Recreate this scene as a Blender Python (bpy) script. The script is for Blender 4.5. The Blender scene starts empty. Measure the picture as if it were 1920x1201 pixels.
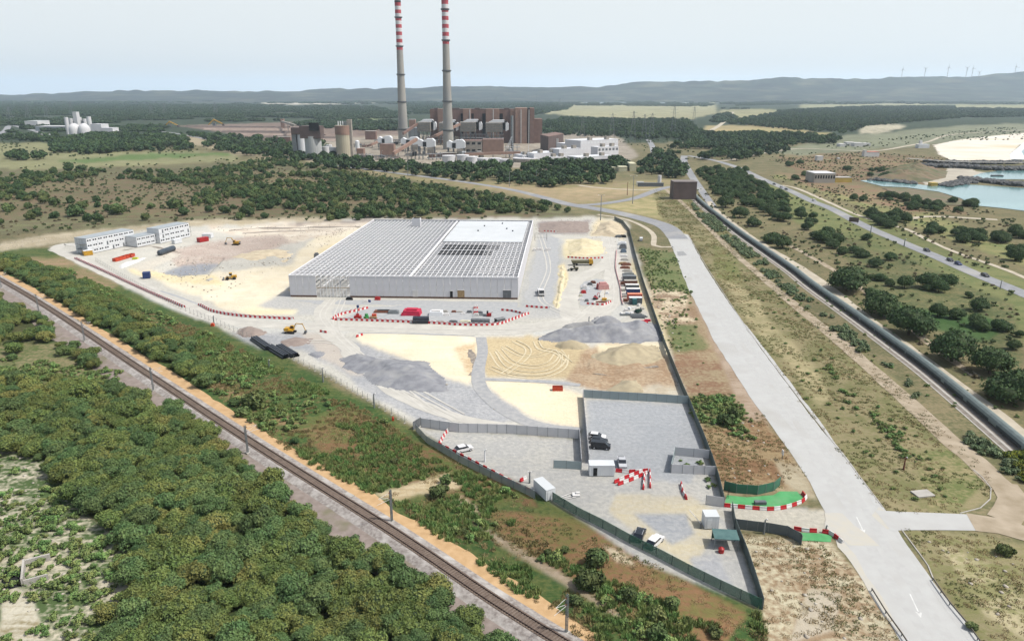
import bpy, math, random
import numpy as np
from mathutils import Vector, Matrix
R = math.radians
random.seed(7)
rng = np.random.default_rng(7)
scene = bpy.context.scene
# ------------------------------------------------------------ camera, light, exposure
CAM_H, FPX, PITCH = 82.0, 1360.0, math.atan(424.5 / 1360.0)
cam_d = bpy.data.cameras.new('camera'); cam = bpy.data.objects.new('camera', cam_d)
scene.collection.objects.link(cam); scene.camera = cam
cam.location = (0, 0, CAM_H); cam.rotation_euler = (math.pi / 2 - PITCH, 0, 0)
cam_d.lens = 36.0 * FPX / 1920; cam_d.sensor_width = 36; cam_d.clip_start = 1; cam_d.clip_end = 60000
world = bpy.data.worlds.new("World"); scene.world = world; world.use_nodes = True
wn = world.node_tree.nodes; bg = wn['Background']
sky = wn.new('ShaderNodeTexSky'); sky.sky_type = 'NISHITA'; sky.sun_disc = False
SUN_EL, SUN_AZ = R(56), R(101)            # azimuth clockwise from +Y: the sun stands to the right
sky.sun_elevation = SUN_EL; sky.sun_rotation = SUN_AZ
sky.dust_density = 4.0; sky.air_density = 1.0; sky.ozone_density = 1.0; sky.altitude = 60
bg.inputs['Strength'].default_value = 0.15
# a hazy day: towards the horizon the blue fades into an even pale veil, overhead it stays blue
wl = world.node_tree.links; wg = wn.new('ShaderNodeTexCoord'); wx = wn.new('ShaderNodeSeparateXYZ'); wl.new(wg.outputs['Generated'], wx.inputs[0])
wr = wn.new('ShaderNodeMapRange'); wr.inputs['From Min'].default_value = 0.12; wr.inputs['From Max'].default_value = .75
wr.inputs['To Min'].default_value = 1.0; wr.inputs['To Max'].default_value = .12; wl.new(wx.outputs['Z'], wr.inputs['Value'])
wm = wn.new('ShaderNodeMix'); wm.data_type = 'RGBA'; wl.new(wr.outputs[0], wm.inputs['Factor']); wl.new(sky.outputs[0], wm.inputs['A'])
wm.inputs['B'].default_value = (4.45, 4.7, 4.75, 1); wl.new(wm.outputs['Result'], bg.inputs['Color'])
sun_d = bpy.data.lights.new('sun', 'SUN'); sun = bpy.data.objects.new('sun', sun_d)
scene.collection.objects.link(sun); sun_d.energy = 4.1; sun_d.angle = R(0.9); sun_d.color = (1, .965, .91)
sv = Vector((math.sin(SUN_AZ) * math.cos(SUN_EL), math.cos(SUN_AZ) * math.cos(SUN_EL), math.sin(SUN_EL)))
sun.rotation_euler = sv.to_track_quat('Z', 'Y').to_euler()
scene.view_settings.view_transform = 'Standard'; scene.view_settings.look = 'None'
scene.view_settings.gamma = 1; scene.view_settings.use_curve_mapping = False
scene.view_settings.exposure = 0.33
scene.cycles.volume_bounces = 1; scene.cycles.max_bounces = 5; scene.cycles.diffuse_bounces = 2
scene.cycles.transparent_max_bounces = 8
HAZE = 0.47e-4
# ------------------------------------------------------------ where a picture point meets the ground
CPI, SPI = math.cos(PITCH), math.sin(PITCH)
def ray(px, py):
    a = (px - 960) / FPX; b = (600.5 - py) / FPX
    return a, CPI + b * SPI, -SPI + b * CPI
def G(px, py, z=0.0):
    dx, dy, dz = ray(px, py); t = (z - CAM_H) / dz
    return Vector((dx * t, dy * t, z))
def HT(px, by, ty):                       # height of a thing whose foot is at by and whose top is seen at ty
    g = G(px, by); dx, dy, dz = ray(px, ty)
    return CAM_H + g.y * dz / dy
def PX(x, y, z=0.0):
    v = z - CAM_H; f = y * CPI - v * SPI; u = y * SPI + v * CPI
    return 960 + FPX * x / f, 600.5 - FPX * u / f
def pts(s): return [tuple(float(c) for c in p.split(',')) for p in s.split()]
# ------------------------------------------------------------ noise
def _h(ix, iy, s):
    n = (ix * 374761393 + iy * 668265263 + s * 1442695041) & 0x7fffffff
    n = ((n ^ (n >> 13)) * 1274126177) & 0x7fffffff
    return ((n ^ (n >> 16)) & 0xffff) / 65535.0
def vn(x, y, sc, s=0):
    x = np.asarray(x, float) / sc; y = np.asarray(y, float) / sc
    ix = np.floor(x).astype(np.int64); iy = np.floor(y).astype(np.int64)
    fx = x - ix; fy = y - iy; fx = fx * fx * (3 - 2 * fx); fy = fy * fy * (3 - 2 * fy)
    a = _h(ix, iy, s); b = _h(ix + 1, iy, s); c = _h(ix, iy + 1, s); d = _h(ix + 1, iy + 1, s)
    return (a * (1 - fx) + b * fx) * (1 - fy) + (c * (1 - fx) + d * fx) * fy
def fbm(x, y, sc, s=0, o=4):
    t = 0; w = 1; n = 0
    for k in range(o): t = t + w * vn(x, y, sc / 2 ** k, s + k); n += w; w *= .55
    return t / n
def inside(X, Y, P):
    r = np.zeros(X.shape, bool); n = len(P)
    for i in range(n):
        x1, y1 = P[i]; x2, y2 = P[(i + 1) % n]
        if y1 == y2: continue
        c = (y1 > Y) != (y2 > Y)
        r ^= c & (X < (x2 - x1) * (Y - y1) / (y2 - y1) + x1)
    return r
# ------------------------------------------------------------ materials
K = 0.60
def lin(c):
    return tuple(min(.82, K * ((v / 255 / 12.92) if v < 10 else ((v / 255 + .055) / 1.055) ** 2.4)) for v in c[:3])
MC = {}
def mat(name, c1, c2=None, sc=1.0, rough=.9, metal=0, bump=0, det=5, rnd=0, ramp=(.35, .65), spec=.3, c3=None, sc3=.1, obj=False):
    if name in MC: return MC[name]
    m = bpy.data.materials.new(name); m.use_nodes = True; nt = m.node_tree; N = nt.nodes; L = nt.links
    b = N['Principled BSDF']; b.inputs['Roughness'].default_value = rough; b.inputs['Metallic'].default_value = metal
    b.inputs['Specular IOR Level'].default_value = spec
    if c2 is None: c2 = tuple(v * .86 for v in c1)
    geo = N.new('ShaderNodeNewGeometry'); src = geo.outputs['Position']
    if obj: tc = N.new('ShaderNodeTexCoord'); src = tc.outputs['Object']
    def noise(s, d):
        n = N.new('ShaderNodeTexNoise'); n.inputs['Scale'].default_value = s; n.inputs['Detail'].default_value = d
        L.new(src, n.inputs['Vector']); return n
    def rampn(n, lo, hi):
        r = N.new('ShaderNodeMapRange'); r.inputs['From Min'].default_value = lo; r.inputs['From Max'].default_value = hi
        L.new(n, r.inputs['Value']); return r.outputs[0]
    n = noise(sc, det)
    mx = N.new('ShaderNodeMix'); mx.data_type = 'RGBA'
    mx.inputs['A'].default_value = (*lin(c1), 1); mx.inputs['B'].default_value = (*lin(c2), 1)
    L.new(rampn(n.outputs['Fac'], *ramp), mx.inputs['Factor']); col = mx.outputs['Result']
    if c3 is not None:
        n3 = noise(sc3, 3); m3 = N.new('ShaderNodeMix'); m3.data_type = 'RGBA'; L.new(col, m3.inputs['A'])
        m3.inputs['B'].default_value = (*lin(c3), 1); L.new(rampn(n3.outputs['Fac'], .5, .72), m3.inputs['Factor']); col = m3.outputs['Result']
    if rnd:
        oi = N.new('ShaderNodeObjectInfo'); hs = N.new('ShaderNodeHueSaturation')
        L.new(rampn(oi.outputs['Random'], 0, 1), hs.inputs['Value'])
        hs.inputs['Value'].default_value = 1
        mr = N.new('ShaderNodeMapRange'); mr.inputs['To Min'].default_value = 1 - rnd; mr.inputs['To Max'].default_value = 1 + rnd
        L.new(oi.outputs['Random'], mr.inputs['Value']); L.new(mr.outputs[0], hs.inputs['Value'])
        m2 = N.new('ShaderNodeMath'); m2.operation = 'MULTIPLY'; m2.inputs[1].default_value = 7.31; L.new(oi.outputs['Random'], m2.inputs[0])
        fr = N.new('ShaderNodeMath'); fr.operation = 'FRACT'; L.new(m2.outputs[0], fr.inputs[0])
        mh = N.new('ShaderNodeMapRange'); mh.inputs['To Min'].default_value = .5 - rnd * .09; mh.inputs['To Max'].default_value = .5 + rnd * .05
        L.new(fr.outputs[0], mh.inputs['Value']); L.new(mh.outputs[0], hs.inputs['Hue'])
        L.new(col, hs.inputs['Color']); col = hs.outputs[0]
    L.new(col, b.inputs['Base Color'])
    if bump:
        bp = N.new('ShaderNodeBump'); bp.inputs['Strength'].default_value = .6; bp.inputs['Distance'].default_value = bump
        L.new(n.outputs['Fac'], bp.inputs['Height']); L.new(bp.outputs[0], b.inputs['Normal'])
    MC[name] = m; return m
# ------------------------------------------------------------ mesh helpers
def tag(o, label=None, cat=None, group=None, kind=None):
    if label: o['label'] = label
    if cat: o['category'] = cat
    if group: o['group'] = group
    if kind: o['kind'] = kind
    return o
def link(o, parent=None):
    scene.collection.objects.link(o)
    if parent is not None: o.parent = parent
    return o
def empty(name, loc, rz=0, label=None, cat=None, group=None):
    o = bpy.data.objects.new(name, None); o.location = loc; o.rotation_euler = (0, 0, rz); o.empty_display_size = .5
    link(o); return tag(o, label, cat, group)
def inst(name, me, loc=(0, 0, 0), rz=0, parent=None, sc=1):
    o = bpy.data.objects.new(name, me); o.location = loc; o.rotation_euler = (0, 0, rz)
    o.scale = (sc, sc, sc) if not hasattr(sc, '__len__') else sc
    return link(o, parent)
class MB:
    def __init__(s): s.v = []; s.f = []; s.m = []; s.k = 0
    def add(s, vs, fs):
        n = len(s.v); s.v += [tuple(v) for v in vs]; s.f += [tuple(i + n for i in f) for f in fs]; s.m += [s.k] * len(fs); return s
    def mi(s, k): s.k = k; return s
    def box(s, x0, y0, z0, x1, y1, z1, T=None):
        vs = [Vector(p) for p in ((x0, y0, z0), (x1, y0, z0), (x1, y1, z0), (x0, y1, z0), (x0, y0, z1), (x1, y0, z1), (x1, y1, z1), (x0, y1, z1))]
        if T is not None: vs = [T @ v for v in vs]
        return s.add(vs, [(0, 3, 2, 1), (4, 5, 6, 7), (0, 1, 5, 4), (1, 2, 6, 5), (2, 3, 7, 6), (3, 0, 4, 7)])
    def cb(s, cx, cy, z0, w, d, h, T=None): return s.box(cx - w / 2, cy - d / 2, z0, cx + w / 2, cy + d / 2, z0 + h, T)
    def tube(s, p, q, r, r2=None, n=8, cap=True):
        p = Vector(p); q = Vector(q); r2 = r if r2 is None else r2; d = (q - p).normalized()
        a = d.orthogonal().normalized(); b = d.cross(a); vs = []
        for c, rr in ((p, r), (q, r2)):
            for i in range(n): t = 2 * math.pi * i / n; vs.append(c + (a * math.cos(t) + b * math.sin(t)) * rr)
        fs = [(i, (i + 1) % n, n + (i + 1) % n, n + i) for i in range(n)]
        if cap: fs += [tuple(range(n))[::-1], tuple(range(n, 2 * n))]
        return s.add(vs, fs)
    def bar(s, p, q, w=.1):
        return s.tube(p, q, w * .7, n=4)
    def lathe(s, prof, n=20, c=(0, 0)):
        vs = []; fs = []
        for r, z in prof:
            for i in range(n): t = 2 * math.pi * i / n; vs.append((c[0] + r * math.cos(t), c[1] + r * math.sin(t), z))
        for k in range(len(prof) - 1):
            for i in range(n): fs.append((k * n + i, k * n + (i + 1) % n, (k + 1) * n + (i + 1) % n, (k + 1) * n + i))
        fs.append(tuple(range((len(prof) - 1) * n, len(prof) * n))); return s.add(vs, fs)
    def prof(s, P, y0, y1, T=None):        # profile in x,z pushed along y
        n = len(P); vs = [Vector((x, y0, z)) for x, z in P] + [Vector((x, y1, z)) for x, z in P]
        if T is not None: vs = [T @ v for v in vs]
        return s.add(vs, [tuple(range(n)), tuple(range(2 * n - 1, n - 1, -1))] + [((i + 1) % n, i, n + i, n + (i + 1) % n) for i in range(n)])
    def mesh(s, name, mats):
        me = bpy.data.meshes.new(name); me.from_pydata(s.v, [], s.f)
        for m in (mats if isinstance(mats, (list, tuple)) else [mats]): me.materials.append(m)
        if any(s.m): me.polygons.foreach_set('material_index', s.m)
        me.update(); return me
    def build(s, name, mats, parent=None, loc=(0, 0, 0), rz=0, smooth=False):
        me = s.mesh(name, mats)
        if smooth: me.shade_smooth()
        return inst(name, me, loc, rz, parent)
def part(name, m, parent, *a): return MB().box(*a).build(name, m, parent)
def np_mesh(name, V, F, mats, parent=None):
    me = bpy.data.meshes.new(name); V = np.asarray(V, np.float32); F = np.asarray(F, np.int32)
    k = F.shape[1]; me.vertices.add(len(V)); me.vertices.foreach_set('co', V.ravel())
    me.loops.add(F.size); me.loops.foreach_set('vertex_index', F.ravel())
    me.polygons.add(len(F)); me.polygons.foreach_set('loop_start', np.arange(0, F.size, k, dtype=np.int32))
    me.polygons.foreach_set('loop_total', np.full(len(F), k, np.int32))
    for m in (mats if isinstance(mats, (list, tuple)) else [mats]): me.materials.append(m)
    me.update(calc_edges=True); return me
def copy_tree(o, loc, rz=0, label=None, group=None, scale=None):
    r = o.copy(); link(r); r.location = loc; r.rotation_euler = (0, 0, rz)
    if label: r['label'] = label
    if group: r['group'] = group
    if scale: r.scale = (scale,) * 3
    for ch in o.children:
        c = ch.copy(); link(c, r)
        for g in ch.children: d = g.copy(); link(d, c)
    return r
def curve_pts(P, step=4.0):                # catmull-rom through world points, even steps
    P = [Vector(p) for p in P]; Q = [P[0] * 2 - P[1]] + P + [P[-1] * 2 - P[-2]]; out = []
    for i in range(1, len(Q) - 2):
        a, b, c, d = Q[i - 1:i + 3]; n = max(1, int((c - b).length / step))
        for k in range(n):
            t = k / n; out.append(.5 * ((2 * b) + (c - a) * t + (2 * a - 5 * b + 4 * c - d) * t * t + (3 * b - a - 3 * c + d) * t ** 3))
    out.append(P[-1]); return out
RIB = []
def ribbon(name, cl, w, z, m, step=4.0, rag=0.0, seed=1, world=False, shift=0, extend=0):
    P = [Vector((p[0], p[1], 0)) for p in cl] if world else [G(*p) for p in pts(cl)]
    C = curve_pts(P, step); ws = w if hasattr(w, '__len__') else (w, w); n = len(C); vs = []; fs = []
    for i, c in enumerate(C):
        t = (C[min(i + 1, n - 1)] - C[max(i - 1, 0)]).normalized(); nn = Vector((-t.y, t.x, 0))
        tt = i / (n - 1) * (len(ws) - 1); k = min(int(tt), len(ws) - 2); hw = (ws[k] * (1 - (tt - k)) + ws[k + 1] * (tt - k)) / 2
        a = hw + rag * (float(fbm(c.x, c.y, 9, seed)) - .5) * 2; b = hw + rag * (float(fbm(c.x, c.y, 9, seed + 9)) - .5) * 2
        l = c + nn * (a + shift); r = c - nn * (b - shift); vs += [(l.x, l.y, z), (r.x, r.y, z)]
        if i: fs.append((2 * i - 2, 2 * i - 1, 2 * i + 1, 2 * i))
    o = MB().add(vs, fs).build(name, m); return tag(o, kind='structure'), C
def patch(name, poly, z, m, kind='structure', rag=0, seed=3, px=True):
    P = [G(*p) for p in pts(poly)] if px else [Vector(p) for p in poly]
    out = []
    for i, p in enumerate(P):
        q = P[(i + 1) % len(P)]; n = max(1, int((q - p).length / 2.5)) if rag else 1
        for k in range(n):
            c = p.lerp(q, k / n); t = (q - p).normalized()
            out.append((c.x - t.y * rag * (float(vn(c.x, c.y, 5, seed)) - .5) * 2, c.y + t.x * rag * (float(vn(c.x, c.y, 5, seed)) - .5) * 2, z))
    o = MB().add(out, [tuple(range(len(out)))[::-1]]).build(name, m)
    if o.data.polygons[0].normal.z < 0: o.data.flip_normals()
    return tag(o, kind=kind)
# ------------------------------------------------------------ ground sheet
ZONES = [
 (3, (46,62,48), (76,88,66), "-2500,150 4500,150 4500,268 -2500,268"),
 (2, (172,166,134), (150,152,116), "1000,200 1090,194 1340,192 1345,212 1300,222 1180,224 1060,216 1010,212"),
 (1, (176,160,120), (160,150,108), "1322,236 1440,234 1520,246 1500,252 1320,252"),
 (1, (160,158,120), (150,146,110), "1350,206 1430,204 1480,208 1370,228 1345,226"),
 (1, (168,164,132), (140,146,110), "1500,196 1740,192 1745,200 1640,204 1500,203"),
 (1, (165,160,124), (140,146,106), "1450,206 1680,209 1740,196 1920,196 1980,200 1740,214 1600,216 1450,213"),
 (1, (176,164,118), (156,150,106), "1380,244 1440,240 1560,250 1540,254 1400,252"),
 (1, (206,200,184), (190,184,164), "480,191 730,188 745,191 620,196 500,196"),
 (1, (190,184,160), (170,168,140), "1120,188 1500,184 1640,186 1500,189 1300,191"),
 (1, (130,142,100), (110,126,84), "640,218 720,221 700,226 620,224"),
 (3, (150,148,112), (132,134,94), "-900,276 0,270 92,268 130,284 380,284 450,288 440,302 250,312 0,318 -900,330"),
 (2, (98,122,70), (110,130,80), "100,303 280,288 400,286 460,290 300,296 150,306"),
 (1, (178,164,136), (160,150,124), "340,252 380,258 400,268 470,284 560,292 640,312 560,302 440,290 355,268"),
 (1, (150,132,118), (112,98,90), "330,236 540,229 740,238 760,262 610,274 500,264 430,250"),
 (2, (150,140,126), (176,168,152), "540,266 760,252 1150,250 1200,290 1180,302 1000,314 640,308 560,298"),
 (3, (106,98,76), (118,120,86), "-900,326 250,314 420,304 560,297 640,318 830,345 950,365 1045,383 1080,402 1000,414 600,418 350,414 150,432 -900,500"),
 (6, (128,110,88), (110,112,78), "0,340 500,318 600,330 760,372 1000,398 980,410 400,405 0,405"),
 (2, (158,142,112), (138,136,92), "640,316 830,336 1000,342 1260,335 1300,345 1290,400 1250,410 1120,390 1000,372 820,345"),
 (1, (184,164,130), (160,148,112), "900,348 1000,350 1180,354 1198,362 1110,378 1045,378 960,362"),
 (2, (182,168,126), (146,144,98), "1120,386 1250,360 1300,400 1330,450 1290,445 1240,412 1180,398"),
 (5, (112,110,78), (134,124,92), "1290,340 1420,320 1560,345 1700,380 1960,400 2700,420 3600,1300 1930,860 1700,680 1480,500 1330,390"),
 (4, (128,130,86), (106,116,72), "1400,330 1600,395 1940,530 2400,640 2400,760 1920,640 1700,520 1500,420"),
 (4, (88,98,62), (122,118,82), "1560,440 1700,480 1900,570 1920,700 1780,640 1640,560"),
 (3, (64,94,50), (78,104,58), "1640,556 1700,575 1780,588 1850,592 1890,612 1850,640 1790,628 1720,608"),
 (3, (152,146,100), (120,130,82), "1430,325 1600,380 1780,450 1930,500 2300,600 2300,560 1930,470 1760,405 1600,350"),
 (4, (150,120,98), (132,128,92), "1440,322 1540,328 1640,352 1760,375 1830,400 1700,402 1600,372 1500,345"),
 (3, (140,110,90), (126,126,88), "1450,290 1620,285 1780,298 1790,330 1730,348 1600,340 1520,338"),
 (2, (120,126,100), (140,142,118), "1580,255 1800,235 1960,230 1960,262 1760,270 1640,280 1500,292 1440,285"),
 (2, (214,204,180), (150,148,122), "1620,236 1680,232 1700,238 1650,250 1610,250"),
 (1, (224,214,190), (180,172,146), "1810,204 1860,202 1890,208 1850,214 1820,210"),
 (4, (150,140,106), (120,120,80), "1225,355 1305,372 1460,530 1650,690 1850,880 1870,930 1800,962 1690,962 1655,955 1500,755 1330,510 1290,440 1235,405"),
 (4, (180,168,130), (150,144,106), "1345,520 1380,520 1480,640 1560,740 1540,760 1440,640"),
 (3, (118,122,74), (140,134,96), "1330,455 1380,480 1400,540 1345,520"),
 (3, (110,118,72), (150,140,104), "1710,850 1800,830 1850,900 1800,950 1740,950"),
 (3, (150,126,100), (168,152,122), "1195,462 1262,470 1300,545 1400,735 1520,900 1520,925 1360,925 1330,840 1290,745 1240,610"),
 (6, (108,122,76), (134,134,94), "1195,464 1262,470 1298,530 1290,545 1225,545"),
 (4, (156,134,110), (222,208,178), "1215,540 1290,545 1300,600 1235,612"),
 (7, (104,118,74), (128,126,88), "1236,604 1300,606 1330,650 1300,662 1255,655"),
 (4, (146,116,92), (166,150,120), "1255,660 1330,655 1370,720 1330,742 1290,738"),
 (2, (182,164,144), (160,140,118), "1300,560 1318,560 1440,780 1460,860 1440,850 1360,700"),
 (7, (96,112,68), (122,118,80), "1288,740 1370,740 1400,770 1410,820 1340,800"),
 (6, (136,106,78), (158,138,104), "1318,800 1440,790 1500,880 1480,912 1360,905"),
 (4, (186,176,150), (166,154,128), "1455,860 1500,870 1530,940 1500,930 1470,905"),
 (5, (160,138,110), (198,190,162), "1390,1000 1480,1010 1560,1015 1620,1080 1690,1201 1780,1400 1400,1400 1430,1130"),
 (4, (194,184,164), (170,160,136), "1520,1100 1580,1110 1560,1180 1480,1201 1500,1140"),
 (4, (146,138,104), (122,122,80), "1690,988 1840,1002 1980,1035 2100,1500 1950,1500 1840,1201"),
 (3, (184,174,140), (140,138,96), "1760,1020 1860,1060 1960,1160 1960,1220 1850,1150"),
 # railway side
 (6, (66,92,48), (100,108,62), "-900,430 90,470 130,487 300,567 400,606 600,706 780,806 1030,940 1425,1145 1520,1500 900,1500 600,920 200,640 -900,200"),
 (4, (160,136,108), (120,120,80), "30,485 110,480 240,530 200,548 90,515"),
 (9, (128,100,72), (98,108,60), "560,800 640,760 740,800 960,900 1000,960 820,930 640,860"),
 (9, (142,110,80), (118,112,68), "900,960 1050,975 1200,1045 1400,1145 1350,1220 1200,1190 1060,1080 960,1030"),
 (7, (150,126,94), (92,104,58), "380,690 480,740 600,810 560,810 440,760 350,700"),
 (3, (208,192,160), (150,134,100), "300,640 330,655 350,680 325,670"),
 (3, (214,198,164), (186,168,132), "700,925 770,905 840,884 872,902 860,915 780,925 740,940"),
 (3, (206,192,162), (150,134,104), "862,925 905,960 880,968 850,940"),
 (2, (178,162,140), (150,136,112), "880,974 960,1018 1060,1078 1180,1160 1170,1166 1050,1092 940,1024"),
 (2, (212,200,172), (150,134,104), "1125,1020 1165,1035 1190,1060 1150,1050"),
 (8, (58,74,42), (96,96,62), "-900,500 0,560 130,610 190,690 280,745 430,850 560,930 740,1050 930,1201 1150,1500 -900,1500"),
 (4, (96,112,64), (150,140,106), "-300,630 0,640 180,650 290,690 200,725 0,735 -300,740"),
 (5, (84,104,62), (198,190,168), "-500,820 0,830 90,860 140,950 230,1010 250,1100 330,1201 420,1500 -500,1500"),
 (4, (206,200,180), (150,140,110), "0,1090 60,1110 90,1201 0,1201"),
 # building site
 (3, (196,194,184), (214,210,198), "92,466 160,446 350,418 600,409 700,410 1010,408 1110,404 1172,416 1190,470 1215,540 1240,620 1292,748 1095,742 1088,806 780,798 700,752 600,694 480,644 400,609 300,572 200,518 130,487"),
 (3, (180,168,140), (214,204,182), "0,455 160,432 360,412 640,408 640,416 360,424 160,446 60,466 0,470"),
 (4, (150,140,132), (190,178,168), "430,428 560,420 700,412 690,424 560,430 450,434"),
 (5, (238,228,204), (220,207,176), "265,512 330,518 400,514 470,500 530,498 560,470 620,430 690,420 660,470 620,505 560,548 520,556 480,580 420,580 380,562 330,540"),
 (4, (232,216,172), (238,228,200), "240,500 300,508 400,518 420,535 330,530 260,515"),
 (6, (232,222,204), (184,166,146), "380,426 690,420 640,440 560,452 480,448 420,442"),
 (4, (184,168,156), (206,196,184), "300,470 400,455 520,440 560,452 500,470 440,482 400,492 330,492"),
 (3, (236,222,186), (222,204,164), "540,520 600,470 640,450 600,505 540,548"),
 (3, (206,200,186), (222,214,198), "250,498 320,470 340,476 290,505 270,512"),
 (2, (150,154,160), (176,178,180), "300,508 348,489 412,487 385,508 340,513"),
 (2, (190,190,186), (204,202,194), "485,580 560,520 640,455 655,460 545,560 640,575 1060,580 1060,596 480,588"),
 (3, (238,228,196), (224,212,172), "440,582 480,575 560,580 555,590 470,590"),
 (2, (182,184,182), (200,198,190), "970,560 1000,470 1010,430 1050,430 1050,500 1035,575 1060,582 970,580"),
 (2, (240,222,176), (222,200,150), "1048,500 1056,492 1062,520 1050,575 1038,578 1044,540"),
 (2, (232,220,186), (206,194,150), "1058,448 1130,452 1135,480 1060,484 1050,470"),
 (4, (226,212,180), (190,178,146), "1110,410 1160,418 1180,440 1170,450 1110,440"),
 (4, (150,140,138), (190,180,172), "1005,414 1100,412 1105,436 1010,436"),
 (3, (228,214,178), (150,146,112), "1180,480 1196,500 1225,570 1250,640 1262,700 1240,650 1205,570 1186,520"),
 (3, (200,200,194), (214,212,202), "140,480 330,555 380,590 560,600 630,612 1000,622 1140,595 1150,560 1140,440 1165,440 1175,590 1080,632 900,632 660,620 620,640 480,626 300,572"),
 (4, (240,230,204), (226,210,176), "668,628 700,622 890,629 899,650 892,705 880,724 800,690 720,662 685,646"),
 (6, (206,182,146), (236,222,192), "860,650 896,646 893,700 882,705"),
 (4, (242,228,198), (232,214,180), "910,716 1000,712 1090,740 1088,806 1040,794 980,772 935,744"),
 (4, (196,178,142), (212,196,158), "915,636 1060,628 1112,650 1108,700 1060,712 912,706 904,670"),
 (5, (166,168,170), (190,190,188), "590,640 680,642 760,672 830,700 930,742 1000,790 900,792 780,786 700,745 650,705 570,660 480,650 440,625 560,622"),
 (5, (200,192,180), (180,172,164), "560,625 640,622 640,660 700,700 660,705 600,670"),
 (5, (172,146,118), (206,192,164), "1105,655 1140,640 1245,650 1278,738 1180,738 1095,726 1062,712"),
 (4, (240,228,196), (218,204,168), "1120,644 1245,642 1252,665 1200,655 1130,660"),
 (4, (212,204,184), (176,160,134), "1160,720 1270,722 1290,744 1160,742"),
 # compound floor
 (2, (182,182,178), (200,197,186), "778,800 1088,822 1092,744 1290,746 1330,860 1358,935 1560,960 1580,1000 1500,995 1375,985 1428,1138 1200,1052 1030,938 960,900 860,850"),
 (3, (168,172,175), (178,180,181), "1096,750 1284,754 1326,850 1300,905 1200,900 1160,880 1100,870"),
 (4, (206,196,168), (190,186,174), "1150,925 1300,930 1350,960 1330,1010 1290,1060 1200,1010 1130,960"),
 (4, (164,168,172), (184,184,180), "1180,965 1280,960 1300,1000 1250,1020"),
 (5, (172,174,176), (190,188,180), "1280,1040 1340,1035 1380,1110 1300,1070"),
 (3, (190,186,172), (206,200,184), "1340,955 1400,950 1560,958 1590,1000 1440,992 1370,985"),
]
def build_ground():
    ys = [184.5, 185, 185.6, 186.3, 187]
    y = 188.0
    while y < 1260: ys.append(y); y += 1.0 if y < 250 else 1.6 if y < 340 else 2.4 if y < 620 else 3.6
    y = 1264
    while y < 1700: ys.append(y); y += 30
    xs = list(np.concatenate([np.linspace(-2600, -700, 20), np.linspace(-600, -60, 40), np.arange(-50, 1975, 3.0), np.linspace(1980, 2560, 40), np.linspace(2700, 4600, 20)]))
    PXg, PYg = np.meshgrid(np.array(xs), np.array(ys)); a = (PXg - 960) / FPX; b = (600.5 - PYg) / FPX
    dy = CPI + b * SPI; dz = -SPI + b * CPI; t = -CAM_H / dz; X = a * t; Y = dy * t
    nr, nc = X.shape
    N1 = fbm(X, Y, 26, 11, 5) - .5; N2 = fbm(X, Y, 22, 31, 5) - .5
    QX = PXg + 0.0; A = np.zeros((nr, nc, 3)); B = np.zeros((nr, nc, 3))
    A[:] = lin((108, 108, 76)); B[:] = lin((136, 126, 96))
    on_site = False
    for amp, ca, cb, s in ZONES:
        on_site = on_site or s.startswith('92,466'); P = pts(s)
        if on_site: cb = tuple(a * .5 + b * .5 for a, b in zip(ca, cb))
        m = inside(PXg + N1 * amp * 8, PYg + N2 * amp * 3.6, P)
        A[m] = lin(ca); B[m] = lin(cb)
    for C in (A, B):                       # soften the seams between the grounds a little
        for _ in range(2):
            C[1:-1, 1:-1] = (C[1:-1, 1:-1] * 2 + C[:-2, 1:-1] + C[2:, 1:-1] + C[1:-1, :-2] + C[1:-1, 2:]) / 6
        big = ((fbm(X, Y, 60, 61, 4) - .5) * .5 + 1)[..., None]; C *= big
    # relief: ditches, spoil ridges and a pit on the site
    Z = np.zeros_like(X)
    pit = inside(PXg, PYg, pts("292,508 345,486 420,484 392,512 335,517")); Z[pit] -= 1.6
    site = inside(PXg, PYg, pts(ZONES[[i for i, z in enumerate(ZONES) if z[3].startswith('92,466')][0]][3]))
    rough = inside(PXg, PYg, pts("265,512 400,500 470,470 690,420 600,505 520,556 400,570")) | inside(PXg, PYg, pts("1110,655 1245,650 1275,735 1095,730"))
    Z[rough] += ((fbm(X, Y, 9, 51, 4) - .5) * 1.6)[rough]
    V = np.stack([X, Y, Z], -1).reshape(-1, 3)
    last = V[-nc:].copy(); last[:, 1] = -2500; last[:, 0] = np.linspace(-4000, 4000, nc)
    V = np.concatenate([V, last]); A = np.concatenate([A.reshape(-1, 3), A[-1]]); B = np.concatenate([B.reshape(-1, 3), B[-1]])
    i = np.arange((nr) * (nc - 1)); r = i // (nc - 1); c = i % (nc - 1); q = r * nc + c
    F = np.stack([q + nc, q + nc + 1, q + 1, q], -1)
    m = bpy.data.materials.new('ground'); m.use_nodes = True; nt = m.node_tree; N = nt.nodes; L = nt.links
    bs = N['Principled BSDF']; bs.inputs['Roughness'].default_value = .95; bs.inputs['Specular IOR Level'].default_value = .15
    geo = N.new('ShaderNodeNewGeometry')
    def noise(s, d, w=0):
        n = N.new('ShaderNodeTexNoise'); n.inputs['Scale'].default_value = s; n.inputs['Detail'].default_value = d
        n.inputs['Distortion'].default_value = w; L.new(geo.outputs['Position'], n.inputs['Vector']); return n.outputs['Fac']
    def mth(op, a, b):
        k = N.new('ShaderNodeMath'); k.operation = op
        for j, v in enumerate((a, b)):
            if isinstance(v, (int, float)): k.inputs[j].default_value = v
            else: L.new(v, k.inputs[j])
        return k.outputs[0]
    n1 = noise(.09, 6, .6); n2 = noise(.9, 6, .3); n3 = noise(5.0, 4)
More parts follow.
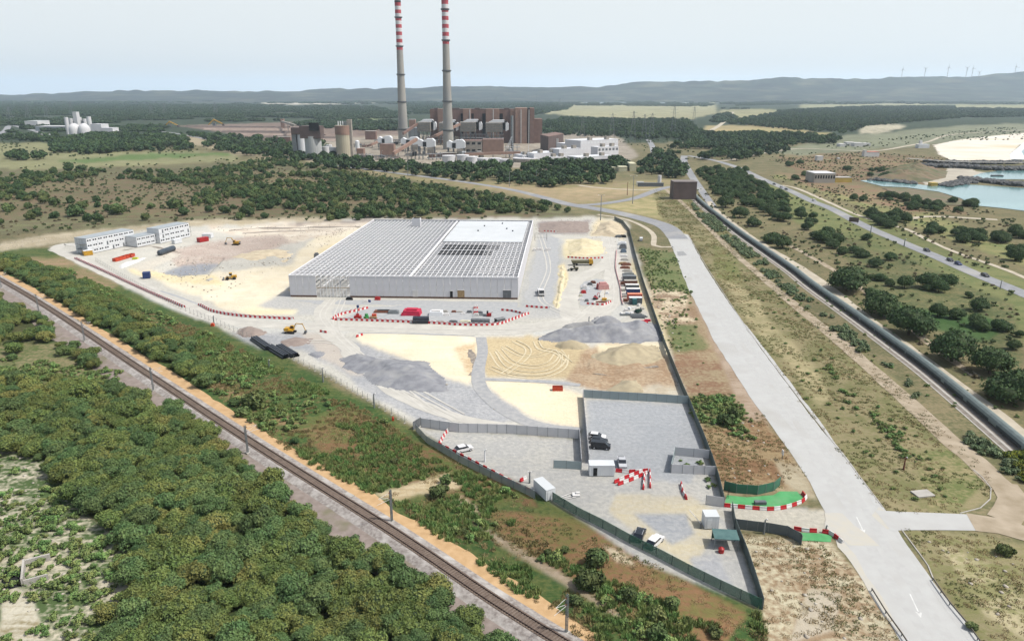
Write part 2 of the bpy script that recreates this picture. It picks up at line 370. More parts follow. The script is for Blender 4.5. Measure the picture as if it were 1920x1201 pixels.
    mp = N.new('ShaderNodeMapping'); mp.inputs['Scale'].default_value = (.09, .75, 1); mp.inputs['Rotation'].default_value = (0, 0, .35); L.new(geo.outputs['Position'], mp.inputs['Vector'])
    n4n = N.new('ShaderNodeTexNoise'); n4n.inputs['Scale'].default_value = .6; n4n.inputs['Detail'].default_value = 5; n4n.inputs['Distortion'].default_value = 1.4; L.new(mp.outputs[0], n4n.inputs['Vector'])
    s = mth('ADD', mth('MULTIPLY', n1, .42), mth('ADD', mth('MULTIPLY', n2, .33), mth('MULTIPLY', n4n.outputs['Fac'], .25)))
    mr = N.new('ShaderNodeMapRange'); mr.inputs['From Min'].default_value = .45; mr.inputs['From Max'].default_value = .56; L.new(s, mr.inputs['Value'])
    va = N.new('ShaderNodeVertexColor'); va.layer_name = 'ca'; vb = N.new('ShaderNodeVertexColor'); vb.layer_name = 'cb'
    mx = N.new('ShaderNodeMix'); mx.data_type = 'RGBA'; L.new(mr.outputs[0], mx.inputs['Factor'])
    L.new(va.outputs[0], mx.inputs['A']); L.new(vb.outputs[0], mx.inputs['B'])
    g = N.new('ShaderNodeMapRange'); g.inputs['From Min'].default_value = .3; g.inputs['From Max'].default_value = .7
    g.inputs['To Min'].default_value = .80; g.inputs['To Max'].default_value = 1.15; L.new(mth('ADD', mth('MULTIPLY', n3, .5), mth('MULTIPLY', n2, .5)), g.inputs['Value'])
    vm = N.new('ShaderNodeVectorMath'); vm.operation = 'SCALE'; L.new(mx.outputs['Result'], vm.inputs[0]); L.new(g.outputs[0], vm.inputs['Scale'])
    L.new(vm.outputs[0], bs.inputs['Base Color'])
    bp = N.new('ShaderNodeBump'); bp.inputs['Distance'].default_value = .35; bp.inputs['Strength'].default_value = .5; L.new(n2, bp.inputs['Height']); L.new(bp.outputs[0], bs.inputs['Normal'])
    me = np_mesh('ground', V, F, m)
    for nm, C in (('ca', A), ('cb', B)):
        at = me.color_attributes.new(nm, 'FLOAT_COLOR', 'POINT'); at.data.foreach_set('color', np.concatenate([C, np.ones((len(C), 1))], 1).astype(np.float32).ravel())
    me.shade_smooth(); return tag(inst('ground', me), kind='structure')
build_ground()
# hills: a ridge all round the horizon, its skyline taken at 10 km
def build_hills():
    sky_px = np.array([-2600, -900, -300, 0, 60, 130, 240, 400, 500, 620, 700, 760, 860, 960, 1100, 1230, 1310, 1400, 1500, 1620, 1750, 1850, 1920, 2100, 2600, 4600.])
    sky_py = np.array([178, 180, 184, 182, 178, 176, 174, 170, 169, 168, 165, 166, 163, 162, 161, 153, 152, 147, 147, 144, 140, 132, 128, 126, 135, 150.])
    px = np.concatenate([np.linspace(-2600, -60, 60), np.linspace(-50, 1970, 500), np.linspace(1990, 4600, 60)])
    a = (px - 960) / FPX / CPI; D = np.array([7300, 7550, 7800, 8050, 8300, 8600, 8900, 9200, 9500, 9800, 10300, 11000, 12200.])
    top = np.interp(px, sky_px, sky_py); V = []
    for i, d in enumerate(D):
        X = a * d; el = np.array([ray(960, t)[2] / ray(960, t)[1] for t in top]); zt = CAM_H + 9800 * el
        k = np.clip((d - 7300) / 2500, 0, 1) ** 1.5; k = k if d <= 9800 else max(0, 1 - (d - 9800) / 1800)
        n = fbm(X, np.full_like(X, d), 1500, 5, 5); n2 = fbm(X, np.full_like(X, d), 420, 15, 4)
        z = -3 + k * (zt + 3) * (1 if d == 9800 else .72 + .5 * (n - .2)) + (0 if i in (0, 12) else (n2 - .5) * 34 * (k + .25) * (.35 if d == 9800 else 1))
        if d == 9800: z = z + (n - .5) * 80 + (n2 - .5) * 50 + (vn(X, X * 0, 110, 3) - .5) * 14
        if d != 9800: z = np.minimum(z, CAM_H + (d * .97) * el + 2)
        V.append(np.stack([X, np.full_like(X, d), z], -1))
    V = np.concatenate(V); nc = len(px); nr = len(D)
    i = np.arange((nr - 1) * (nc - 1)); r = i // (nc - 1); c = i % (nc - 1); q = r * nc + c
    me = np_mesh('hills', V, np.stack([q, q + 1, q + nc + 1, q + nc], -1), mat('hill_woods', (16,30,28), (46,62,50), .005, det=10, ramp=(.42,.58), c3=(96,98,80), sc3=.003))
    me.shade_smooth(); tag(inst('hills', me), kind='structure')
build_hills()
# ------------------------------------------------------------ roads, tracks, water
M_road = mat('worn_concrete_road', (198,199,196), (191,191,188), .25, .85, c3=(186,185,180), sc3=.08)
M_asph = mat('grey_asphalt', (158,160,162), (142,144,148), .3, .85, c3=(176,174,168), sc3=.04)
M_dirt = mat('dirt_track', (186,172,150), (160,146,122), .25, .95)
M_pale = mat('pale_track', (206,196,176), (184,174,154), .2, .95)
M_wear = mat('worn_wheel_path', (190,190,187), (196,197,194), .6, .85); M_dust = mat('road_dust', (203,198,184), (198,196,188), .5, .95)
for k, s in enumerate(("1272,452 1345,560 1440,690 1540,830 1620,950 1700,1080 1790,1210", "1262,456 1325,560 1412,690 1508,830 1590,950 1665,1080 1745,1210")):
    ribbon('wheel_path', s, 1.5, .056 + k * .001, M_wear, rag=.8, seed=60 + k); ribbon('wheel_path', s, .9, .059 + k * .001, M_wear, rag=.5, seed=70 + k, shift=3.1)
patch('road_dust', "1545,958 1580,962 1612,985 1640,1015 1600,1020 1575,1000 1552,990", .0625, M_dust, rag=1.6); patch('road_dust', "1648,950 1668,962 1680,990 1660,992 1640,968", .0625, M_dust, rag=1.0); patch('road_dust', "1560,1000 1600,1040 1665,1140 1690,1190 1675,1180 1620,1090 1575,1025", .0625, M_dust, rag=.8)
patch('tar_patch', "1268,472 1282,471 1288,478 1273,480", .0625, mat('tar_patch', (150,152,152), (164,165,164), .8), rag=.5)
M_white = mat('white_paint', (235,235,232), (215,215,212), .5, .6)
L_ = "1245,430 1262,468 1290,540 1340,640 1400,735 1470,830 1520,905 1556,975 1560,1000 1610,1068 1690,1201 1760,1330"
R_ = "2010,1330 1840,1201 1750,1090 1682,992 1662,958 1590,868 1500,752 1400,618 1322,500 1290,440"
patch('main_road', L_ + ' ' + R_, .05, M_road, rag=.25)
ribbon('access_road', "600,306 690,318 840,337 950,354 1022,371 1067,383 1122,392 1172,402 1222,415 1252,427 1272,448", (7, 7.5, 8, 8, 12, 12), .09, M_asph, rag=.3)
ribbon('access_road', "1068,385 1120,383 1185,373 1222,360 1243,353 1262,350", (9, 8, 8, 9), .12, M_asph, rag=.3)
ribbon('road', "1084,347 1110,351 1150,354 1200,356 1240,354", 5, .08, M_pale)
ribbon('road', "1283,292 1283,305 1297,330 1312,352 1340,392", (9, 9, 7, 6), .10, M_asph)
ribbon('service_road', "1330,378 1340,392 1400,440 1480,490 1545,533 1600,577 1680,637 1760,697 1860,772 1920,822 2050,930", (4, 5.5, 5, 5.5), .12, M_pale, rag=.7)
_, HWY = ribbon('highway', "1290,292 1340,301 1385,315 1430,336 1480,357 1522,377 1560,392 1620,423 1700,458 1760,483 1830,514 1920,551 2150,655", (9, 8, 8), .12, M_asph)
ribbon('footpath', "1465,347 1490,352 1520,364 1560,382 1600,400 1650,417 1700,430 1750,455 1800,476 1870,500 1925,522 2100,600", (4, 3, 2.6), .09, M_pale, rag=.6)
ribbon('dirt_track', "1248,355 1290,390 1370,468 1415,507 1465,550 1515,592 1568,634 1637,694 1731,779 1786,829 1840,875 1880,912 1935,958", (3.5, 3.5, 4, 6), .06, M_dirt, rag=.6)
ribbon('dirt_track', "1440,440 1500,470 1560,505 1620,545 1680,590 1750,650 1830,705", (3, 3, 3), .06, M_dirt, rag=.7)
ribbon('side_road', "1655,975 1700,976 1760,977 1830,979", (7.5, 6.5, 6), .08, M_road, rag=.2)
ribbon('dirt_track', "1820,978 1870,985 1930,1003 2100,1060", (7, 6, 6), .10, M_dirt, rag=.5)
ribbon('dirt_track', "1880,905 1900,940 1880,975", (6, 6), .11, M_dirt, rag=.5)
ribbon('gravel_path', "902,632 905,660 896,700 902,728 935,762 985,790 1040,803 1088,808", (3.6, 4.2, 4.2), .06, mat('grey_gravel', (164,166,168), (184,184,182), .6, .95), rag=.3)
ribbon('dirt_track', "1120,402 1170,410 1205,424 1225,440 1226,460 1240,463 1262,463", (3, 3, 3), .05, M_pale, rag=.3)
ribbon('gravel_path', "905,711 960,713 1030,716 1088,722", 2.2, .07, mat('grey_gravel', (164,166,168)), rag=.4)
ribbon('road', "1320,250 1345,238 1365,222 1375,210", 12, .4, M_pale)
ribbon('road', "300,246 340,252 400,264 470,280 545,290 640,306", 8, .2, M_asph)
ribbon('road', "-100,262 0,250 20,236 60,244 120,262", 14, .3, M_asph)
ribbon('road', "1340,302 1370,300 1440,286 1500,279 1560,281 1640,283 1700,274 1740,266 1790,252 1920,244 2000,240", (8, 7, 7), .25, M_pale, rag=1)
ribbon('road', "1245,300 1228,290 1222,272 1215,262", 9, .2, M_asph)
ribbon('footpath', "1690,412 1740,406 1800,408 1870,412", 6, .12, M_pale, rag=1)
# tyre tracks curling over the sandy pad, and arrows on the main road
M_track = mat('packed_sand', (228,216,184), (216,202,168), .8)
for k, s in enumerate(("918,660 940,690 990,702 1040,695 1062,672 1052,655", "930,655 955,680 1000,690 1035,682 1050,665", "940,650 975,668 1015,668 1040,655", "915,690 960,706 1020,708 1060,690 1066,665", "960,640 985,655 975,675 940,700", "1000,640 1010,655 1040,662 1062,680")):
    ribbon('wheel_track', s, .5, .06 + k * .01, M_track, step=2, rag=.3, seed=k)
    ribbon('wheel_track', s, .45, .13 + k * .01, M_track, step=2, shift=1.9, rag=.3, seed=k + 9)
M_haul = mat('dusty_haul_road', (207,204,194), (196,193,184), .35, .95, c3=(216,213,203), sc3=.12); M_dkg = mat('fresh_gravel', (172,175,176), (186,187,186), .6, .95)
patch('gravel_yard', "640,597 690,577 760,572 900,574 985,577 990,588 930,606 860,606 700,600", .028, M_dkg, rag=1.2); patch('gravel_yard', "1090,530 1118,522 1140,525 1148,560 1130,572 1090,572 1084,550", .028, M_dkg, rag=1)
patch('gravel_yard', "985,555 1000,500 1012,445 1048,445 1046,500 1034,575 1000,575", .028, M_dkg, rag=1.2); patch('gravel_yard', "545,562 600,570 760,572 970,578 970,566 700,562", .026, M_dkg, rag=1)
for k, (s, w) in enumerate((("100,468 130,480 200,510 330,566 400,596 470,606 600,612 760,616 900,620 1000,614 1080,598 1125,580 1150,550 1152,510 1142,470 1140,440", (6, 8, 9, 10, 10, 9)), ("1075,600 1068,575 1068,550 1085,522 1125,502 1145,480", (8, 7)), ("616,612 605,585 622,562", (7, 6)), ("600,612 640,640 690,690 760,745 860,782 960,800", (7, 6, 4)), ("100,468 120,458 160,462", (7, 5)), ("1040,440 1060,446 1140,444", 6))): ribbon('haul_road', s, w, .036 + k * .004, M_haul, rag=1.6, seed=40 + k, step=3)
ribbon('gravel_edge', "672,624 760,625 890,630", 1.2, .062, M_dkg, rag=.5); ribbon('gravel_edge', "300,545 340,558 380,574", 1.4, .062, M_dkg, rag=.5)
M_deb = mat('dark_debris', (128,120,112), (176,166,152), .9, .95)
for s, w in (("430,431 500,428 600,426 690,423", 3), ("455,437 540,433 640,430", 2), ("230,470 280,462 340,474", 1.5), ("690,668 740,672 800,690", .8), ("880,655 890,690 884,704", 2.5), ("1110,700 1170,706 1230,700", 1.6), ("1120,676 1180,690 1230,684", 1.2)): ribbon('debris_line', s, w, .05, M_deb, rag=w * 1.6, step=1.5)
M_rut = mat('dusty_rut', (216,213,204), (204,201,192), .3)
for k, s in enumerate(("150,490 330,565 400,598 620,614 900,622 1060,612 1130,590 1160,560 1150,480", "620,560 600,590 620,620 640,640 700,690 800,770", "640,560 625,600 640,640 720,700 860,780", "1010,440 1025,500 1010,560 1080,600", "1140,440 1150,520 1120,560 1085,590 1060,610", "560,640 640,650 720,720 850,790")):
    ribbon('wheel_track', s, .55, .064 + k * .003, M_rut, step=3, rag=.25, seed=k)
    ribbon('wheel_track', s, .55, .092 + k * .003, M_rut, step=3, rag=.25, seed=k + 20, shift=2.0)
for (a, b) in (((1606, 969), (1621, 1000)), ((1706, 1113), (1727, 1158))):
    p, q = G(*a), G(*b); d = (q - p).normalized(); n = Vector((-d.y, d.x, 0)); m = MB()
    def qd(P): m.add([(v.x, v.y, .062) for v in P], [(0, 1, 2, 3)[:len(P)]])
    qd([p - n * .1, q - d * 1.2 - n * .1, q - d * 1.2 + n * .1, p + n * .1])
    qd([q - d * 1.4 - n * .5, q, q - d * 1.4 + n * .5])
    tag(m.build('road_arrow', M_white), 'white arrow painted on the ' + ('concrete road beside the green carpets' if a[1] < 1000 else 'concrete road at the bottom of the picture'), 'road marking')
M_sea = mat('sea_water', (112,156,158), (124,166,166), .02, .14, spec=.5, c3=(150,190,190), sc3=.01)
M_lag = mat('lagoon_water', (176,196,206), (186,204,212), .01, .2, spec=.5)
patch('water', "1612,339 1640,338 1690,342 1722,346 1745,350 1800,345 1840,348 1920,353 2100,356 2700,360 2700,440 2000,412 1920,396 1880,391 1830,386 1800,372 1760,360 1700,352 1655,350", .35, M_sea)
patch('water', "1808,336 1840,325 1870,321 1920,320 2600,320 2600,338 1920,337", .35, M_sea)
patch('water', "1905,282 1925,262 2600,250 2600,302 1915,300", .35, M_sea)
patch('surf', "1893,290 1910,276 1925,262 2000,250 2000,262 1930,270 1915,285 1925,300 1895,299", .45, mat('sea_foam', (240,244,244), (225,235,236), .05))
M_beach = mat('beach_sand', (228,218,200), (238,232,218), .02, c3=(222,206,172), sc3=.008)
patch('beach', "1750,272 1800,262 1870,254 1925,249 1990,247 1960,262 1912,272 1895,290 1898,301 1785,301 1762,292", .3, M_beach, rag=3)
patch('beach', "1775,316 1820,315 1830,322 1860,325 1800,338 1765,345 1735,348 1725,338 1770,330", .25, mat('quay_sand', (196,188,170), (176,168,152), .05), rag=2)
patch('lagoon', "1085,191.6 1180,191 1340,191.2 1450,191.8 1300,192.6 1250,194 1120,194.6 1100,193", .6, M_lag, rag=0)
# ------------------------------------------------------------ vegetation
def leaf_mat(name, c1, c2, c3=None, rnd=.22):
    return mat(name, c1, c2, .45, .75, det=6, rnd=rnd, ramp=(.36, .64), spec=.2, c3=c3, sc3=.12)
M_wood = leaf_mat('wood_foliage', (104,126,68), (126,140,76), (146,144,82))
M_woodd = leaf_mat('dark_foliage', (88,118,72), (112,134,80))
M_gwood = mat('bare_twigs', (128,118,104), (104,96,84), 1)
M_pine = leaf_mat('pine_needles', (60,88,54), (84,108,62), rnd=.15)
M_bush = leaf_mat('heath_bush_leaves', (84,108,62), (112,124,76), rnd=.28)
M_fard = leaf_mat('far_wood_foliage', (52,78,52), (70,92,60), rnd=.25)
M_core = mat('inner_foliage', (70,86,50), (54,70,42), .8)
M_bark = mat('bark', (104,90,74), (80,70,58), 2)
M_reed = leaf_mat('reed_leaves', (112,150,84), (138,150,90), rnd=.25)
M_blue = leaf_mat('blue_green_shrub', (118,142,104), (136,150,112), rnd=.2)
def ico(n=1):
    t = (1 + 5 ** .5) / 2
    v = [Vector(p).normalized() for p in ((-1,t,0),(1,t,0),(-1,-t,0),(1,-t,0),(0,-1,t),(0,1,t),(0,-1,-t),(0,1,-t),(t,0,-1),(t,0,1),(-t,0,-1),(-t,0,1))]
    f = [(0,11,5),(0,5,1),(0,1,7),(0,7,10),(0,10,11),(1,5,9),(5,11,4),(11,10,2),(10,7,6),(7,1,8),(3,9,4),(3,4,2),(3,2,6),(3,6,8),(3,8,9),(4,9,5),(2,4,11),(6,2,10),(8,6,7),(9,8,1)]
    for _ in range(n - 1):
        c = {}; nf = []
        def mid(a, b):
            k = (min(a, b), max(a, b))
            if k not in c: c[k] = len(v); v.append(((v[a] + v[b]) / 2).normalized())
            return c[k]
        for a, b, d in f: x, y, z = mid(a, b), mid(b, d), mid(d, a); nf += [(a, x, z), (b, y, x), (d, z, y), (x, y, z)]
        f = nf
    return np.array([tuple(p) for p in v]), np.array(f)
ICO1 = ico(1); ICO2 = ico(2)
def crown(name, seed, W, H, z0, lobes, leaves, ls, mats, flat=.75, dome=False):
    """crown of leaf clumps on many lobes; W width, H height, z0 underside; unit metres"""
    g = np.random.default_rng(seed); V = []; F = []; MI = []; n = 0; C = []
    for k in range(lobes):
        a = g.uniform(0, 6.283); r = math.sqrt(g.uniform(0, 1)) * .5 * W * .72
        if dome: zc = z0 + H * (.16 + .56 * (1 - (r / (W * .42)) ** 2)) + g.normal(0, H * .03)
        else: zc = z0 + H * (.22 + .56 * g.uniform(0, 1) * (1 - (r / (W * .55)) ** 2))
        s = W * g.uniform(.13, .22) * (1.25 if dome else 1)
        C.append((math.cos(a) * r, math.sin(a) * r, zc, s))
    C.append((0, 0, z0 + H * .5, W * (.36 if dome else .27))); area = np.array([c[3] ** 2 for c in C]); area /= area.sum()
    for (x, y, z, s), ar in zip(C, area):
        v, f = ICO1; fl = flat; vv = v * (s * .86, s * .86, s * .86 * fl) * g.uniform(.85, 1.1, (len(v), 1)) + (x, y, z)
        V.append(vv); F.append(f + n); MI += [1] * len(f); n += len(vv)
        m = int(leaves * ar); d = g.normal(size=(m, 3)); d[:, 2] = d[:, 2] * .9 + .25; d /= np.linalg.norm(d, axis=1)[:, None]
        c = d * (s, s, s * fl) * g.uniform(.86, 1.12, (m, 1)) + (x, y, z)
        t = g.normal(size=(m, 3)); nrm = d + t * .55; nrm /= np.linalg.norm(nrm, axis=1)[:, None]
        u = np.cross(nrm, g.normal(size=(m, 3))); u /= np.linalg.norm(u, axis=1)[:, None]; w = np.cross(nrm, u)
        q = ls * g.uniform(.6, 1.3, (m, 1)); tri = np.stack([c + u * q, c - u * q * .5 + w * q * .8, c - u * q * .5 - w * q * .8], 1).reshape(-1, 3)
        V.append(tri); F.append(np.arange(3 * m).reshape(-1, 3) + n); MI += [0] * m; n += 3 * m
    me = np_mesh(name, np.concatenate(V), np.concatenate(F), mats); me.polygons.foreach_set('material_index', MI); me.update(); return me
def trunk(name, seed, h, r, W, n=4):
    g = random.Random(seed); m = MB(); p = Vector((0, 0, -.1)); q = Vector((g.uniform(-.2, .2), g.uniform(-.2, .2), h * .6)); m.tube(p, q, r, r * .75, 6)
    for k in range(n):
        a = 6.283 * k / n + g.uniform(-.4, .4); e = q + Vector((math.cos(a) * W * .28, math.sin(a) * W * .28, h * .55)); m.tube(q - Vector((0, 0, .2)), e, r * .5, r * .2, 5)
    return m.mesh(name, M_bark)
# kinds of plants: (crown meshes, trunk meshes); every one is 1 unit wide until scaled
KIND = {
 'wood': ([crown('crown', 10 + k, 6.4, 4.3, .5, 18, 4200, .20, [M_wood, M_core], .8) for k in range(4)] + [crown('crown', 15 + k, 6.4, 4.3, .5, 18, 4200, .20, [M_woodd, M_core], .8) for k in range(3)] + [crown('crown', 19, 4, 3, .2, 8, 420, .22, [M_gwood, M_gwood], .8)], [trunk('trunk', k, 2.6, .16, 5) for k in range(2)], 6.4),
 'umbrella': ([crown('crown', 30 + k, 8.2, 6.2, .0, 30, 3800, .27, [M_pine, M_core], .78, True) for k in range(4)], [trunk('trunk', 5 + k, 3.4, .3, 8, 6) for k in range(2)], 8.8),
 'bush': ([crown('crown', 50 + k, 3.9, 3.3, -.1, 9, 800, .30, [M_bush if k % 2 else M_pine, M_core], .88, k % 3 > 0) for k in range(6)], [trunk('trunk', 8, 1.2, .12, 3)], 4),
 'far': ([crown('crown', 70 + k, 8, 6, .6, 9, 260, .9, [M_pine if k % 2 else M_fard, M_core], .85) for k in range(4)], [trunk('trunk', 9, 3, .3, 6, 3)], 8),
}
ALLP = {}
def scatter(polys, spacing, holes=(), jit=1.0, seed=0, keep=1.0, clump=None, zoneP=None):
    """points on the ground inside picture polygons, kept apart by spacing metres"""
    g = np.random.default_rng(seed + 100); out = []
    for poly in ([polys] if isinstance(polys, str) else polys):
        P = pts(poly); W = [G(*p) for p in P]; x0, x1 = min(w.x for w in W), max(w.x for w in W); y0, y1 = min(w.y for w in W), max(w.y for w in W)
        X, Y = np.meshgrid(np.arange(x0, x1, spacing), np.arange(y0, y1, spacing)); X = X.ravel(); Y = Y.ravel()
        X = X + g.uniform(-.5, .5, X.shape) * spacing * jit; Y = Y + g.uniform(-.5, .5, X.shape) * spacing * jit
        fy = Y * CPI + CAM_H * SPI; QX = 960 + FPX * X / fy; QY = 600.5 - FPX * (Y * SPI - CAM_H * CPI) / fy
        m = inside(QX, QY, P) & (g.uniform(0, 1, X.shape) < keep)
        for h in holes: m &= ~inside(QX, QY, pts(h))
        if clump: m &= fbm(X, Y, clump[0], seed + 3, 3) > clump[1]
        out += list(zip(X[m], Y[m]))
    return out
def stuff_instances(name, P, me, label, cat, smin, smax, seed=1, zsc=1):
    """one object: many copies of one small mesh set out on points by geometry nodes"""
    if not len(P): return
    g = np.random.default_rng(seed); pm = bpy.data.meshes.new(name); pm.vertices.add(len(P))
    pm.vertices.foreach_set('co', np.array([(p[0], p[1], p[2] if len(p) > 2 else 0) for p in P], np.float32).ravel())
    a = pm.attributes.new('s', 'FLOAT', 'POINT'); a.data.foreach_set('value', g.uniform(smin, smax, len(P)).astype(np.float32))
    a = pm.attributes.new('r', 'FLOAT', 'POINT'); a.data.foreach_set('value', g.uniform(0, 6.28, len(P)).astype(np.float32))
    o = inst(name, pm); src = bpy.data.objects.new(name + '_leafage', me)
    ng = bpy.data.node_groups.new(name, 'GeometryNodeTree'); ng.interface.new_socket('Geometry', in_out='INPUT', socket_type='NodeSocketGeometry'); ng.interface.new_socket('Geometry', in_out='OUTPUT', socket_type='NodeSocketGeometry')
    N = ng.nodes; L = ng.links; gi = N.new('NodeGroupInput'); go = N.new('NodeGroupOutput'); mp = N.new('GeometryNodeMeshToPoints'); ip = N.new('GeometryNodeInstanceOnPoints'); oi = N.new('GeometryNodeObjectInfo')
    oi.inputs['Object'].default_value = src; oi.inputs['As Instance'].default_value = True
    def at(nm):
        n = N.new('GeometryNodeInputNamedAttribute'); n.data_type = 'FLOAT'; n.inputs['Name'].default_value = nm; return n.outputs['Attribute']
    cr = N.new('ShaderNodeCombineXYZ'); L.new(at('r'), cr.inputs['Z']); cs = N.new('ShaderNodeCombineXYZ'); s_ = at('s')
    L.new(s_, cs.inputs['X']); L.new(s_, cs.inputs['Y']); mz = N.new('ShaderNodeMath'); mz.operation = 'MULTIPLY'; mz.inputs[1].default_value = zsc; L.new(s_, mz.inputs[0]); L.new(mz.outputs[0], cs.inputs['Z'])
    L.new(gi.outputs[0], mp.inputs['Mesh']); L.new(mp.outputs[0], ip.inputs['Points']); L.new(oi.outputs['Geometry'], ip.inputs['Instance'])
    L.new(cr.outputs[0], ip.inputs['Rotation']); L.new(cs.outputs[0], ip.inputs['Scale']); L.new(ip.outputs[0], go.inputs[0])
    md = o.modifiers.new('scatter', 'NODES'); md.node_group = ng
    tag(o, label, cat, kind='stuff'); return o
TREES = {}        # kind name -> list of (x, y, width, variant, zone)
def addt(kind, P, wmin, wmax, zone, seed=0, var=None):
    g = random.Random(seed * 31 + len(P)); nv = 7 if kind == 'wood' else len(KIND[kind][0])
    for p in P: TREES.setdefault((kind, zone), []).append((p[0], p[1], g.uniform(wmin, wmax) * (g.uniform(.75, 1.15)), g.randrange(nv) if var is None else g.choice(var)))
# the dense wood left of the railway
WOODP = "-167,539 -7,565 33,579 93,609 143,649 183,685 228,709 255,739 293,774 338,779 393,821 433,859 455,889 513,914 553,954 603,994 643,1019 693,1039 753,1071 803,1099 843,1139 893,1174 953,1239 993,1299 233,1299 208,1210 243,1129 235,1060 215,1010 150,950 110,900 40,850 -160,830"
HOLE = "-160,668 0,650 60,640 120,650 150,688 250,700 300,712 268,742 200,726 140,730 60,722 0,712 -160,720"
HOLE2 = "0,640 40,600 120,620 150,650 60,665 0,668"
addt('wood', scatter(WOODP, 2.9, [HOLE, HOLE2], seed=1), 2.6, 6.6, 'left wood', 1)
addt('wood', scatter(WOODP, 20, [HOLE, HOLE2], seed=31, keep=.6), 3.5, 5, 'left wood', 1, [7])
addt('wood', scatter("-60,600 150,640 110,700 -60,700", 9, seed=2, keep=.5), 3.5, 5.5, 'glade', 2)
addt('wood', scatter("-40,478 30,484 90,508 170,552 240,592 300,630 350,656 395,686 406,712 385,728 340,702 270,664 200,622 150,590 90,552 30,518 -40,492", 3.2, seed=3), 3.0, 5.0, 'rail bushes', 3)
addt('wood', scatter("0,900 120,940 230,1040 260,1130 400,1280 -100,1280", 9, seed=4, keep=.25), 2, 4, 'lower scrub', 4)
addt('bush', scatter("400,690 620,790 800,870 820,890 760,910 700,920 640,880 480,800 380,740", 7, seed=6, keep=.30), 1.8, 3.6, 'reed bushes', 5)
for x, y, w in ((1117, 1062, 52), (1108, 1104, 68), (1060, 1035, 18), (1028, 1040, 18), (825, 930, 40), (835, 905, 24), (1180, 1125, 34), (1260, 1140, 36), (1230, 1160, 40), (1080, 1130, 30), (1230, 1196, 46), (1340, 1190, 30), (870, 1000, 26), (1820, 1178, 22), (1885, 1040, 34), (1360, 795, 34), (1375, 785, 30)):
    g = G(x, y); addt('bush', [(g.x, g.y)], w / 1.0 * g.y / FPX * 1.08, w * g.y / FPX * 1.12, 'verge', x, [1, 3, 5])
# heath with round bushes behind the building site
addt('bush', scatter("380,318 520,300 700,335 830,352 900,366 1030,384 1020,398 860,405 640,412 560,396 420,360", 8.5, seed=7, clump=(70, .42)), 4.2, 7.6, 'heath', 7)
addt('bush', scatter("-60,345 60,330 200,322 400,320 520,392 440,404 200,372 -60,380", 9.5, seed=8, clump=(80, .46)), 4.0, 8, 'heath', 8)
addt('bush', scatter("-60,380 200,372 440,396 620,414 400,412 160,420 -60,430", 17, seed=9, keep=.45), 4, 9, 'heath', 9)
addt('bush', scatter("-60,322 400,318 620,312 640,335 380,335 -60,340", 16, seed=19, keep=.45), 5, 9, 'heath', 10)
for x, y, w in ((672, 412, 22), (633, 410, 20), (618, 413, 18), (690, 408, 26), (793, 398, 16), (768, 408, 16), (552, 392, 20), (222, 402, 26), (166, 415, 20), (184, 416, 18), (105, 409, 26), (140, 405, 30), (70, 398, 14), (219, 402, 18), (200, 395, 18), (1045, 394, 12), (1065, 398, 12), (130, 322, 18), (175, 324, 20), (152, 320, 20)):
    g = G(x, y); addt('bush', [(g.x, g.y)], w * g.y / FPX, w * g.y / FPX, 'heath', x)
# pines to the right of the conveyor
PINES = [(1589, 545, 76), (1632, 553, 24), (1649, 590, 70), (1704, 628, 90), (1784, 677, 86), (1855, 700, 92), (1898, 752, 92), (1633, 525, 22), (1650, 526, 26), (1696, 540, 32), (1740, 540, 44), (1775, 540, 44), (1760, 547, 30), (1816, 558, 18), (1835, 582, 40), (1828, 612, 34), (1842, 620, 30), (1876, 619, 38), (1912, 632, 26), (1900, 655, 26), (1626, 450, 22), (1641, 500, 26), (1613, 482, 30), (1600, 474, 26), (1622, 482, 24), (1578, 477, 22), (1560, 465, 38), (1545, 455, 36), (1570, 456, 30), (1530, 448, 26), (1550, 446, 26), (1467, 465, 44), (1448, 455, 36), (1515, 431, 26), (1469, 415, 32), (1458, 412, 24), (1502, 410, 22), (1500, 402, 18), (1525, 410, 20), (1527, 419, 14), (1387, 408, 40), (1412, 424, 36), (1360, 389, 30), (1432, 398, 26), (1442, 404, 24), (1452, 398, 24), (1467, 392, 26), (1420, 388, 28), (1400, 384, 26), (1540, 396, 0)]
for i, (x, y, w) in enumerate(PINES):
    if w: g = G(x, y); addt('umbrella', [(g.x, g.y)], w * g.y / FPX * 1.02, w * g.y / FPX * 1.02, 'conveyor pines' if i > 6 else 'big pines', x + 3 * i)
addt('umbrella', scatter("1306,322 1335,316 1400,322 1415,340 1475,372 1480,402 1420,392 1390,380 1345,372 1325,345", 8, seed=11, keep=.85), 5.5, 9, 'conveyor pines', 11)
addt('umbrella', scatter("1500,405 1600,450 1760,520 1920,610 1920,690 1700,560 1560,470", 17, seed=12, keep=.35), 4, 8, 'conveyor pines', 12)
for x0, x1, y0, y1, n in ((1790, 1880, 440, 456, 16), (1735, 1765, 430, 440, 5), (1900, 1945, 440, 448, 4), (1895, 1930, 468, 490, 6), (1625, 1700, 404, 428, 18), (1600, 1625, 374, 378, 2), (1650, 1700, 370, 380, 6), (1700, 1830, 380, 398, 26), (1580, 1592, 318, 322, 3), (1545, 1560, 338, 342, 2), (1475, 1500, 308, 312, 5), (1480, 1520, 325, 338, 6), (1630, 1700, 318, 335, 26)):
    r_ = random.Random(x0)
    for k in range(n): g = G(r_.uniform(x0, x1), r_.uniform(y0, y1)); addt('umbrella', [(g.x, g.y)], 6, 10, 'coast pines', x0 + k)
addt('umbrella', scatter("1440,560 1500,600 1600,690 1700,770 1700,800 1560,680", 12, seed=77, keep=0.0), 2, 3, 'coast pines', 12)
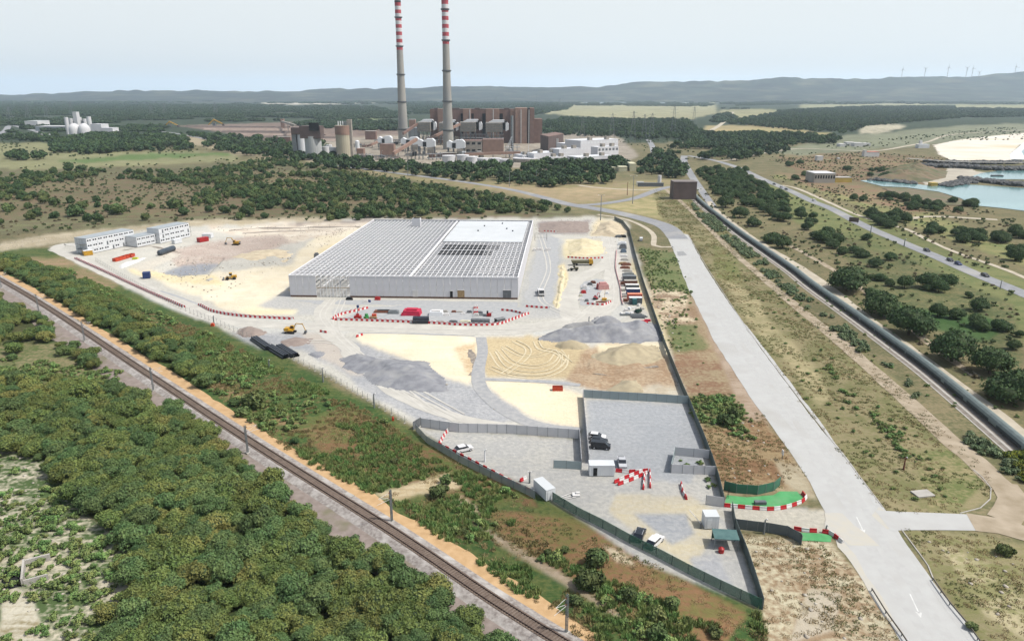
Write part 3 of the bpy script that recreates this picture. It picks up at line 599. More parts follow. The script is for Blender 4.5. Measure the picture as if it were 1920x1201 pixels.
# belts of trees around the power station
for k, s in enumerate(("620,318 700,320 800,332 870,340 1030,352 1085,350 1090,340 1000,332 860,322 760,312 640,302", "1100,352 1170,352 1160,342 1100,338", "1190,335 1280,335 1288,322 1270,306 1200,306", "970,330 1080,338 1150,330 1130,322 980,318", "560,312 620,318 650,306 600,298", "826,318 958,326 962,315 900,316 830,310", "520,300 560,308 560,296 500,290", "1210,300 1260,304 1275,290 1230,286", "990,316 1180,320 1170,308 1000,308")):
    addt('far', scatter(s, 9.5, seed=20 + k, keep=.72, clump=(45, .36)), 7, 11, 'station belt', 20 + k)
for k, (s, d, kp) in enumerate((("95,296 100,272 170,254 330,258 362,282 300,284 230,284 180,292", 9, 1), ("18,301 50,301 50,292 18,292", 10, .9), ("66,300 84,300 84,294 66,294", 10, .9), ("230,248 310,250 300,238 240,240", 13, 1), ("1000,236 1060,222 1150,226 1290,226 1330,262 1200,262 1020,252", 13, .9), ("1255,280 1330,280 1470,268 1560,272 1580,262 1500,255 1300,250", 11, .95), ("1310,300 1400,302 1470,288 1500,262 1380,268", 12, .7), ("1360,232 1440,240 1580,252 1640,236 1800,222 1790,200 1700,200 1500,206 1400,222", 14, .85), ("340,262 560,286 600,300 560,302 430,288", 12, .75), ("0,262 90,268 120,262 100,254 0,256", 13, .8), ("560,300 640,306 600,270 520,262 330,250 380,262 450,276", 14, .6))):
    addt('far', scatter(s, d, seed=40 + k, keep=kp * .9, clump=(90, .33)), 8, 14, 'far copses', 40 + k)
LBL = {
 'left wood': ('broadleaf_tree', 'woodland tree', 'green crown in the dense wood left of the railway', 'trees of the dense wood left of the railway'),
 'glade': ('bush', 'bush', 'round bush in the grassy glade left of the railway', 'bushes in the glade left of the railway'),
 'rail bushes': ('bush', 'bush', 'olive green bush in the thicket between railway and haul road', 'bushes between the railway and the haul road'),
 'lower scrub': ('bush', 'bush', 'low bush on the sandy scrub in the bottom left corner', 'bushes on the sandy scrub'),
 'reed bushes': ('bush', 'bush', 'small green bush among the reeds right of the railway', 'small bushes among the reeds'),
 'verge': ('bush', 'bush', 'round bush on the dry rough ground around the compound', 'bushes around the compound'),
 'heath': ('bush', 'bush', 'round dark bush on the heath behind the building site', 'bushes on the heath'),
 'conveyor pines': ('umbrella_pine', 'pine tree', 'dark round pine between the covered conveyor and the highway', 'pines between conveyor and highway'),
 'coast pines': ('umbrella_pine', 'pine tree', 'dark pine on the coast side of the highway', 'pines on the coast side'),
 'station belt': ('tree', 'tree', 'dark tree of the belts around the power station', 'trees around the power station'),
 'far copses': ('tree', 'tree', 'tree of the far copses beyond the power station', 'trees of the far copses'),
}
BIGL = ['broad umbrella pine beside the conveyor, farthest of the row of big ones', '', 'umbrella pine beside the track, second of the row of big ones', 'largest spreading umbrella pine, beside the bright green meadow', 'broad umbrella pine, fourth along the track by the conveyor', 'broad umbrella pine with its shadow on the track, fifth of the row', 'nearest umbrella pine of the row, cut by the right edge of the picture', '']
def where(zone, x, y):
    """which part of its zone a plant stands in, told by far/near and left/right of the picture"""
    L = [PX(t[0], t[1]) for (k, z), q in TREES.items() if z == zone for t in q]; px, py = PX(x, y)
    if zone not in WQ: WQ[zone] = (sorted(q[0] for q in L), sorted(q[1] for q in L))
    a, b = WQ[zone]; n = len(a); i = sum(px > a[n * k // 4] for k in (1, 2, 3)); j = sum(py > b[n * k // 4] for k in (1, 2, 3))
    return ', in its %s %s part' % (('farthest', 'farther', 'nearer', 'nearest')[j], ('leftmost', 'left', 'right', 'rightmost')[i])
WQ = {}
def plant(kind, name, x, y, w, v, label, cat, group):
    cs, ts, W0 = KIND[kind]; s = w / W0; r = random.Random(int(x * 97 + y * 13)); e = empty(name, (x, y, 0), r.uniform(0, 6.28), label, cat, group)
    k = r.uniform(.62, 1.3) if kind == 'wood' else r.uniform(.82, 1.2); inst('crown', cs[v], (0, 0, 0), 0, e, (s, s, s * k))
    if kind != 'bush': inst('trunk', ts[v % len(ts)], (0, 0, 0), 0, e, (s, s, s * k))
    return e
def near(x, y): return -math.hypot(x, y)
NOPL = [pts(L_ + ' ' + R_)]
bykind = {}
for (kind, zone), lst in TREES.items():
    for t in lst:
        if -40 < PX(t[0], t[1])[0] < 1980 or kind == 'wood': bykind.setdefault(kind, []).append((t[2] / (t[1] + 1e-6), zone, t))
nbig = 0
for kind, lst in bykind.items():
    lst.sort(key=lambda q: -q[0]); rest = {}
    for i, (_, zone, (x, y, w, v)) in enumerate(lst):
        if zone == 'big pines':
            j = [k for k in range(7) if abs(PX(x, y)[0] - PINES[k][0]) < 3 and abs(PX(x, y)[1] - PINES[k][1]) < 3]; lb = BIGL[j[0]] if j else ''
            plant(kind, 'umbrella_pine', x, y, w, v, lb or 'small pine tucked against the farthest big umbrella pine', 'pine tree', 'big umbrella pines beside the conveyor'); continue
        if i < (240 if kind == 'far' else 290): n_, c_, l_, g_ = LBL[zone]; w_ = where(zone, x, y); l_ += w_; g_ += w_; plant(kind, n_, x, y, w, v, l_, c_, g_)
        else: rest.setdefault(v, []).append((x, y, w))
    for v, P in rest.items():
        W0 = KIND[kind][2]; ws = [p[2] for p in P]
        stuff_instances({'wood': 'woodland', 'umbrella': 'pine_wood', 'bush': 'heath_scrub', 'far': 'far_woodland'}[kind], [(p[0], p[1]) for p in P], KIND[kind][0][v],
            {'wood': 'rest of the dense green wood', 'umbrella': 'scattered far pines', 'bush': 'rest of the bushes on the heath', 'far': 'far dark woods in the plain'}[kind], 'trees', min(ws) / W0, max(ws) / W0, v)
# distant woods that read as one mass
clump = crown('crown', 91, 34, 9, .2, 26, 420, 2.6, [M_fard, M_core], .5); clump2 = crown('crown', 92, 30, 8, .2, 22, 380, 2.6, [M_fard, M_core], .5)
FARW = ["-200,232 0,236 300,232 540,226 740,222 760,214 700,200 560,198 300,196 0,196 -200,196", "740,222 1000,216 1060,206 1080,194 980,192 760,194", "1345,204 1500,204 1640,200 1760,204 1840,214 1760,222 1500,214 1440,206", "1380,199 1480,196 1500,191 1400,191", "1560,192 1900,196 2000,192 1900,190 1600,190", "-200,250 300,246 320,236 0,240 -200,240", "1750,222 1960,218 1960,206 1800,204", "1170,192.6 1300,192.4 1290,190.8 1180,191", "1080,198 1330,200 1340,196 1200,195 1080,196", "1330,236 1380,224 1370,214 1345,216", "560,242 760,246 760,232 640,226 560,230"]
fp = []
for k, s in enumerate(FARW): fp += scatter(s, 28 + k % 3 * 3, seed=60 + k, keep=.9, clump=(260, .43))
stuff_instances('far_woodland', fp[::2], clump, 'distant pine woods across the plain', 'woods', .6, 1.2, 3); stuff_instances('far_woodland', fp[1::2], clump2, 'distant pine woods across the plain', 'woods', .6, 1.2, 4)
vp = scatter("-300,196 2100,196 2100,186.4 -300,186.4", 150, seed=90, keep=.75, clump=(900, .42))
stuff_instances('far_woodland', vp, clump, 'woods at the foot of the hills', 'woods', 1.5, 3.6, 5, .5)
# reeds, grass tufts and low shrubs
def tuft(name, seed, n, r, h, w, m):
    g = np.random.default_rng(seed); a = g.uniform(0, 6.28, n); q = np.sqrt(g.uniform(0, 1, n)) * r; c = np.stack([np.cos(a) * q, np.sin(a) * q, np.zeros(n)], -1)
    b = g.uniform(0, 6.28, n); sd = np.stack([np.cos(b), np.sin(b), np.zeros(n)], -1) * w; tip = c + np.stack([g.normal(0, .3, n) * h, g.normal(0, .3, n) * h, g.uniform(.5, 1, n) * h], -1)
    V = np.stack([c - sd, c + sd, tip], 1).reshape(-1, 3); return np_mesh(name, V, np.arange(3 * n).reshape(-1, 3), m)
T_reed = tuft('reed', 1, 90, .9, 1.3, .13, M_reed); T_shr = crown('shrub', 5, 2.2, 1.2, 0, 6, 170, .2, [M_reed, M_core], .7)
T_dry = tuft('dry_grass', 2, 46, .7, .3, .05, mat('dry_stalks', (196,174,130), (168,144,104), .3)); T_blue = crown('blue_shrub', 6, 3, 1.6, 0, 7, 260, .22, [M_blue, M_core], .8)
BAND = "30,486 130,506 290,584 400,630 510,684 590,722 645,750 708,780 775,826 1010,952 1300,1100 1425,1150 1480,1290 1150,1290 1062,1165 930,1085 830,1012 740,945 600,880 520,830 430,760 330,690 200,600 60,510"
FENCEC = "1000,948 1100,990 1250,1060 1420,1145 1400,1200 1200,1110 1050,1040 960,975"
PATHS = ["700,925 770,905 840,884 900,960 860,930 740,940", "880,974 960,1018 1060,1078 1180,1160 1170,1166 1050,1092 940,1024"]
grn = scatter(BAND, 1.25, PATHS + [FENCEC], seed=70, clump=(18, .47)); stuff_instances('reed_bed', grn, T_reed, 'green reeds and canes between the railway and the site', 'reeds', .4, .95, 6)
stuff_instances('dry_reeds', scatter(BAND, 1.5, PATHS + [FENCEC], seed=170, keep=.8, clump=(11, .47)), tuft('dry_reed', 31, 60, .8, .7, .09, mat('dry_reed_stalks', (158,138,98), (132,126,78), .3)), 'dry brown stalks among the reeds', 'reeds', .5, 1.2, 36)
stuff_instances('ground_cover', scatter(BAND, 2.6, PATHS + [FENCEC], seed=71, keep=.8, clump=(22, .52)), T_shr, 'low green shrubs between the railway and the site', 'shrubs', .5, 1.5, 7)
stuff_instances('dry_grass', scatter([BAND, "1390,1000 1480,1015 1560,1020 1690,1201 1430,1201 1430,1130", "1310,800 1440,790 1500,880 1480,912 1360,905", "1690,995 1840,1010 1930,1080 1930,1230 1850,1190"], 1.8, seed=72, keep=.8, clump=(9, .45)), T_dry, 'dry brown grass and thistles on the rough ground', 'grass', .6, 1.4, 8)
stuff_instances('ground_cover', scatter(["0,830 90,860 140,950 230,1030 260,1130 330,1240 -60,1240 -60,830", "-100,655 250,700 200,725 -100,722"], 1.9, seed=73, clump=(9, .46)), T_shr, 'low green scrub on the sand in the bottom left corner', 'shrubs', .4, 1.3, 9)
stuff_instances('ground_cover', scatter(["1290,742 1370,742 1402,775 1395,800 1300,790", "1340,750 1400,800 1420,830 1370,820"], 1.7, seed=74, keep=.8), T_shr, 'green weeds outside the long fence', 'shrubs', .5, 1.2, 10)
stuff_instances('hedge', scatter("1296,380 1330,400 1400,462 1470,520 1540,580 1620,640 1700,712 1790,785 1880,862 1930,905 1925,915 1860,868 1770,795 1680,720 1600,652 1520,590 1450,528 1380,468 1310,410", 1.9, seed=75, keep=.75, clump=(13, .46)), T_blue, 'strip of blue-green shrubs between the dirt track and the conveyor', 'shrubs', .6, 1.3, 11)
stuff_instances('ground_cover', scatter("1880,850 1940,850 1960,930 1930,915", 1.6, seed=79), crown('yellow_shrub', 8, 3, 2, 0, 7, 260, .22, [leaf_mat('yellow_flowering', (150,150,50), (110,128,50)), M_core], .8), 'yellow flowering shrubs at the right edge', 'shrubs', .7, 1.2, 12)
stuff_instances('ground_cover', scatter("1540,675 1570,700 1620,765 1680,800 1740,870 1700,860 1650,808 1590,760 1560,710", 1.3, seed=76, clump=(7, .48)), T_shr, 'line of green weeds along the ditch right of the concrete road', 'shrubs', .4, .9, 13)
stuff_instances('ground_cover', scatter(["1330,430 1440,560 1640,740 1840,930 1700,950 1500,740", "1440,560 1920,860 1920,700 1480,440", "1200,560 1300,560 1330,740 1290,730", "1480,440 1920,640 1920,560 1560,420"], 4.2, seed=78, keep=.5, clump=(24, .48)), T_shr, 'scattered tufts on the dry verges', 'shrubs', .25, .8, 14)

T_hth = crown('heath_tuft', 9, 1.8, 1.5, -.1, 6, 80, .2, [M_bush, M_core], .95); T_brn = crown('heath_tuft', 12, 1.6, 1.0, -.1, 6, 70, .2, [mat('brown_heather', (122,108,84), (104,98,72), .3), mat('brown_heather', (1,1,1))], .9)
HWYP = "1290,288 1345,296 1390,308 1440,331 1490,352 1530,370 1570,388 1630,415 1710,450 1770,475 1840,506 1930,543 1930,562 1820,520 1750,488 1690,462 1610,427 1550,396 1510,380 1470,362 1420,341 1375,322 1330,308 1290,302"
RIGHTP = ["1290,375 1330,330 1440,325 1560,390 1700,455 1930,560 1930,840 1800,700 1600,560 1440,455", "1440,325 1560,345 1700,380 1900,400 1930,540 1800,500 1600,400", "1440,300 1620,285 1780,298 1720,335 1600,340"]
HEATHP = ["-40,335 300,318 620,312 830,345 1040,384 1000,410 620,414 380,412 160,428 -40,450"]
stuff_instances('heath_scrub', scatter(RIGHTP, 6, [HWYP], seed=120, keep=.55, clump=(30, .46)), T_hth, 'low heath scrub between the conveyor and the coast', 'scrub', .5, 1.6, 20); stuff_instances('heath_scrub', scatter(RIGHTP, 6, [HWYP], seed=121, keep=.5, clump=(22, .5)), T_brn, 'low brown heather between the conveyor and the coast', 'scrub', .5, 1.6, 21)
stuff_instances('heath_scrub', scatter(HEATHP, 6.5, seed=122, keep=.6, clump=(36, .46)), T_hth, 'low green scrub on the heath behind the site', 'scrub', .6, 1.9, 22); stuff_instances('heath_scrub', scatter(HEATHP, 7, seed=123, keep=.5, clump=(26, .48)), T_brn, 'low brown heather on the heath behind the site', 'scrub', .6, 1.8, 23)
stuff_instances('far_scrub', scatter(["1000,262 1250,262 1330,300 1200,300", "1330,300 1440,290 1640,262 1900,236 1930,262 1740,266 1500,292 1440,300", "0,262 300,262 560,300 300,316 0,320"], 13, seed=124, keep=.5, clump=(80, .5)), T_hth, 'low scrub on the far fields', 'scrub', .9, 2.6, 24)
g_ = np.random.default_rng(5); v_, f_ = ICO1; me_ = np_mesh('stone', v_ * (.3, .3, .2) * g_.uniform(.7, 1.2, (12, 1)), f_, mat('pale_stone', (200,194,180), (170,160,146), 1))
stuff_instances('stones', scatter(["1110,655 1245,650 1290,745 1095,735", "1000,412 1110,408 1170,420 1185,470 1140,450 1000,440", "0,455 160,440 350,415 350,422 160,448 0,468", "380,426 690,420 640,440 480,448", "300,470 560,425 690,420 640,450 560,480 400,560 300,520", "620,650 860,720 960,780 800,780 680,720", "1325,745 1400,740 1500,900 1370,910", "1400,1010 1560,1030 1690,1200 1440,1200", "0,830 90,860 130,950 220,1000 250,1200 0,1200", "1200,480 1260,560 1290,740 1250,650", "1700,1000 1900,1050 1900,1200"], 3.0, seed=130, keep=.6, clump=(12, .42)), me_, 'loose pale stones on the rough ground', 'stones', .4, 1.8, 25)

T_sp = tuft('small_tuft', 21, 26, .35, .22, .05, mat('verge_grass', (132,136,86), (112,122,70), .4)); T_sd = tuft('small_tuft', 22, 26, .4, .2, .05, mat('straw', (188,168,124), (160,140,100), .4))
VG = ["1225,355 1305,372 1460,530 1650,690 1850,880 1870,930 1800,962 1690,962 1655,955 1500,755 1330,510 1290,440 1235,405", "1290,745 1400,735 1520,900 1500,925 1362,925 1330,840", "1690,990 1840,1002 1980,1035 1980,1230 1860,1230", "1390,1000 1560,1015 1690,1201 1430,1201 1430,1130", "900,960 1050,975 1200,1045 1400,1145 1350,1210 1200,1190 1060,1080 960,1030", "560,800 640,760 740,800 960,900 1000,960 820,930 640,860"]
stuff_instances('verge_grass', scatter(VG, 1.15, seed=140, keep=.7, clump=(8, .5)), T_sp, 'short green grass tufts on the verges', 'grass', .6, 1.8, 26); stuff_instances('verge_grass', scatter(VG, 1.25, seed=141, keep=.7, clump=(6, .5)), T_sd, 'short straw coloured grass on the verges', 'grass', .6, 1.8, 27)
stuff_instances('ground_cover', scatter(["1272,864 1318,866 1326,882 1270,882", "1318,892 1340,894 1352,940 1335,930"], 1.1, seed=142, keep=.6), T_shr, 'weeds inside the little fenced pen', 'shrubs', .3, .7, 28)

stuff_instances('ground_cover', scatter(["1196,466 1262,472 1298,535 1290,600 1330,655 1300,662 1255,650 1236,604 1222,545", "1310,748 1390,740 1410,790 1400,830 1330,820"], 1.7, seed=150, keep=.7, clump=(10, .46)), T_shr, 'green weeds between the long fence and the concrete road', 'shrubs', .3, .8, 30)
# ------------------------------------------------------------ the building site
M_panel = mat('cladding_panel', (232,232,236), (224,224,228), .5, .6, obj=True)
M_steel = mat('white_steel', (250,250,250), (244,244,246), .3, .55)
M_roofw = mat('roof_sheet', (224,228,230), (217,221,222), .15, .5, c3=(208,213,214), sc3=.06)
M_conc = mat('concrete', (196,192,184), (178,174,166), .3, .9)
M_plinth = mat('brown_plinth', (120,96,84), (104,84,74), .5, .9)
M_dark = mat('dark_opening', (40,42,44), (30,32,34), .5, .8)
M_slab = mat('floor_slab', (190,189,184), (176,175,170), .12, .9, c3=(206,206,200), sc3=.05)
M_red = mat('red_plastic', (206,44,52), (190,38,46), .6, .5)
M_wht = mat('white_plastic', (240,238,236), (226,224,220), .6, .5)
M_redp = mat('red_paint', (190,44,44), (165,38,40), 1, .45); M_ora = mat('orange_paint', (216,84,50), (196,70,44), 1, .5)
M_yel = mat('yellow_paint', (222,172,50), (196,150,50), 1, .5); M_blu = mat('blue_paint', (50,74,128), (44,62,108), 1, .5)
M_grn = mat('green_paint', (70,170,90), (60,140,76), 1, .5); M_gry = mat('grey_paint', (120,124,128), (104,108,112), 1, .5)
M_tyre = mat('black_rubber', (44,44,46), (34,34,36), 1, .85); M_glass = mat('dark_glass', (34,42,50), (26,32,40), .2, .12, spec=.6)
M_silver = mat('silver_paint', (206,208,212), (196,198,202), 1, .35); M_black = mat('black_paint', (34,38,46), (26,30,36), 1, .25, spec=.6)
M_pipe = mat('black_pipe', (52,56,66), (40,44,52), 1, .35, spec=.5); M_tank = mat('dark_grey_tank', (78,88,98), (62,72,82), .6, .4)
M_teal = mat('teal_paint', (70,126,130), (58,106,110), 1, .5); M_rust = mat('rusty_steel', (140,90,70), (110,70,56), 1.5, .8)
M_galv = mat('galvanised_steel', (150,156,158), (130,136,138), 1, .5, metal=.3); M_wood_ = mat('timber', (186,160,120), (160,134,98), 1, .8)
# the hall under construction, in its own frame: origin front left, x along the front, y away
hz = 9.2
f0 = G(545, 556); f1 = G(971, 561); W_ = (f1 - f0).length; hang = math.atan2((f1 - f0).y, (f1 - f0).x)
bk = G(1004, 414, hz); Dp = (bk - f1).length - 1.2
Dp = math.hypot(bk.x - f1.x, bk.y - f1.y)
hall = empty('steel_hall', f0, hang, 'huge steel framed hall with grey wall panels and half finished roof grid', 'building')
sk = (bk.xy - f1.xy); ca, sa = math.cos(-hang), math.sin(-hang); shx = (sk.x * ca - sk.y * sa) / (sk.x * sa + sk.y * ca) * 0.72
def HX(x, y): return x + shx * y
def hobj(name, m, *a): return part(name, m, hall, *a)
bay = 2.8; npan = int(W_ // bay); bay = W_ / npan
Spl = MB().cb(0, 0, 0, bay - .17, .22, hz - .75).mesh('wall_panel', M_panel)
def panel_row(p, q, n, skip=lambda k: False, m=Spl, z=.75):
    p = Vector(p); q = Vector(q); d = (q - p) / n; a = math.atan2(d.y, d.x); L = d.length / bay
    for k in range(n):
        if skip(k): continue
        c = p + d * (k + .5); inst('wall_panel', m, (c.x, c.y, z), a, hall, (L, 1, 1))
gate0, gate1 = int(58 / 430 * npan), int(124 / 430 * npan)
panel_row((0, 0, 0), (W_, 0, 0), npan, lambda k: gate0 <= k < gate1)
nside = int(Dp / 3.2)
panel_row((W_, 0, 0), (HX(W_, Dp), Dp, 0), nside); panel_row((0, 0, 0), (HX(0, Dp), Dp, 0), nside); panel_row((HX(0, Dp), Dp, 0), (HX(W_, Dp), Dp, 0), npan)
g0, g1 = gate0 * bay, gate1 * bay
for x0, x1 in ((0, g0), (g1, W_)):
    hobj('plinth', M_plinth, x0 + .1, -.25, -.1, x1 - .1, .3, .75); hobj('coping', M_steel, x0, -.2, hz, x1, .3, hz + .25)
def skew(x0, x1, y0, y1, z0, z1, name, m):
    b = MB(); b.add([(HX(x0, y0), y0, z0), (HX(x1, y0), y0, z0), (HX(x1, y1), y1, z0), (HX(x0, y1), y1, z0), (HX(x0, y0), y0, z1), (HX(x1, y0), y0, z1), (HX(x1, y1), y1, z1), (HX(x0, y1), y1, z1)], [(0, 3, 2, 1), (4, 5, 6, 7), (0, 1, 5, 4), (1, 2, 6, 5), (2, 3, 7, 6), (3, 0, 4, 7)])
    return b.build(name, m, hall)
skew(.3, W_ - .3, .4, Dp - .3, -.1, .12, 'floor_slab', M_slab)
for x in (0, W_): skew(x - .25, x + .25, 0, Dp, hz, hz + .3, 'coping', M_steel)
hobj('coping', M_steel, HX(0, Dp), Dp - .2, hz + .05, HX(W_, Dp), Dp + .3, hz + .32)
# roof beams: purlins running away from us, girders across
hx = .53 * W_                                 # the heavy beam between the two halves
npur = 44; spx = W_ / npur
for k in range(1, npur): skew(k * spx - .1, k * spx + .1, .4, Dp - .4, 8.55, 8.85, 'purlin', M_steel)
skew(hx - .45, hx + .45, .4, Dp * .98, 8.8, 9.35, 'ridge_beam', M_steel)
ny = 32; sy = (Dp - 1) / ny
gmesh = {}
for k in range(1, ny):
    y = k * sy; hobj('girder', M_steel, HX(.4, y), y - .22, 8.1, HX(W_ - .4, y), y + .22, 8.87)
for i in range(0, 12):
    for k in range(0, 14):
        x = .8 + i * (W_ - 1.6) / 11; y = .9 + k * (Dp - 2) / 13; hobj('column', M_steel, HX(x, y) - .2, y - .2, .1, HX(x, y) + .2, y + .2, 8.1)
# right hand strip of crossed braces
bx0, bx1 = npur - 9, npur - 1; mb = MB()
for i in range(bx0, bx1):
    for k in range(0, 14):
        y0 = .5 + k * (Dp * .62) / 14; y1 = y0 + Dp * .62 / 14; x0 = i * spx; x1 = x0 + spx
        mb = MB(); a, b, c, d = (HX(x0, y0), y0, 8.95), (HX(x1, y1), y1, 8.95), (HX(x1, y0), y0, 9.0), (HX(x0, y1), y1, 9.0); mb.bar(a, b, .1); mb.bar(c, d, .1); mb.build('cross_brace', M_steel, hall)
def hdepth(px, py):
    g = G(px, py, hz) - f0; return -g.x * math.sin(hang) + g.y * math.cos(hang)
# inner racks and mezzanine seen through the grid
for i in range(0, 20):
    x = 3 + i * 5.3
    if x < W_ - 3: skew(x - .22, x + .22, 2, Dp - 3, 4.2, 4.5, 'rack_beam', M_galv if i % 2 else M_steel)
skew(hx + 6, HX(W_ - 16, 0), Dp * .43, Dp * .62, 5.0, 5.2, 'mezzanine', M_slab)
ki = int((hx + 3) / spx) + 1
for k in range(4):
    for i in range(13):
        y = hdepth(880, 477 - k * 5.4); yb = hdepth(880, 477 - k * 5.4 - 3.2); x = (ki + i) * spx + .2
        if i < 12 or k > 1: skew(x, x + spx - .42, y, yb, 8.9, 8.93, 'opening_shade', M_dark)  # dark sheets over the purlins stand for the shade inside the openings
y_s = hdepth(905, 453); skew(hx + 1.5, W_ - 2.6, y_s, Dp * .985, 9.0, 9.2, 'roof_sheet', M_roofw)
for x, y in ((.82, .92), (.86, .8), (.70, .75), (.72, .86), (.9, .75)): hobj('roof_vent', M_galv, HX(W_ * x, Dp * y) - .4, Dp * y - .4, 9.2, HX(W_ * x, Dp * y) + .4, Dp * y + .4, 9.9)
sx = .285 * W_; sy_ = Dp * .86; t = MB().box(HX(sx, sy_), sy_, 8.6, HX(sx, sy_) + 4.6, sy_ + 4, 13.2).build('stair_tower', M_panel, hall); MB().box(HX(sx, sy_) + .5, sy_ + .5, 13.2, HX(sx, sy_) + 4.1, sy_ + 3.5, 13.35).build('opening', M_dark, t)
for x in np.linspace(g0 + 1.5, g1 - 1.5, 9): hobj('gate_post', M_steel, x - .1, .1, 0, x + .1, .3, 8.2 if int(x) % 2 else 4)
hobj('lintel', M_steel, g0, 0, 7.9, g1, .25, 8.2); hobj('wall_rail', M_wood_, g0, .1, 4, g1, .22, 4.2)
for px, w, h, m in ((779, 2.2, 2.6, M_wht), (847, 1.1, 2.6, M_dark), (865, 2.9, 3.0, M_wood_), (951, 3.4, 3.2, M_gry)):
    x = (G(px, 559) - f0).length; d = hobj('doorway', m, x - w / 2, -.3, .7, x + w / 2, -.12, .7 + h)
    MB().box(x - w / 2 - .12, -.34, .7 + h, x + w / 2 + .12, -.1, .85 + h).build('door_frame', M_wht, d)
# ------------------------------------------------------------ fences of boards: panels and posts
def fence(name, line, h, m, label, cat='fence', step=2.5, mp=None, lean=0, group=None, px=True, base=0):
    P = [G(*p) for p in pts(line)] if px else line; c = P[0]; e = empty(name, c, 0, label, cat, group); mp = mp or M_galv
    pm = MB().cb(0, 0, .03, step - .05, .06, h).mesh('fence_panel', m); po = MB().cb(0, 0, 0, .09, .12, h + .06).mesh('post', mp)
    for a, b in zip(P, P[1:]):
        n = max(1, round((b - a).length / step)); d = (b - a) / n; r = math.atan2(d.y, d.x)
        for k in range(n):
            q = a + d * (k + .5) - c; inst('fence_panel', pm, (q.x, q.y, base), r, e, (d.length / step, 1, 1))
            q = a + d * k - c; inst('post', po, (q.x, q.y, 0), r, e)
    q = P[-1] - c; inst('post', po, (q.x, q.y, 0), 0, e); return e
def net(m, a):                            # woven netting lets part of the light through
    N = m.node_tree.nodes; L = m.node_tree.links; mx = N.new('ShaderNodeMixShader'); tr = N.new('ShaderNodeBsdfTransparent'); mx.inputs[0].default_value = a
    L.new(N['Principled BSDF'].outputs[0], mx.inputs[1]); L.new(tr.outputs[0], mx.inputs[2]); L.new(mx.outputs[0], N['Material Output'].inputs['Surface']); return m
M_fp = mat('pale_fence_panel', (226,226,228), (216,217,220), .5, .5, obj=True); M_fg = mat('grey_green_panel', (168,184,186), (158,172,174), .5, .5, obj=True)
M_fd = mat('dark_fence_sheet', (96,112,110), (84,98,96), .5, .6); M_fm = net(mat('green_netting', (84,134,114), (74,120,102), .6, .7), .3); M_fgn = mat('green_sheet', (76,132,108), (68,118,98), .5, .6)
fence('panel_fence', "790,800 860,810 950,812 1085,822", 2.5, M_fp, 'pale grey panel fence behind the left car park')
fence('panel_fence', "1094,745 1160,749 1230,753 1290,757", 2.4, M_fg, 'grey green panel fence along the back of the bluish car park')
fence('panel_fence', "1093,745 1098,800 1104,868", 2.4, M_fp, 'panel fence between white sand and car park, edge on')
fence('panel_fence', "1086,818 1088,845 1090,878", 2.4, M_fp, 'short panel fence right of the left car park, edge on')
fence('panel_fence', "1038,877 1062,878 1090,880", 2.0, M_fg, 'short grey green fence with a gate left of the white cabin')
fence('panel_fence', "1258,886 1300,888 1341,890", 2.2, M_fp, 'pale panel fence in front of the little weed grown pen', step=3)
fence('panel_fence', "1265,853 1300,856 1329,859", 2.2, M_fp, 'pale panel fence at the back of the little weed grown pen', step=3)
fence('panel_fence', "1265,853 1261,870 1257,886", 2.2, M_fg, 'short fence at the left side of the little weed grown pen', step=3)
fence('panel_fence', "1323,945 1357,950", 2.2, M_fp, 'single pale fence panel beside the upper green carpet', step=3)
fence('site_fence', "1152,412 1168,420 1180,436 1186,460 1190,478 1199,510 1208,540 1219,572 1232,610 1246,650 1262,690 1278,730 1291,760 1304,792 1318,826 1334,868 1346,905 1357,950", 2.3, M_fd, 'long dark sheet fence running from the curve down to the gate', step=3)
fence('site_fence', "1372,958 1376,985 1384,1008 1400,1048 1414,1090 1430,1142", 2.3, M_fd, 'dark sheet fence at the right side of the gate yard', step=2.5)
fence('curved_fence', "1376,990 1400,993 1440,998 1475,1004 1500,1018 1502,1022", 2.2, mat('charcoal_sheet', (112,122,124), (100,108,110), .5, .6), 'curved charcoal fence beside the lower small green carpet', step=2.5)
fence('curved_fence', "1357,918 1380,924 1420,927 1450,920 1462,910", 2.2, M_fgn, 'curved green fence beside the upper green carpet', step=2.5)
fence('netting_fence', "1036,938 1080,965 1130,990 1180,1018 1230,1043 1290,1075 1350,1105 1428,1142", 2.0, M_fm, 'dark green netting fence along the lower edge of the compound', step=3.2, mp=M_fd)
fence('netting_fence', "780,808 800,830 860,866 920,896 985,925 1003,935", 1.9, net(mat('grey_netting', (170,180,180), (160,170,170), .6, .7), .4), 'grey netting fence below the red and white barrier row', step=3.2, mp=M_fd)
fence('wire_gate', "775,806 789,797", 2.3, M_gry, 'grey steel mesh gate at the left corner of the car park', cat='gate', step=1.6)
# wire fence along the haul road: posts, base blocks and thin rails
wf = empty('wire_fence', G(480, 640), 0, 'thin wire mesh fence with many posts along the pale haul road', 'fence'); o0 = G(480, 640)
PL = curve_pts([G(*p) for p in pts("180,490 260,537 340,579 400,604 480,640 560,680 640,722 700,757 772,801")], 3.0)
pb = MB().cb(0, 0, 0, .07, .07, 2.1).mesh('post', M_galv); fb = MB().cb(0, 0, 0, .7, .25, .16).mesh('foot_block', M_conc)
for a, b in zip(PL, PL[1:]):
    q = a - o0; d = b - a; r = math.atan2(d.y, d.x); inst('post', pb, (q.x, q.y, 0), r, wf); inst('foot_block', fb, (q.x, q.y, 0), r + 1.57, wf)
    m = MB(); [m.bar((q.x, q.y, z), (q.x + d.x, q.y + d.y, z), .018) for z in (.35, .95, 1.5, 2.0)]; m.build('rail', M_galv, wf)
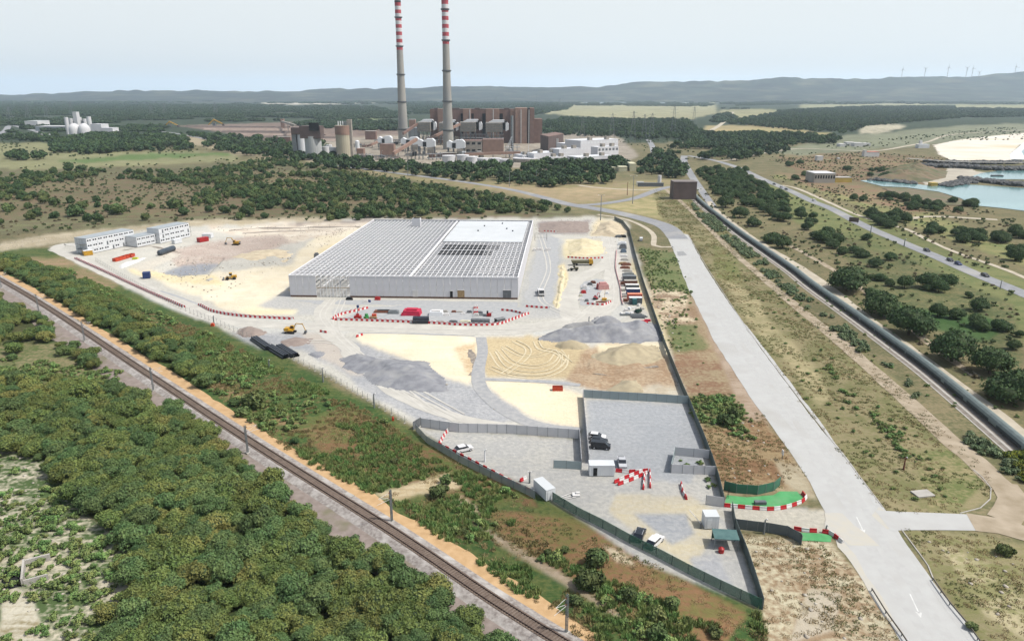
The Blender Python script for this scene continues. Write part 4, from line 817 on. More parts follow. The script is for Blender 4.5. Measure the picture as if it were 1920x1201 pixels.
# ------------------------------------------------------------ red and white barrier blocks
bp_ = [(-.24, 0), (.24, 0), (.2, .25), (.1, .45), (.09, .8), (-.09, .8), (-.1, .45), (-.2, .25)]
def blk(L, m):
    b = MB(); vs = [(x, y, z) for y, x, z in [(yy, xx, zz) for xx in (-L / 2, L / 2) for yy, zz in bp_]]; n = 8
    b.add(vs, [tuple(range(n))[::-1], tuple(range(n, 2 * n))] + [(i, (i + 1) % n, n + (i + 1) % n, n + i) for i in range(n)]); return b.mesh('barrier_block', m)
BLK = [blk(.96, M_red), blk(.96, M_wht)]; BL = []
def barriers(line, label, off=0, step=1.0, dbl=False, start=0):
    for j in range(2 if dbl else 1):
        C = [G(*p) for p in pts(line)]; C = curve_pts(C, .5); acc = 0; k = start + j; last = C[0]; need = 0
        seg = [0]
        for a, b in zip(C, C[1:]): seg.append(seg[-1] + (b - a).length)
        s = .5
        while s < seg[-1]:
            i = max(0, np.searchsorted(seg, s) - 1); a, b = C[i], C[min(i + 1, len(C) - 1)]; d = (b - a).normalized(); p = a + d * (s - seg[i]) + Vector((-d.y, d.x, 0)) * (off + j * .62)
            BL.append((p.x, p.y, math.atan2(d.y, d.x) + random.uniform(-.03, .03), k % 2, label, step)); k += 1; s += step
barriers("823,834 870,858 920,884 985,918 1002,920", 'the row along the lower edge of the left car park', step=1.35)
barriers("823,834 832,818 843,803", 'the short row slanting to the panel fence in the left car park')
barriers("975,903 985,898 990,896", 'the broken end beside the small white container')
barriers("1156,884 1180,886 1210,884", 'the row right of the white cabin', step=1.5)
barriers("1153,905 1180,894 1208,883", 'the upper slanting row of the fan by the pickup', step=1.5)
barriers("1160,909 1185,900 1212,888", 'the lower slanting row of the fan by the pickup', step=1.5)
barriers("1206,917 1208,895 1210,886", 'the left upright row of the fan', step=1.5); barriers("1219,914 1219,895 1218,884", 'the right upright row of the fan', step=1.5)
barriers("1277,908 1280,922 1287,936", 'the short row beside the gate lane', step=1.3)
barriers("1358,949 1400,953 1440,956 1470,953 1498,944 1510,935 1506,928", 'the curved edge of the upper green carpet', step=1.45)
barriers("1490,993 1510,996 1530,997", 'the short piece of the lower green carpet', step=1.45); barriers("1542,998 1558,1002 1578,1017", 'the bent piece at the roadside', step=1.2)
barriers("628,600 700,602 800,606 870,610 930,609 960,600 992,588", 'the front double row of the storage yard', dbl=True, start=0)
barriers("624,599 640,590 665,584 690,578", 'the left double row of the storage yard', dbl=True)
barriers("940,582 960,584 985,590", 'the back right row of the storage yard'); barriers("986,575 1010,577 1030,578", 'the row in front of the parked lorry')
barriers("372,572 400,585 450,593 510,597 552,599", 'the double row below the sand pit', dbl=True)
barriers("140,485 200,512 260,540 345,577", 'the long double row on the haul road', dbl=True)
barriers("1100,570 1130,572 1145,566", 'the row in front of the machine yard'); barriers("1064,483 1100,485 1132,484", 'the row along the sand heap')
barriers("1156,470 1154,500 1158,520 1163,540 1165,560 1168,572", 'the row beside the containers'); barriers("1020,434 1045,435", 'the row behind the hall')
barriers("668,632 680,628", 'the pair by the white sand'); barriers("600,622 612,624", 'the pair by the digger')
BL.sort(key=lambda t: math.hypot(t[0], t[1])); restb = {0: MB(), 1: MB()}
for i, (x, y, r, c, lb, stp) in enumerate(BL):
    if i < 300: o = inst('plastic_barrier', BLK[c], (x, y, .02), r, None, (stp, 1, 1)); tag(o, ('red' if c == 0 else 'white') + ' block in ' + lb, 'barrier', ('red' if c == 0 else 'white') + ' barrier blocks in ' + lb)
    else:
        T = Matrix.Translation((x, y, .02)) @ Matrix.Rotation(r, 4, 'Z'); restb[c].add([T @ v.co for v in BLK[c].vertices], [tuple(p.vertices) for p in BLK[c].polygons])
for c in (0, 1): tag(restb[c].build('plastic_barrier', [M_red, M_wht][c]), 'rest of the %s barrier blocks' % ('red', 'white')[c], 'barriers', kind='stuff')
# ------------------------------------------------------------ green carpets
M_turf = mat('artificial_turf', (94,176,112), (78,158,96), .35, .85, c3=(112,168,116), sc3=.3)
patch('green_carpet', "1358,948 1363,928 1400,932 1450,928 1462,921 1494,921 1506,934 1496,942 1470,951 1440,954", .08, M_turf)['kind'] = 'structure'
patch('green_carpet', "1494,998 1540,1000 1560,1004 1558,1016 1502,1013", .08, M_turf)
# ------------------------------------------------------------ vehicles
def car(name, px, py, face, body, label, kind='hatch', group=None, L=4.4, scale=1.0, pos=None, cat='car'):
    """face: heading in degrees from +x"""
    g = pos or G(px, py); e = empty(name, (g.x, g.y, .06), R(face), label, cat, group); W = 1.8; x = L / 2
    if kind == 'van': P = [(-x, .35), (x, .35), (x, .95), (x - .55, 1.1), (x - 1.35, 1.9), (-x + .1, 1.95), (-x, 1.7)]; C = None
    elif kind == 'pickup': P = [(-x, .4), (x, .4), (x, .95), (x - 1.1, 1.1), (-x, 1.1)]; C = [(x - 1.2, 1.1), (x - 1.9, 1.72), (x - 3.1, 1.72), (x - 3.4, 1.1)]
    else: P = [(-x, .35), (x, .35), (x, .72), (x - .3, .86), (x - 1.15, .97), (-x + .1, 1.0), (-x, .8)]; C = [(x - 1.1, .97), (x - 1.95, 1.46), (-x + .75, 1.5), (-x + .05, 1.0)]
    MB().prof(P, -W / 2, W / 2).build('body', body, e)
    if C:
        MB().prof(C, -W / 2 + .1, W / 2 - .1).build('cabin', M_glass, e); zs = max(z for _, z in C); xs = [c[0] for c in C if c[1] > zs - .06]
        MB().box(min(xs) - .05, -W / 2 + .13, zs - .03, max(xs) + .05, W / 2 - .13, zs + .04).build('roof', body, e)
        if kind == 'pickup': MB().box(-x + .15, -.7, 1.0, x - 3.5, .7, 1.12).build('load_bed', M_dark, e)
        if kind == 'suv': [MB().box(-x + .8, s * .7 - .03, 1.52, x - 2, s * .7 + .03, 1.58).build('roof_rail', M_silver, e) for s in (-1, 1)]
    else:
        MB().prof([(x - .6, 1.15), (x - .55, 1.12), (x - 1.3, 1.84), (x - 1.4, 1.86)], -W / 2 + .12, W / 2 - .12).build('windscreen', M_glass, e)
        for s in (-1, 1): MB().box(-x + .4, s * W / 2 - .02, 1.2, x - 1.4, s * W / 2 + .02, 1.65).build('side_window', M_glass, e)
    for sx_ in (-1, 1):
        for s in (-1, 1): w = MB().tube((sx_ * L * .31, s * (W / 2 - .2), .33), (sx_ * L * .31, s * (W / 2 + .02), .33), .33, n=12).build('wheel', M_tyre, e); MB().tube((sx_ * L * .31, s * (W / 2 + .02), .33), (sx_ * L * .31, s * (W / 2 + .03), .33), .2, n=10).build('rim', M_silver, w)
    for s in (-1, 1): MB().box(x - .08, s * .62 - .2, .62, x + .02, s * .62 + .2, .78).build('headlight', M_wht, e); MB().box(-x - .02, s * .7 - .12, .7, -x + .06, s * .7 + .12, .9).build('tail_light', M_redp, e)
    return e
M_carw = mat('white_car_paint', (244,244,244), (238,238,238), .3, .25, spec=.6)
car('parked_car', 870, 845, 28, M_carw, 'white hatchback alone beside the barrier row in the left car park')
car('parked_car', 1119, 822, -14, M_carw, 'white car, farthest of the three parked side by side')
car('parked_car', 1123, 830, -14, M_black, 'black car in the middle of the three parked side by side')
car('parked_van', 1126, 840, -10, M_black, 'black van, nearest of the three parked side by side', 'van', L=4.8, cat='van')
car('parked_pickup', 1166, 872, -92, M_silver, 'silver pickup right of the white cabin', 'pickup', L=4.8, cat='pickup')
car('parked_car', 1199, 1006, 68, M_black, 'dark estate car by the green netting fence', 'suv')
car('parked_car', 1228, 1019, 52, M_carw, 'white car beside the dark one at the netting fence', L=4.6)
car('parked_van', 1202, 451, 80, M_carw, 'white van outside the fence by the curve of the road', 'van', L=4.8, cat='van')
def road_cars():
    for (x, y, m, lb, off) in ((1457, 347, M_black, 'dark car farthest along the highway', 1.8), (1468, 352, M_silver, 'silver car far along the highway, second from the far end', 1.8), (1477, 356, M_black, 'dark car far along the highway, third from the far end', 1.8), (1522, 377, M_carw, 'white car on the highway by the lone tall pine', -1.8), (1739, 471, M_black, 'dark car, first of the four spread along the near highway', -1.8), (1781, 488, M_black, 'dark car, second of the four spread along the near highway', -1.8), (1801, 497, M_blu, 'blue car, third of the four spread along the near highway', -1.8), (1862, 517, M_black, 'dark car nearest to the right edge on the highway', -1.8)):
        g = G(x, y); i = min(range(len(HWY) - 1), key=lambda k: (HWY[k] - g).length); d = (HWY[i + 1] - HWY[i]).normalized()
        c = HWY[i] + Vector((-d.y, d.x, 0)) * off * -1; car('moving_car', 0, 0, math.degrees(math.atan2(d.y, d.x)), m, lb, pos=c, L=4.8)
road_cars()
for px, py, lb in ((1642, 289, 'by the red roofed cafe'), (1650, 290, 'right of the red roofed cafe')): pass
def block(name, px0, px1, py, ty, depth, m, label, cat, roof=None, py1=None, group=None, wins=None, parts=None):
    """a box shaped thing: front foot between two picture points, top seen at ty"""
    a = G(px0, py); b = G(px1, py1 or py); h = HT(px0, py, ty); L = (b - a).length; r = math.atan2((b - a).y, (b - a).x); e = empty(name, a, r, label, cat, group)
    MB().box(0, 0, 0, L, depth, h - .15).build('wall', m, e); MB().box(-.15, -.15, h - .15, L + .15, depth + .15, h + .15).build('roof', roof or m, e)
    if wins:
        nx, nz, wm = wins
        for k in range(nz):
            for i in range(nx):
                x = L * (i + .5) / nx; z = h * (k + .45) / nz; MB().box(x - L / nx * .3, -.06, z, x + L / nx * .3, .02, z + h / nz * .34).build('window', wm, e)
    return e, L, h
# containers and cabins on the compound
def container(px0, px1, py, depth, h, m, label, name='shipping_container', roof=None, py1=None, door=True, cat='container', rows=1):
    a = G(px0, py); b = G(px1, py1 or py); L = (b - a).length; r = math.atan2((b - a).y, (b - a).x); e = empty(name, a, r, label, cat)
    MB().box(0, 0, .15, L, depth, h).build('body', m, e); MB().box(-.04, -.04, h, L + .04, depth + .04, h + .08).build('roof', roof or m, e); MB().box(.1, .1, 0, L - .1, depth - .1, .15).build('base_frame', M_gry, e)
    n = int(L / .5); R_b = MB().box(-.04, -.035, .2, .04, 0, h - .08).mesh('rib', m)
    for i in range(1, n): inst('rib', R_b, (L * i / n, 0, 0), 0, e)
    if door: d = MB().box(L * .15, -.07, .25, L * .15 + .9, -.036, 2.2).build('door', M_dark if door == 2 else m, e); MB().box(L * .15 + .75, -.1, 1.1, L * .15 + .82, -.07, 1.25).build('handle', M_galv, d)
    return e
M_cab = mat('cabin_white', (240,243,245), (232,235,238), .5, .5)
container(1105, 1152, 893, 2.6, 2.7, M_cab, 'white site cabin with one dark door beside the silver pickup', 'site_cabin', M_roofw, door=2, cat='cabin')
container(1024, 1041, 940, 5.4, 2.6, M_cab, 'small white container at the netting fence corner', 'white_container', M_roofw, py1=935)
container(1321, 1347, 992, 2.6, 2.8, M_cab, 'small white guard booth by the gate', 'guard_booth', M_roofw, cat='booth', door=1)
sh = empty('canopy_shelter', G(1338, 1030), R(-6), 'small canopy with a glassy green roof beside the dark fence', 'shelter')
MB().box(0, 0, 2.3, 4.6, 3.4, 2.42).build('canopy', mat('green_glass', (96,128,124), (80,112,110), .8, .25), sh)
for x in (.1, 4.4):
    for y in (.1, 3.2): MB().cb(x, y, 0, .12, .12, 2.3).build('post', M_galv, sh)
MB().box(.1, 3.3, .3, 4.5, 3.38, 2.2).build('back_sheet', M_fgn, sh)
tag(MB().lathe([(.5, 0), (.55, .3), (.55, .9), (.3, 1.1), (.1, 1.2)], 12).build('red_tank', M_redp, None, G(1352, 1035)), 'red bin standing in front of the green canopy', 'bin')
bb = empty('boom_barrier', G(1314, 990), 0, 'white barrier arm beside the guard booth', 'barrier'); MB().cb(0, 0, 0, .35, .35, 1.1).build('cabinet', M_gry, bb); MB().bar((0, 0, 1), (-1.2, 5, 1.1), .09).build('arm', M_wht, bb)
def frame(name, px, py, w, d, h, m, label, cat='frame'):
    e = empty(name, G(px, py), 0, label, cat)
    for x in (0, w):
        for y in (0, d): MB().cb(x, y, 0, .1, .1, h).build('post', m, e)
    for z in (h * .5, h): MB().bar((0, 0, z), (w, 0, z), .06).build('rail', m, e); MB().bar((0, d, z), (w, d, z), .06).build('rail', m, e)
    return e
# pile of white pipes on the compound, boards
for k, (x, y, x2, y2) in enumerate(((1043, 936, 1078, 928), (1046, 938, 1080, 931), (1050, 932, 1070, 924))):
    a, b = G(x, y, .15), G(x2, y2, .15); tag(MB().tube((0, 0, 0), b - a, .07).build('white_pole', M_wht, None, a), 'white pole lying on the yard right of the small container', 'pole', 'white poles on the yard')
tag(MB().cb(0, 0, 0, 1.6, 1.4, .5).cb(.4, .2, .5, .8, .6, .3).build('white_sack', M_wht, None, G(1080, 929)), 'white sack at the end of the poles', 'sack')
tag(MB().cb(0, 0, 0, 4, 2.6, .3).build('chamber_cover', M_conc, None, G(1730, 926), R(10)), 'flat concrete chamber lid on the dry verge right of the road', 'lid')
e = empty('skip_box', G(1036, 733), 0, 'small orange box by the white sand', 'box'); MB().box(0, 0, 0, 3, 1.5, .15).box(0, 0, .15, 3, .1, 1.2).box(0, 1.4, .15, 3, 1.5, 1.2).box(0, .1, .15, .1, 1.4, 1.2).box(2.9, .1, .15, 3, 1.4, 1.2).build('body', M_ora, e); MB().box(.1, .1, .5, 2.9, 1.4, .6).build('load', M_rust, e)
# containers by the site fence
cs = [(1168, 1193, 528, M_gry, M_galv, 'grey container farthest in the row by the long fence'), (1171, 1195, 537, M_rust, M_conc, 'rust red container with a pale roof, second in the row'), (1173, 1198, 545, M_gry, M_wht, 'dark blue grey container with white roof, third in the row'), (1175, 1200, 553, M_blu, M_wht, 'deep blue container with a white roof, fourth in the row'), (1177, 1204, 563, M_ora, mat('salmon_roof', (230,150,120), (216,136,110), 1), 'orange container with salmon roof, fifth in the row'), (1180, 1204, 570, M_gry, M_cab, 'grey container with pale roof nearest in the row')]
for x0, x1, y, m, rf, lb in cs: container(x0, x1, y, 2.4, 2.6, m, lb, roof=rf)
for k, (x, y, m, lb) in enumerate(((1167, 533, M_rust, 'rusty'), (1168, 546, M_conc, 'pale'), (1171, 557, M_conc, 'grey'), (1173, 565, M_rust, 'brown'))):
    tag(MB().cb(0, 0, 0, 1.8, 1.2, 1.0).cb(0, .1, 1.0, 1.6, 1.0, .2).build('crate', m, None, G(x, y)), lb + ' crate at the left end of the container row', 'crate')
e = container(1186, 1194, 572, 2, 2.4, M_teal, 'teal cabin in front of the container row', 'teal_cabin')
for k, (x, y, w, d, h, m) in enumerate(((1174, 583, 1.6, 1, .8, M_wht), (1180, 580, 1.4, 1.2, .9, M_cab), (1188, 578, .6, 2.6, .6, M_wht), (1192, 584, 1.6, 1.0, .7, M_wht), (1184, 588, 2.0, 1, .7, M_wht), (1166, 590, 2, 1, .7, M_wht), (1176, 589, 1.8, 1, .8, M_cab), (1198, 573, 1.5, 1, .8, M_wht), (1204, 579, 2.0, 1.2, .5, M_conc))):
    tag(MB().cb(0, 0, 0, w, d, h * .8).cb(0, 0, h * .8, w * .8, d * .8, h * .3).build('pallet_load', m, None, G(x, y), k), 'pale wrapped pallet load in front of the container row', 'pallet load', 'pallet loads by the containers')
sw = crown('leafy_heap', 99, 3.4, 1.6, 0, 6, 300, .3, [mat('green_tarp', (40,84,76), (32,66,60), 1), M_core], .8); tag(inst('green_heap', sw, G(1198, 586)), 'dark green covered heap in front of the containers', 'heap')
for k, (x, y, l, m) in enumerate(((1163, 592, 17, M_galv), (1182, 595, 12, M_galv), (1185, 597, 9, M_gry))): tag(MB().box(0, 0, 0, l * .55, .6, .5).box(.1, .1, .5, l * .5, .5, .8).build('beam_bundle', m, None, G(x, y)), ['long', 'shorter', 'short dark'][k] + ' bundle of grey beams behind the gravel ridge', 'beams')
tag(MB().cb(0, 0, 0, 3.4, 1.6, .5).cb(-.4, 0, .5, 2, 1.2, .4).build('red_cover', M_red, None, G(1206, 605)), 'red cover lying on the gravel ridge by the fence', 'cover'); tag(MB().cb(0, 0, 0, 2.2, 1.2, .7).build('red_cover', mat('crimson_sheet', (190,40,70), (170,36,60), 1), None, G(1214, 602)), 'crimson box beside the red cover by the fence', 'box')
# ------------------------------------------------------------ machines
def excavator(px, py, face, m, label, s=1.0, rz=0):
    e = empty('excavator', G(px, py), R(face), label, 'excavator'); e.scale = (s, s, s)
    for k in (-1, 1):
        t = MB().prof([(-2, .15), (-1.7, 0), (1.7, 0), (2, .15), (2.1, .5), (1.8, .85), (-1.8, .85), (-2.1, .5)], k * 1.2 - .3, k * 1.2 + .3).build('track', M_tyre, e)
    MB().box(-.9, -.9, .5, .9, .9, 1.05).build('undercarriage', M_gry, e)
    MB().box(-2.2, -1.3, 1.05, 1.3, 1.3, 1.6).box(-2.2, -1.3, 1.6, -.4, 1.3, 2.3).build('body', m, e); MB().box(-2.4, -1.2, 1.1, -2.2, 1.2, 2.1).build('counterweight', M_gry, e)
    c = MB().prof([(-.1, 1.6), (1.3, 1.6), (1.4, 2.2), (1.0, 3.0), (-.1, 3.0)], .3, 1.3).build('cab', m, e); MB().prof([(.05, 2.0), (1.32, 2.0), (1.36, 2.3), (1.05, 2.85), (.05, 2.85)], .27, 1.33).build('window', M_glass, c)
    MB().bar((.9, -.3, 1.5), (2.8, -.3, 4.3), .3).bar((2.8, -.3, 4.3), (5.6, -.3, 4.1), .26).build('boom', m, e); MB().bar((5.3, -.3, 4.4), (6.6, -.3, 1.3), .22).build('arm', m, e)
    MB().bar((1.3, -.3, 1.9), (3.0, -.3, 3.6), .1).build('ram', M_silver, e); MB().prof([(6.2, 1.4), (6.9, 1.5), (7.0, .5), (6.2, .1), (5.7, .4), (6.1, .8)], -.9, .3).build('bucket', M_gry, e); return e
excavator(545, 624, -6, M_yel, 'yellow excavator by the gravel heap near the black pipes', .88)
excavator(443, 459, 176, M_yel, 'yellow excavator on the sand near the red container', .95)
def loader(px, py, face, m, label, s=1):
    e = empty('wheel_loader', G(px, py), R(face), label, 'loader'); e.scale = (s, s, s)
    for x in (-1.5, 1.5):
        for k in (-1, 1): MB().tube((x, k * .8, .75), (x, k * 1.35, .75), .75, n=12).build('wheel', M_tyre, e)
    MB().box(-2.7, -.8, .9, -.2, .8, 2.0).box(-.2, -.5, .8, 2, .5, 1.4).build('body', m, e); c = MB().box(-.7, -.7, 2.0, .5, .7, 3.1).build('cab', M_glass, e); MB().box(-.8, -.8, 3.1, .6, .8, 3.25).build('roof', m, c)
    MB().bar((1, -.5, 1.5), (3, -.5, .7), .14).bar((1, .5, 1.5), (3, .5, .7), .14).build('lift_arm', m, e); MB().prof([(2.8, .9), (3.2, 1.3), (3.4, 1.2), (3.1, .5), (3.9, .15), (3.8, .05), (2.9, .2)], -1.3, 1.3).build('bucket', M_gry, e)
loader(433, 524, 200, M_yel, 'wheel loader in the middle of the yellow sand', 1)
def truck(px, py, face, cab, load, label, L=7.5, kind='flat', s=1):
    e = empty('lorry', G(px, py), R(face), label, 'lorry'); e.scale = (s, s, s)
    c = MB().prof([(L / 2 - 2, .7), (L / 2, .7), (L / 2, 2.0), (L / 2 - .25, 3.0), (L / 2 - 2, 3.0)], -1.2, 1.2).build('cab', cab, e); MB().prof([(L / 2 - .02, 1.6), (L / 2 + .04, 1.6), (L / 2 + .03, 2.0), (L / 2 - .17, 2.7), (L / 2 - .24, 2.7)], -1.05, 1.05).build('windscreen', M_glass, c)
    MB().box(-L / 2, -.5, .8, L / 2 - 2, .5, 1.1).build('chassis', M_gry, e)
    if kind == 'flat': MB().box(-L / 2, -1.2, 1.1, L / 2 - 2.2, 1.2, 1.35).box(-L / 2, -1.2, 1.35, L / 2 - 2.2, -1.1, 1.8).box(-L / 2, 1.1, 1.35, L / 2 - 2.2, 1.2, 1.8).build('load_bed', load, e)
    elif kind == 'tip': MB().prof([(-L / 2 - .3, 1.9), (-L / 2 + .3, 1.2), (L / 2 - 2.4, 1.2), (L / 2 - 2.1, 2.4), (-L / 2 - .3, 2.4)], -1.3, 1.3).build('tipper_body', load, e)
    else: MB().tube((-L / 2 + .2, 0, 2.4), (-.3, 0, 1.9), .6, 1.2, 12).tube((-.3, 0, 1.9), (L / 2 - 2.3, 0, 1.7), 1.2, .8, 12).build('drum', load, e)
    for x in (-L / 2 + 1, -L / 2 + 2.2, L / 2 - 1.1):
        for k in (-1, 1): MB().tube((x, k * .8, .5), (x, k * 1.22, .5), .5, n=10).build('wheel', M_tyre, e)
    return e
truck(1014, 551, -88, M_wht, M_cab, 'white lorry parked between the hall and the sand strip', 9, 'flat', 1.0)
truck(1092, 497, 2, M_yel, mat('olive_body', (120,116,90), (104,100,78), 1), 'yellow dump truck with an olive body by the sand heap', 10, 'tip', 1.05)
loader(1076, 507, 180, mat('olive_body', (120,116,90)), 'olive roller standing left of the dump truck', .8)
# boom lift, small green and beige machines, storage goods
e = empty('boom_lift', G(671, 598), 0, 'red and blue boom lift at the left of the storage yard', 'lift')
MB().cb(0, 0, .4, 2.6, 1.8, 1.0).build('body', M_redp, e); [MB().tube((x, k * .8, .4), (x, k * 1.1, .4), .4, n=8).build('wheel', M_tyre, e) for x in (-1, 1) for k in (-1, 1)]; MB().cb(0, 0, 1.4, 1, 1, .8).build('turret', M_redp, e)
MB().bar((0, 0, 1.6), (.2, 0, 4.6), .22).build('arm', M_gry, e); MB().cb(.3, 0, 4.6, .8, .8, .9).build('basket', M_blu, e)
e = empty('telehandler', G(687, 599), 20, 'small bright green machine beside the boom lift', 'machine'); MB().cb(0, 0, .4, 1.8, 1.2, 1.0).build('body', M_grn, e); MB().cb(.2, 0, 1.4, .9, .9, .9).build('cab', M_grn, e); [MB().tube((x, k * .5, .35), (x, k * .75, .35), .35, n=8).build('wheel', M_tyre, e) for x in (-.6, .6) for k in (-1, 1)]
e = empty('dumper', G(700, 599), 0, 'beige dumper with an orange hopper right of the green machine', 'dumper'); MB().cb(0, 0, .4, 2.6, 1.4, .9).build('body', M_wood_, e); MB().cb(.3, .6, 1.3, 1.6, 1.2, .8).build('hopper', M_ora, e); [MB().tube((x, k * .6, .45), (x, k * .9, .45), .45, n=10).build('wheel', M_tyre, e) for x in (-.9, .9) for k in (-1, 1)]
def pile(name, px, py, w, d, h, m, label, cat='load', rz=0, top=None, sl=.15):
    e = empty(name, G(px, py), R(rz), label, cat); k = 1 - sl
    MB().add([(-w / 2, -d / 2, 0), (w / 2, -d / 2, 0), (w / 2, d / 2, 0), (-w / 2, d / 2, 0), (-w / 2 * k, -d / 2 * k, h), (w / 2 * k, -d / 2 * k, h * .9), (w / 2 * k, d / 2 * k, h), (-w / 2 * k, d / 2 * k, h * .95)], [(0, 3, 2, 1), (4, 5, 6, 7), (0, 1, 5, 4), (1, 2, 6, 5), (2, 3, 7, 6), (3, 0, 4, 7)]).build('stack', m, e)
    MB().cb(0, 0, h, w * .6, d * .5, h * .22).build('top_layer', top or m, e); return e
M_pink = mat('crimson_tarpaulin', (214,50,84), (196,44,74), .8, .6)
pile('tarpaulin_stack', 773, 589, 7, 4.5, 2.0, M_pink, 'load under a crimson tarpaulin in the storage yard', 'tarpaulin', -4, sl=.1)
pile('crimson_bag', 757, 591, 2, 1.6, 1, M_pink, 'crimson bundle in front of the tarpaulin stack'); pile('white_stack', 818, 590, 5.6, 3.6, 1.6, M_cab, 'stack of goods under white sheeting in the storage yard', 'load', 0, M_wht)
pile('white_stack', 786, 586, 1.8, 2.2, 1.2, M_wht, 'white bags right of the crimson tarpaulin', 'bags'); pile('rusty_stack', 719, 585, 8, 2.6, .8, M_rust, 'low stack of rusty steel at the back of the storage yard', 'steel stack', 0, M_dark); pile('mesh_heap', 738, 587, 4.4, 2.4, 1.1, M_galv, 'heap of wire mesh beside the rusty steel', 'heap')
for k, (x, y) in enumerate(((892, 588), (892, 584), (892, 580), (892, 577))): pile('striped_stack', x, y, 1.9, 1.1, 1.1, M_red if k % 2 == 0 else M_wht, ['nearest red layer', 'white layer behind the nearest red one', 'farther red layer', 'farthest white layer'][k] + ' of the striped stack in the storage yard', 'stack', 0, M_wht)
for k, (x, y, w, d, h, m, lb) in enumerate(((837, 591, 2.4, 1.2, .8, M_wht, 'white and orange load'), (835, 585, 2, 1, .7, M_conc, 'pale load'), (851, 585, 2, 1, .6, M_rust, 'brownish load'), (862, 585, 2.6, 1, .4, M_conc, 'flat pale load'), (880, 586, 2.2, 1, .8, M_gry, 'grey load left of the striped stack'), (905, 591, 4.6, 1.6, .5, M_galv, 'flat grey sheets'), (898, 587, 3.2, 1.4, .7, M_gry, 'grey load right of the striped stack'), (893, 593, 2.2, 1, 1.2, M_wht, 'white sack'), (868, 589, 1.6, .8, .5, M_wht, 'small white load'), (872, 603, 4.2, 1.8, .5, mat('cream_sheet', (230,226,200), (214,210,186), 1), 'cream coloured sheets at the front row'), (812, 603, 3, .8, .4, M_wht, 'low white load at the front row'), (826, 604, 4, .9, .5, M_conc, 'long pale load at the front row'), (850, 604, 3.4, 1, .7, M_gry, 'dark grey load at the front row'), (686, 567, 2, 1, .9, M_wht, 'white load by the front wall of the hall'), (692, 566, 1.4, 1, .8, M_blu, 'blue load by the front wall'), (708, 562, 2.4, 1.4, 1.2, M_redp, 'red load by the front wall'), (655, 562, 3, 1, .9, M_dark, 'dark load at the hall gate'))):
    pile('stacked_goods', x, y, w, d, h, m, lb + ('' if k > 12 else ' in the storage yard'), 'load', random.uniform(-8, 8))
e = empty('red_machine', G(917, 593), 0, 'small red and black machine at the right of the storage yard', 'machine'); MB().cb(0, 0, .3, 1.8, 1.2, 1.0).build('body', M_redp, e); MB().cb(-.6, 0, 1.3, .7, 1, .9).build('mast', M_tyre, e); MB().bar((.3, 0, 1.2), (1.4, 0, 1.8), .12).build('arm', M_redp, e)
def pipes(name, x0, y0, x1, y1, rows, r, m, label, group, cap=False, pyr=True):
    a, b = G(x0, y0), G(x1, y1); d = b - a; n = Vector((-d.y, d.x, 0)).normalized()
    me = MB().tube((0, 0, 0), d, r, n=10, cap=False).tube((0, 0, 0), d, r * .9, n=10, cap=False)
    me = me.mesh('pipe', m)
    for k, c in enumerate(rows):
        for i in range(c): p = a + n * ((i - c / 2) * 2.05 * r + (k * .0)) + Vector((0, 0, r + k * 1.75 * r)); o = inst(name, me, p); tag(o, label, 'pipe', group)
pipes('black_pipe', 479, 636, 507, 655, (4, 3), .38, M_pipe, 'black pipe in the far bundle beside the haul road', 'pipes of the far black bundle')
pipes('black_pipe', 508, 652, 540, 671, (4, 3), .38, M_pipe, 'black pipe in the near left bundle beside the haul road', 'pipes of the near left black bundle')
pipes('black_pipe', 526, 651, 556, 669, (4, 3), .38, M_pipe, 'black pipe in the near right bundle with rusty ends', 'pipes of the near right black bundle')
pipes('dark_pipe', 775, 604, 804, 604, (4, 4, 3), .42, M_pipe, 'dark pipe in the stack at the middle of the storage yard', 'pipes in the middle of the storage yard')
pipes('grey_pipe', 884, 605, 918, 606, (3, 2), .5, M_gry, 'grey pipe in the long bundle at the front of the storage yard', 'grey pipes of the storage yard')
pipes('grey_pipe', 928, 605, 944, 602, (2, 2), .5, M_gry, 'grey pipe in the short bundle at the right end of the storage yard', 'short grey pipes of the storage yard')
# western yard
def tank(px0, py0, px1, py1, r, m, label):
    a, b = G(px0, py0, r), G(px1, py1, r); e = empty('long_tank', (a.x, a.y, 0), 0, label, 'tank'); d = b - a
    MB().tube((0, 0, r), d + Vector((0, 0, r)), r, n=18).build('shell', m, e); u = d.normalized()
    for q, s in (((0, 0, r), -1), (d + Vector((0, 0, r)), 1)): q = Vector(q); MB().tube(q, q + u * s * .7, r * .96, r * .55, 18).build('end_cap', m, e)
    for k in (.25, .75): MB().cb(d.x * k, d.y * k, 0, .5, 2, .6).build('saddle', M_conc, e)
tank(299, 474, 325, 465, 1.5, M_tank, 'long dark grey tank lying in the yard of the white cabins')
for k, (x0, x1, y) in enumerate(((217, 229, 491), (228, 238, 488), (238, 247, 485), (247, 254, 483))): a, b = G(x0, y), G(x1, y - 3); L = (b - a).length; e = empty('red_skip', a, math.atan2((b - a).y, (b - a).x), ['first from the left', 'second from the left', 'third from the left', 'last on the right'][k] + ' of the row of orange red skips', 'skip'); MB().box(0, 0, .1, L * .94, 2.2, .3).box(0, 0, .3, L * .94, .1, 1.7).box(0, 2.1, .3, L * .94, 2.2, 1.7).box(0, .1, .3, .1, 2.1, 1.7).box(L * .94 - .1, .1, .3, L * .94, 2.1, 1.7).build('body', M_ora, e); MB().box(.1, .1, .9, L * .94 - .1, 2.1, 1.0).build('load', M_rust, e)
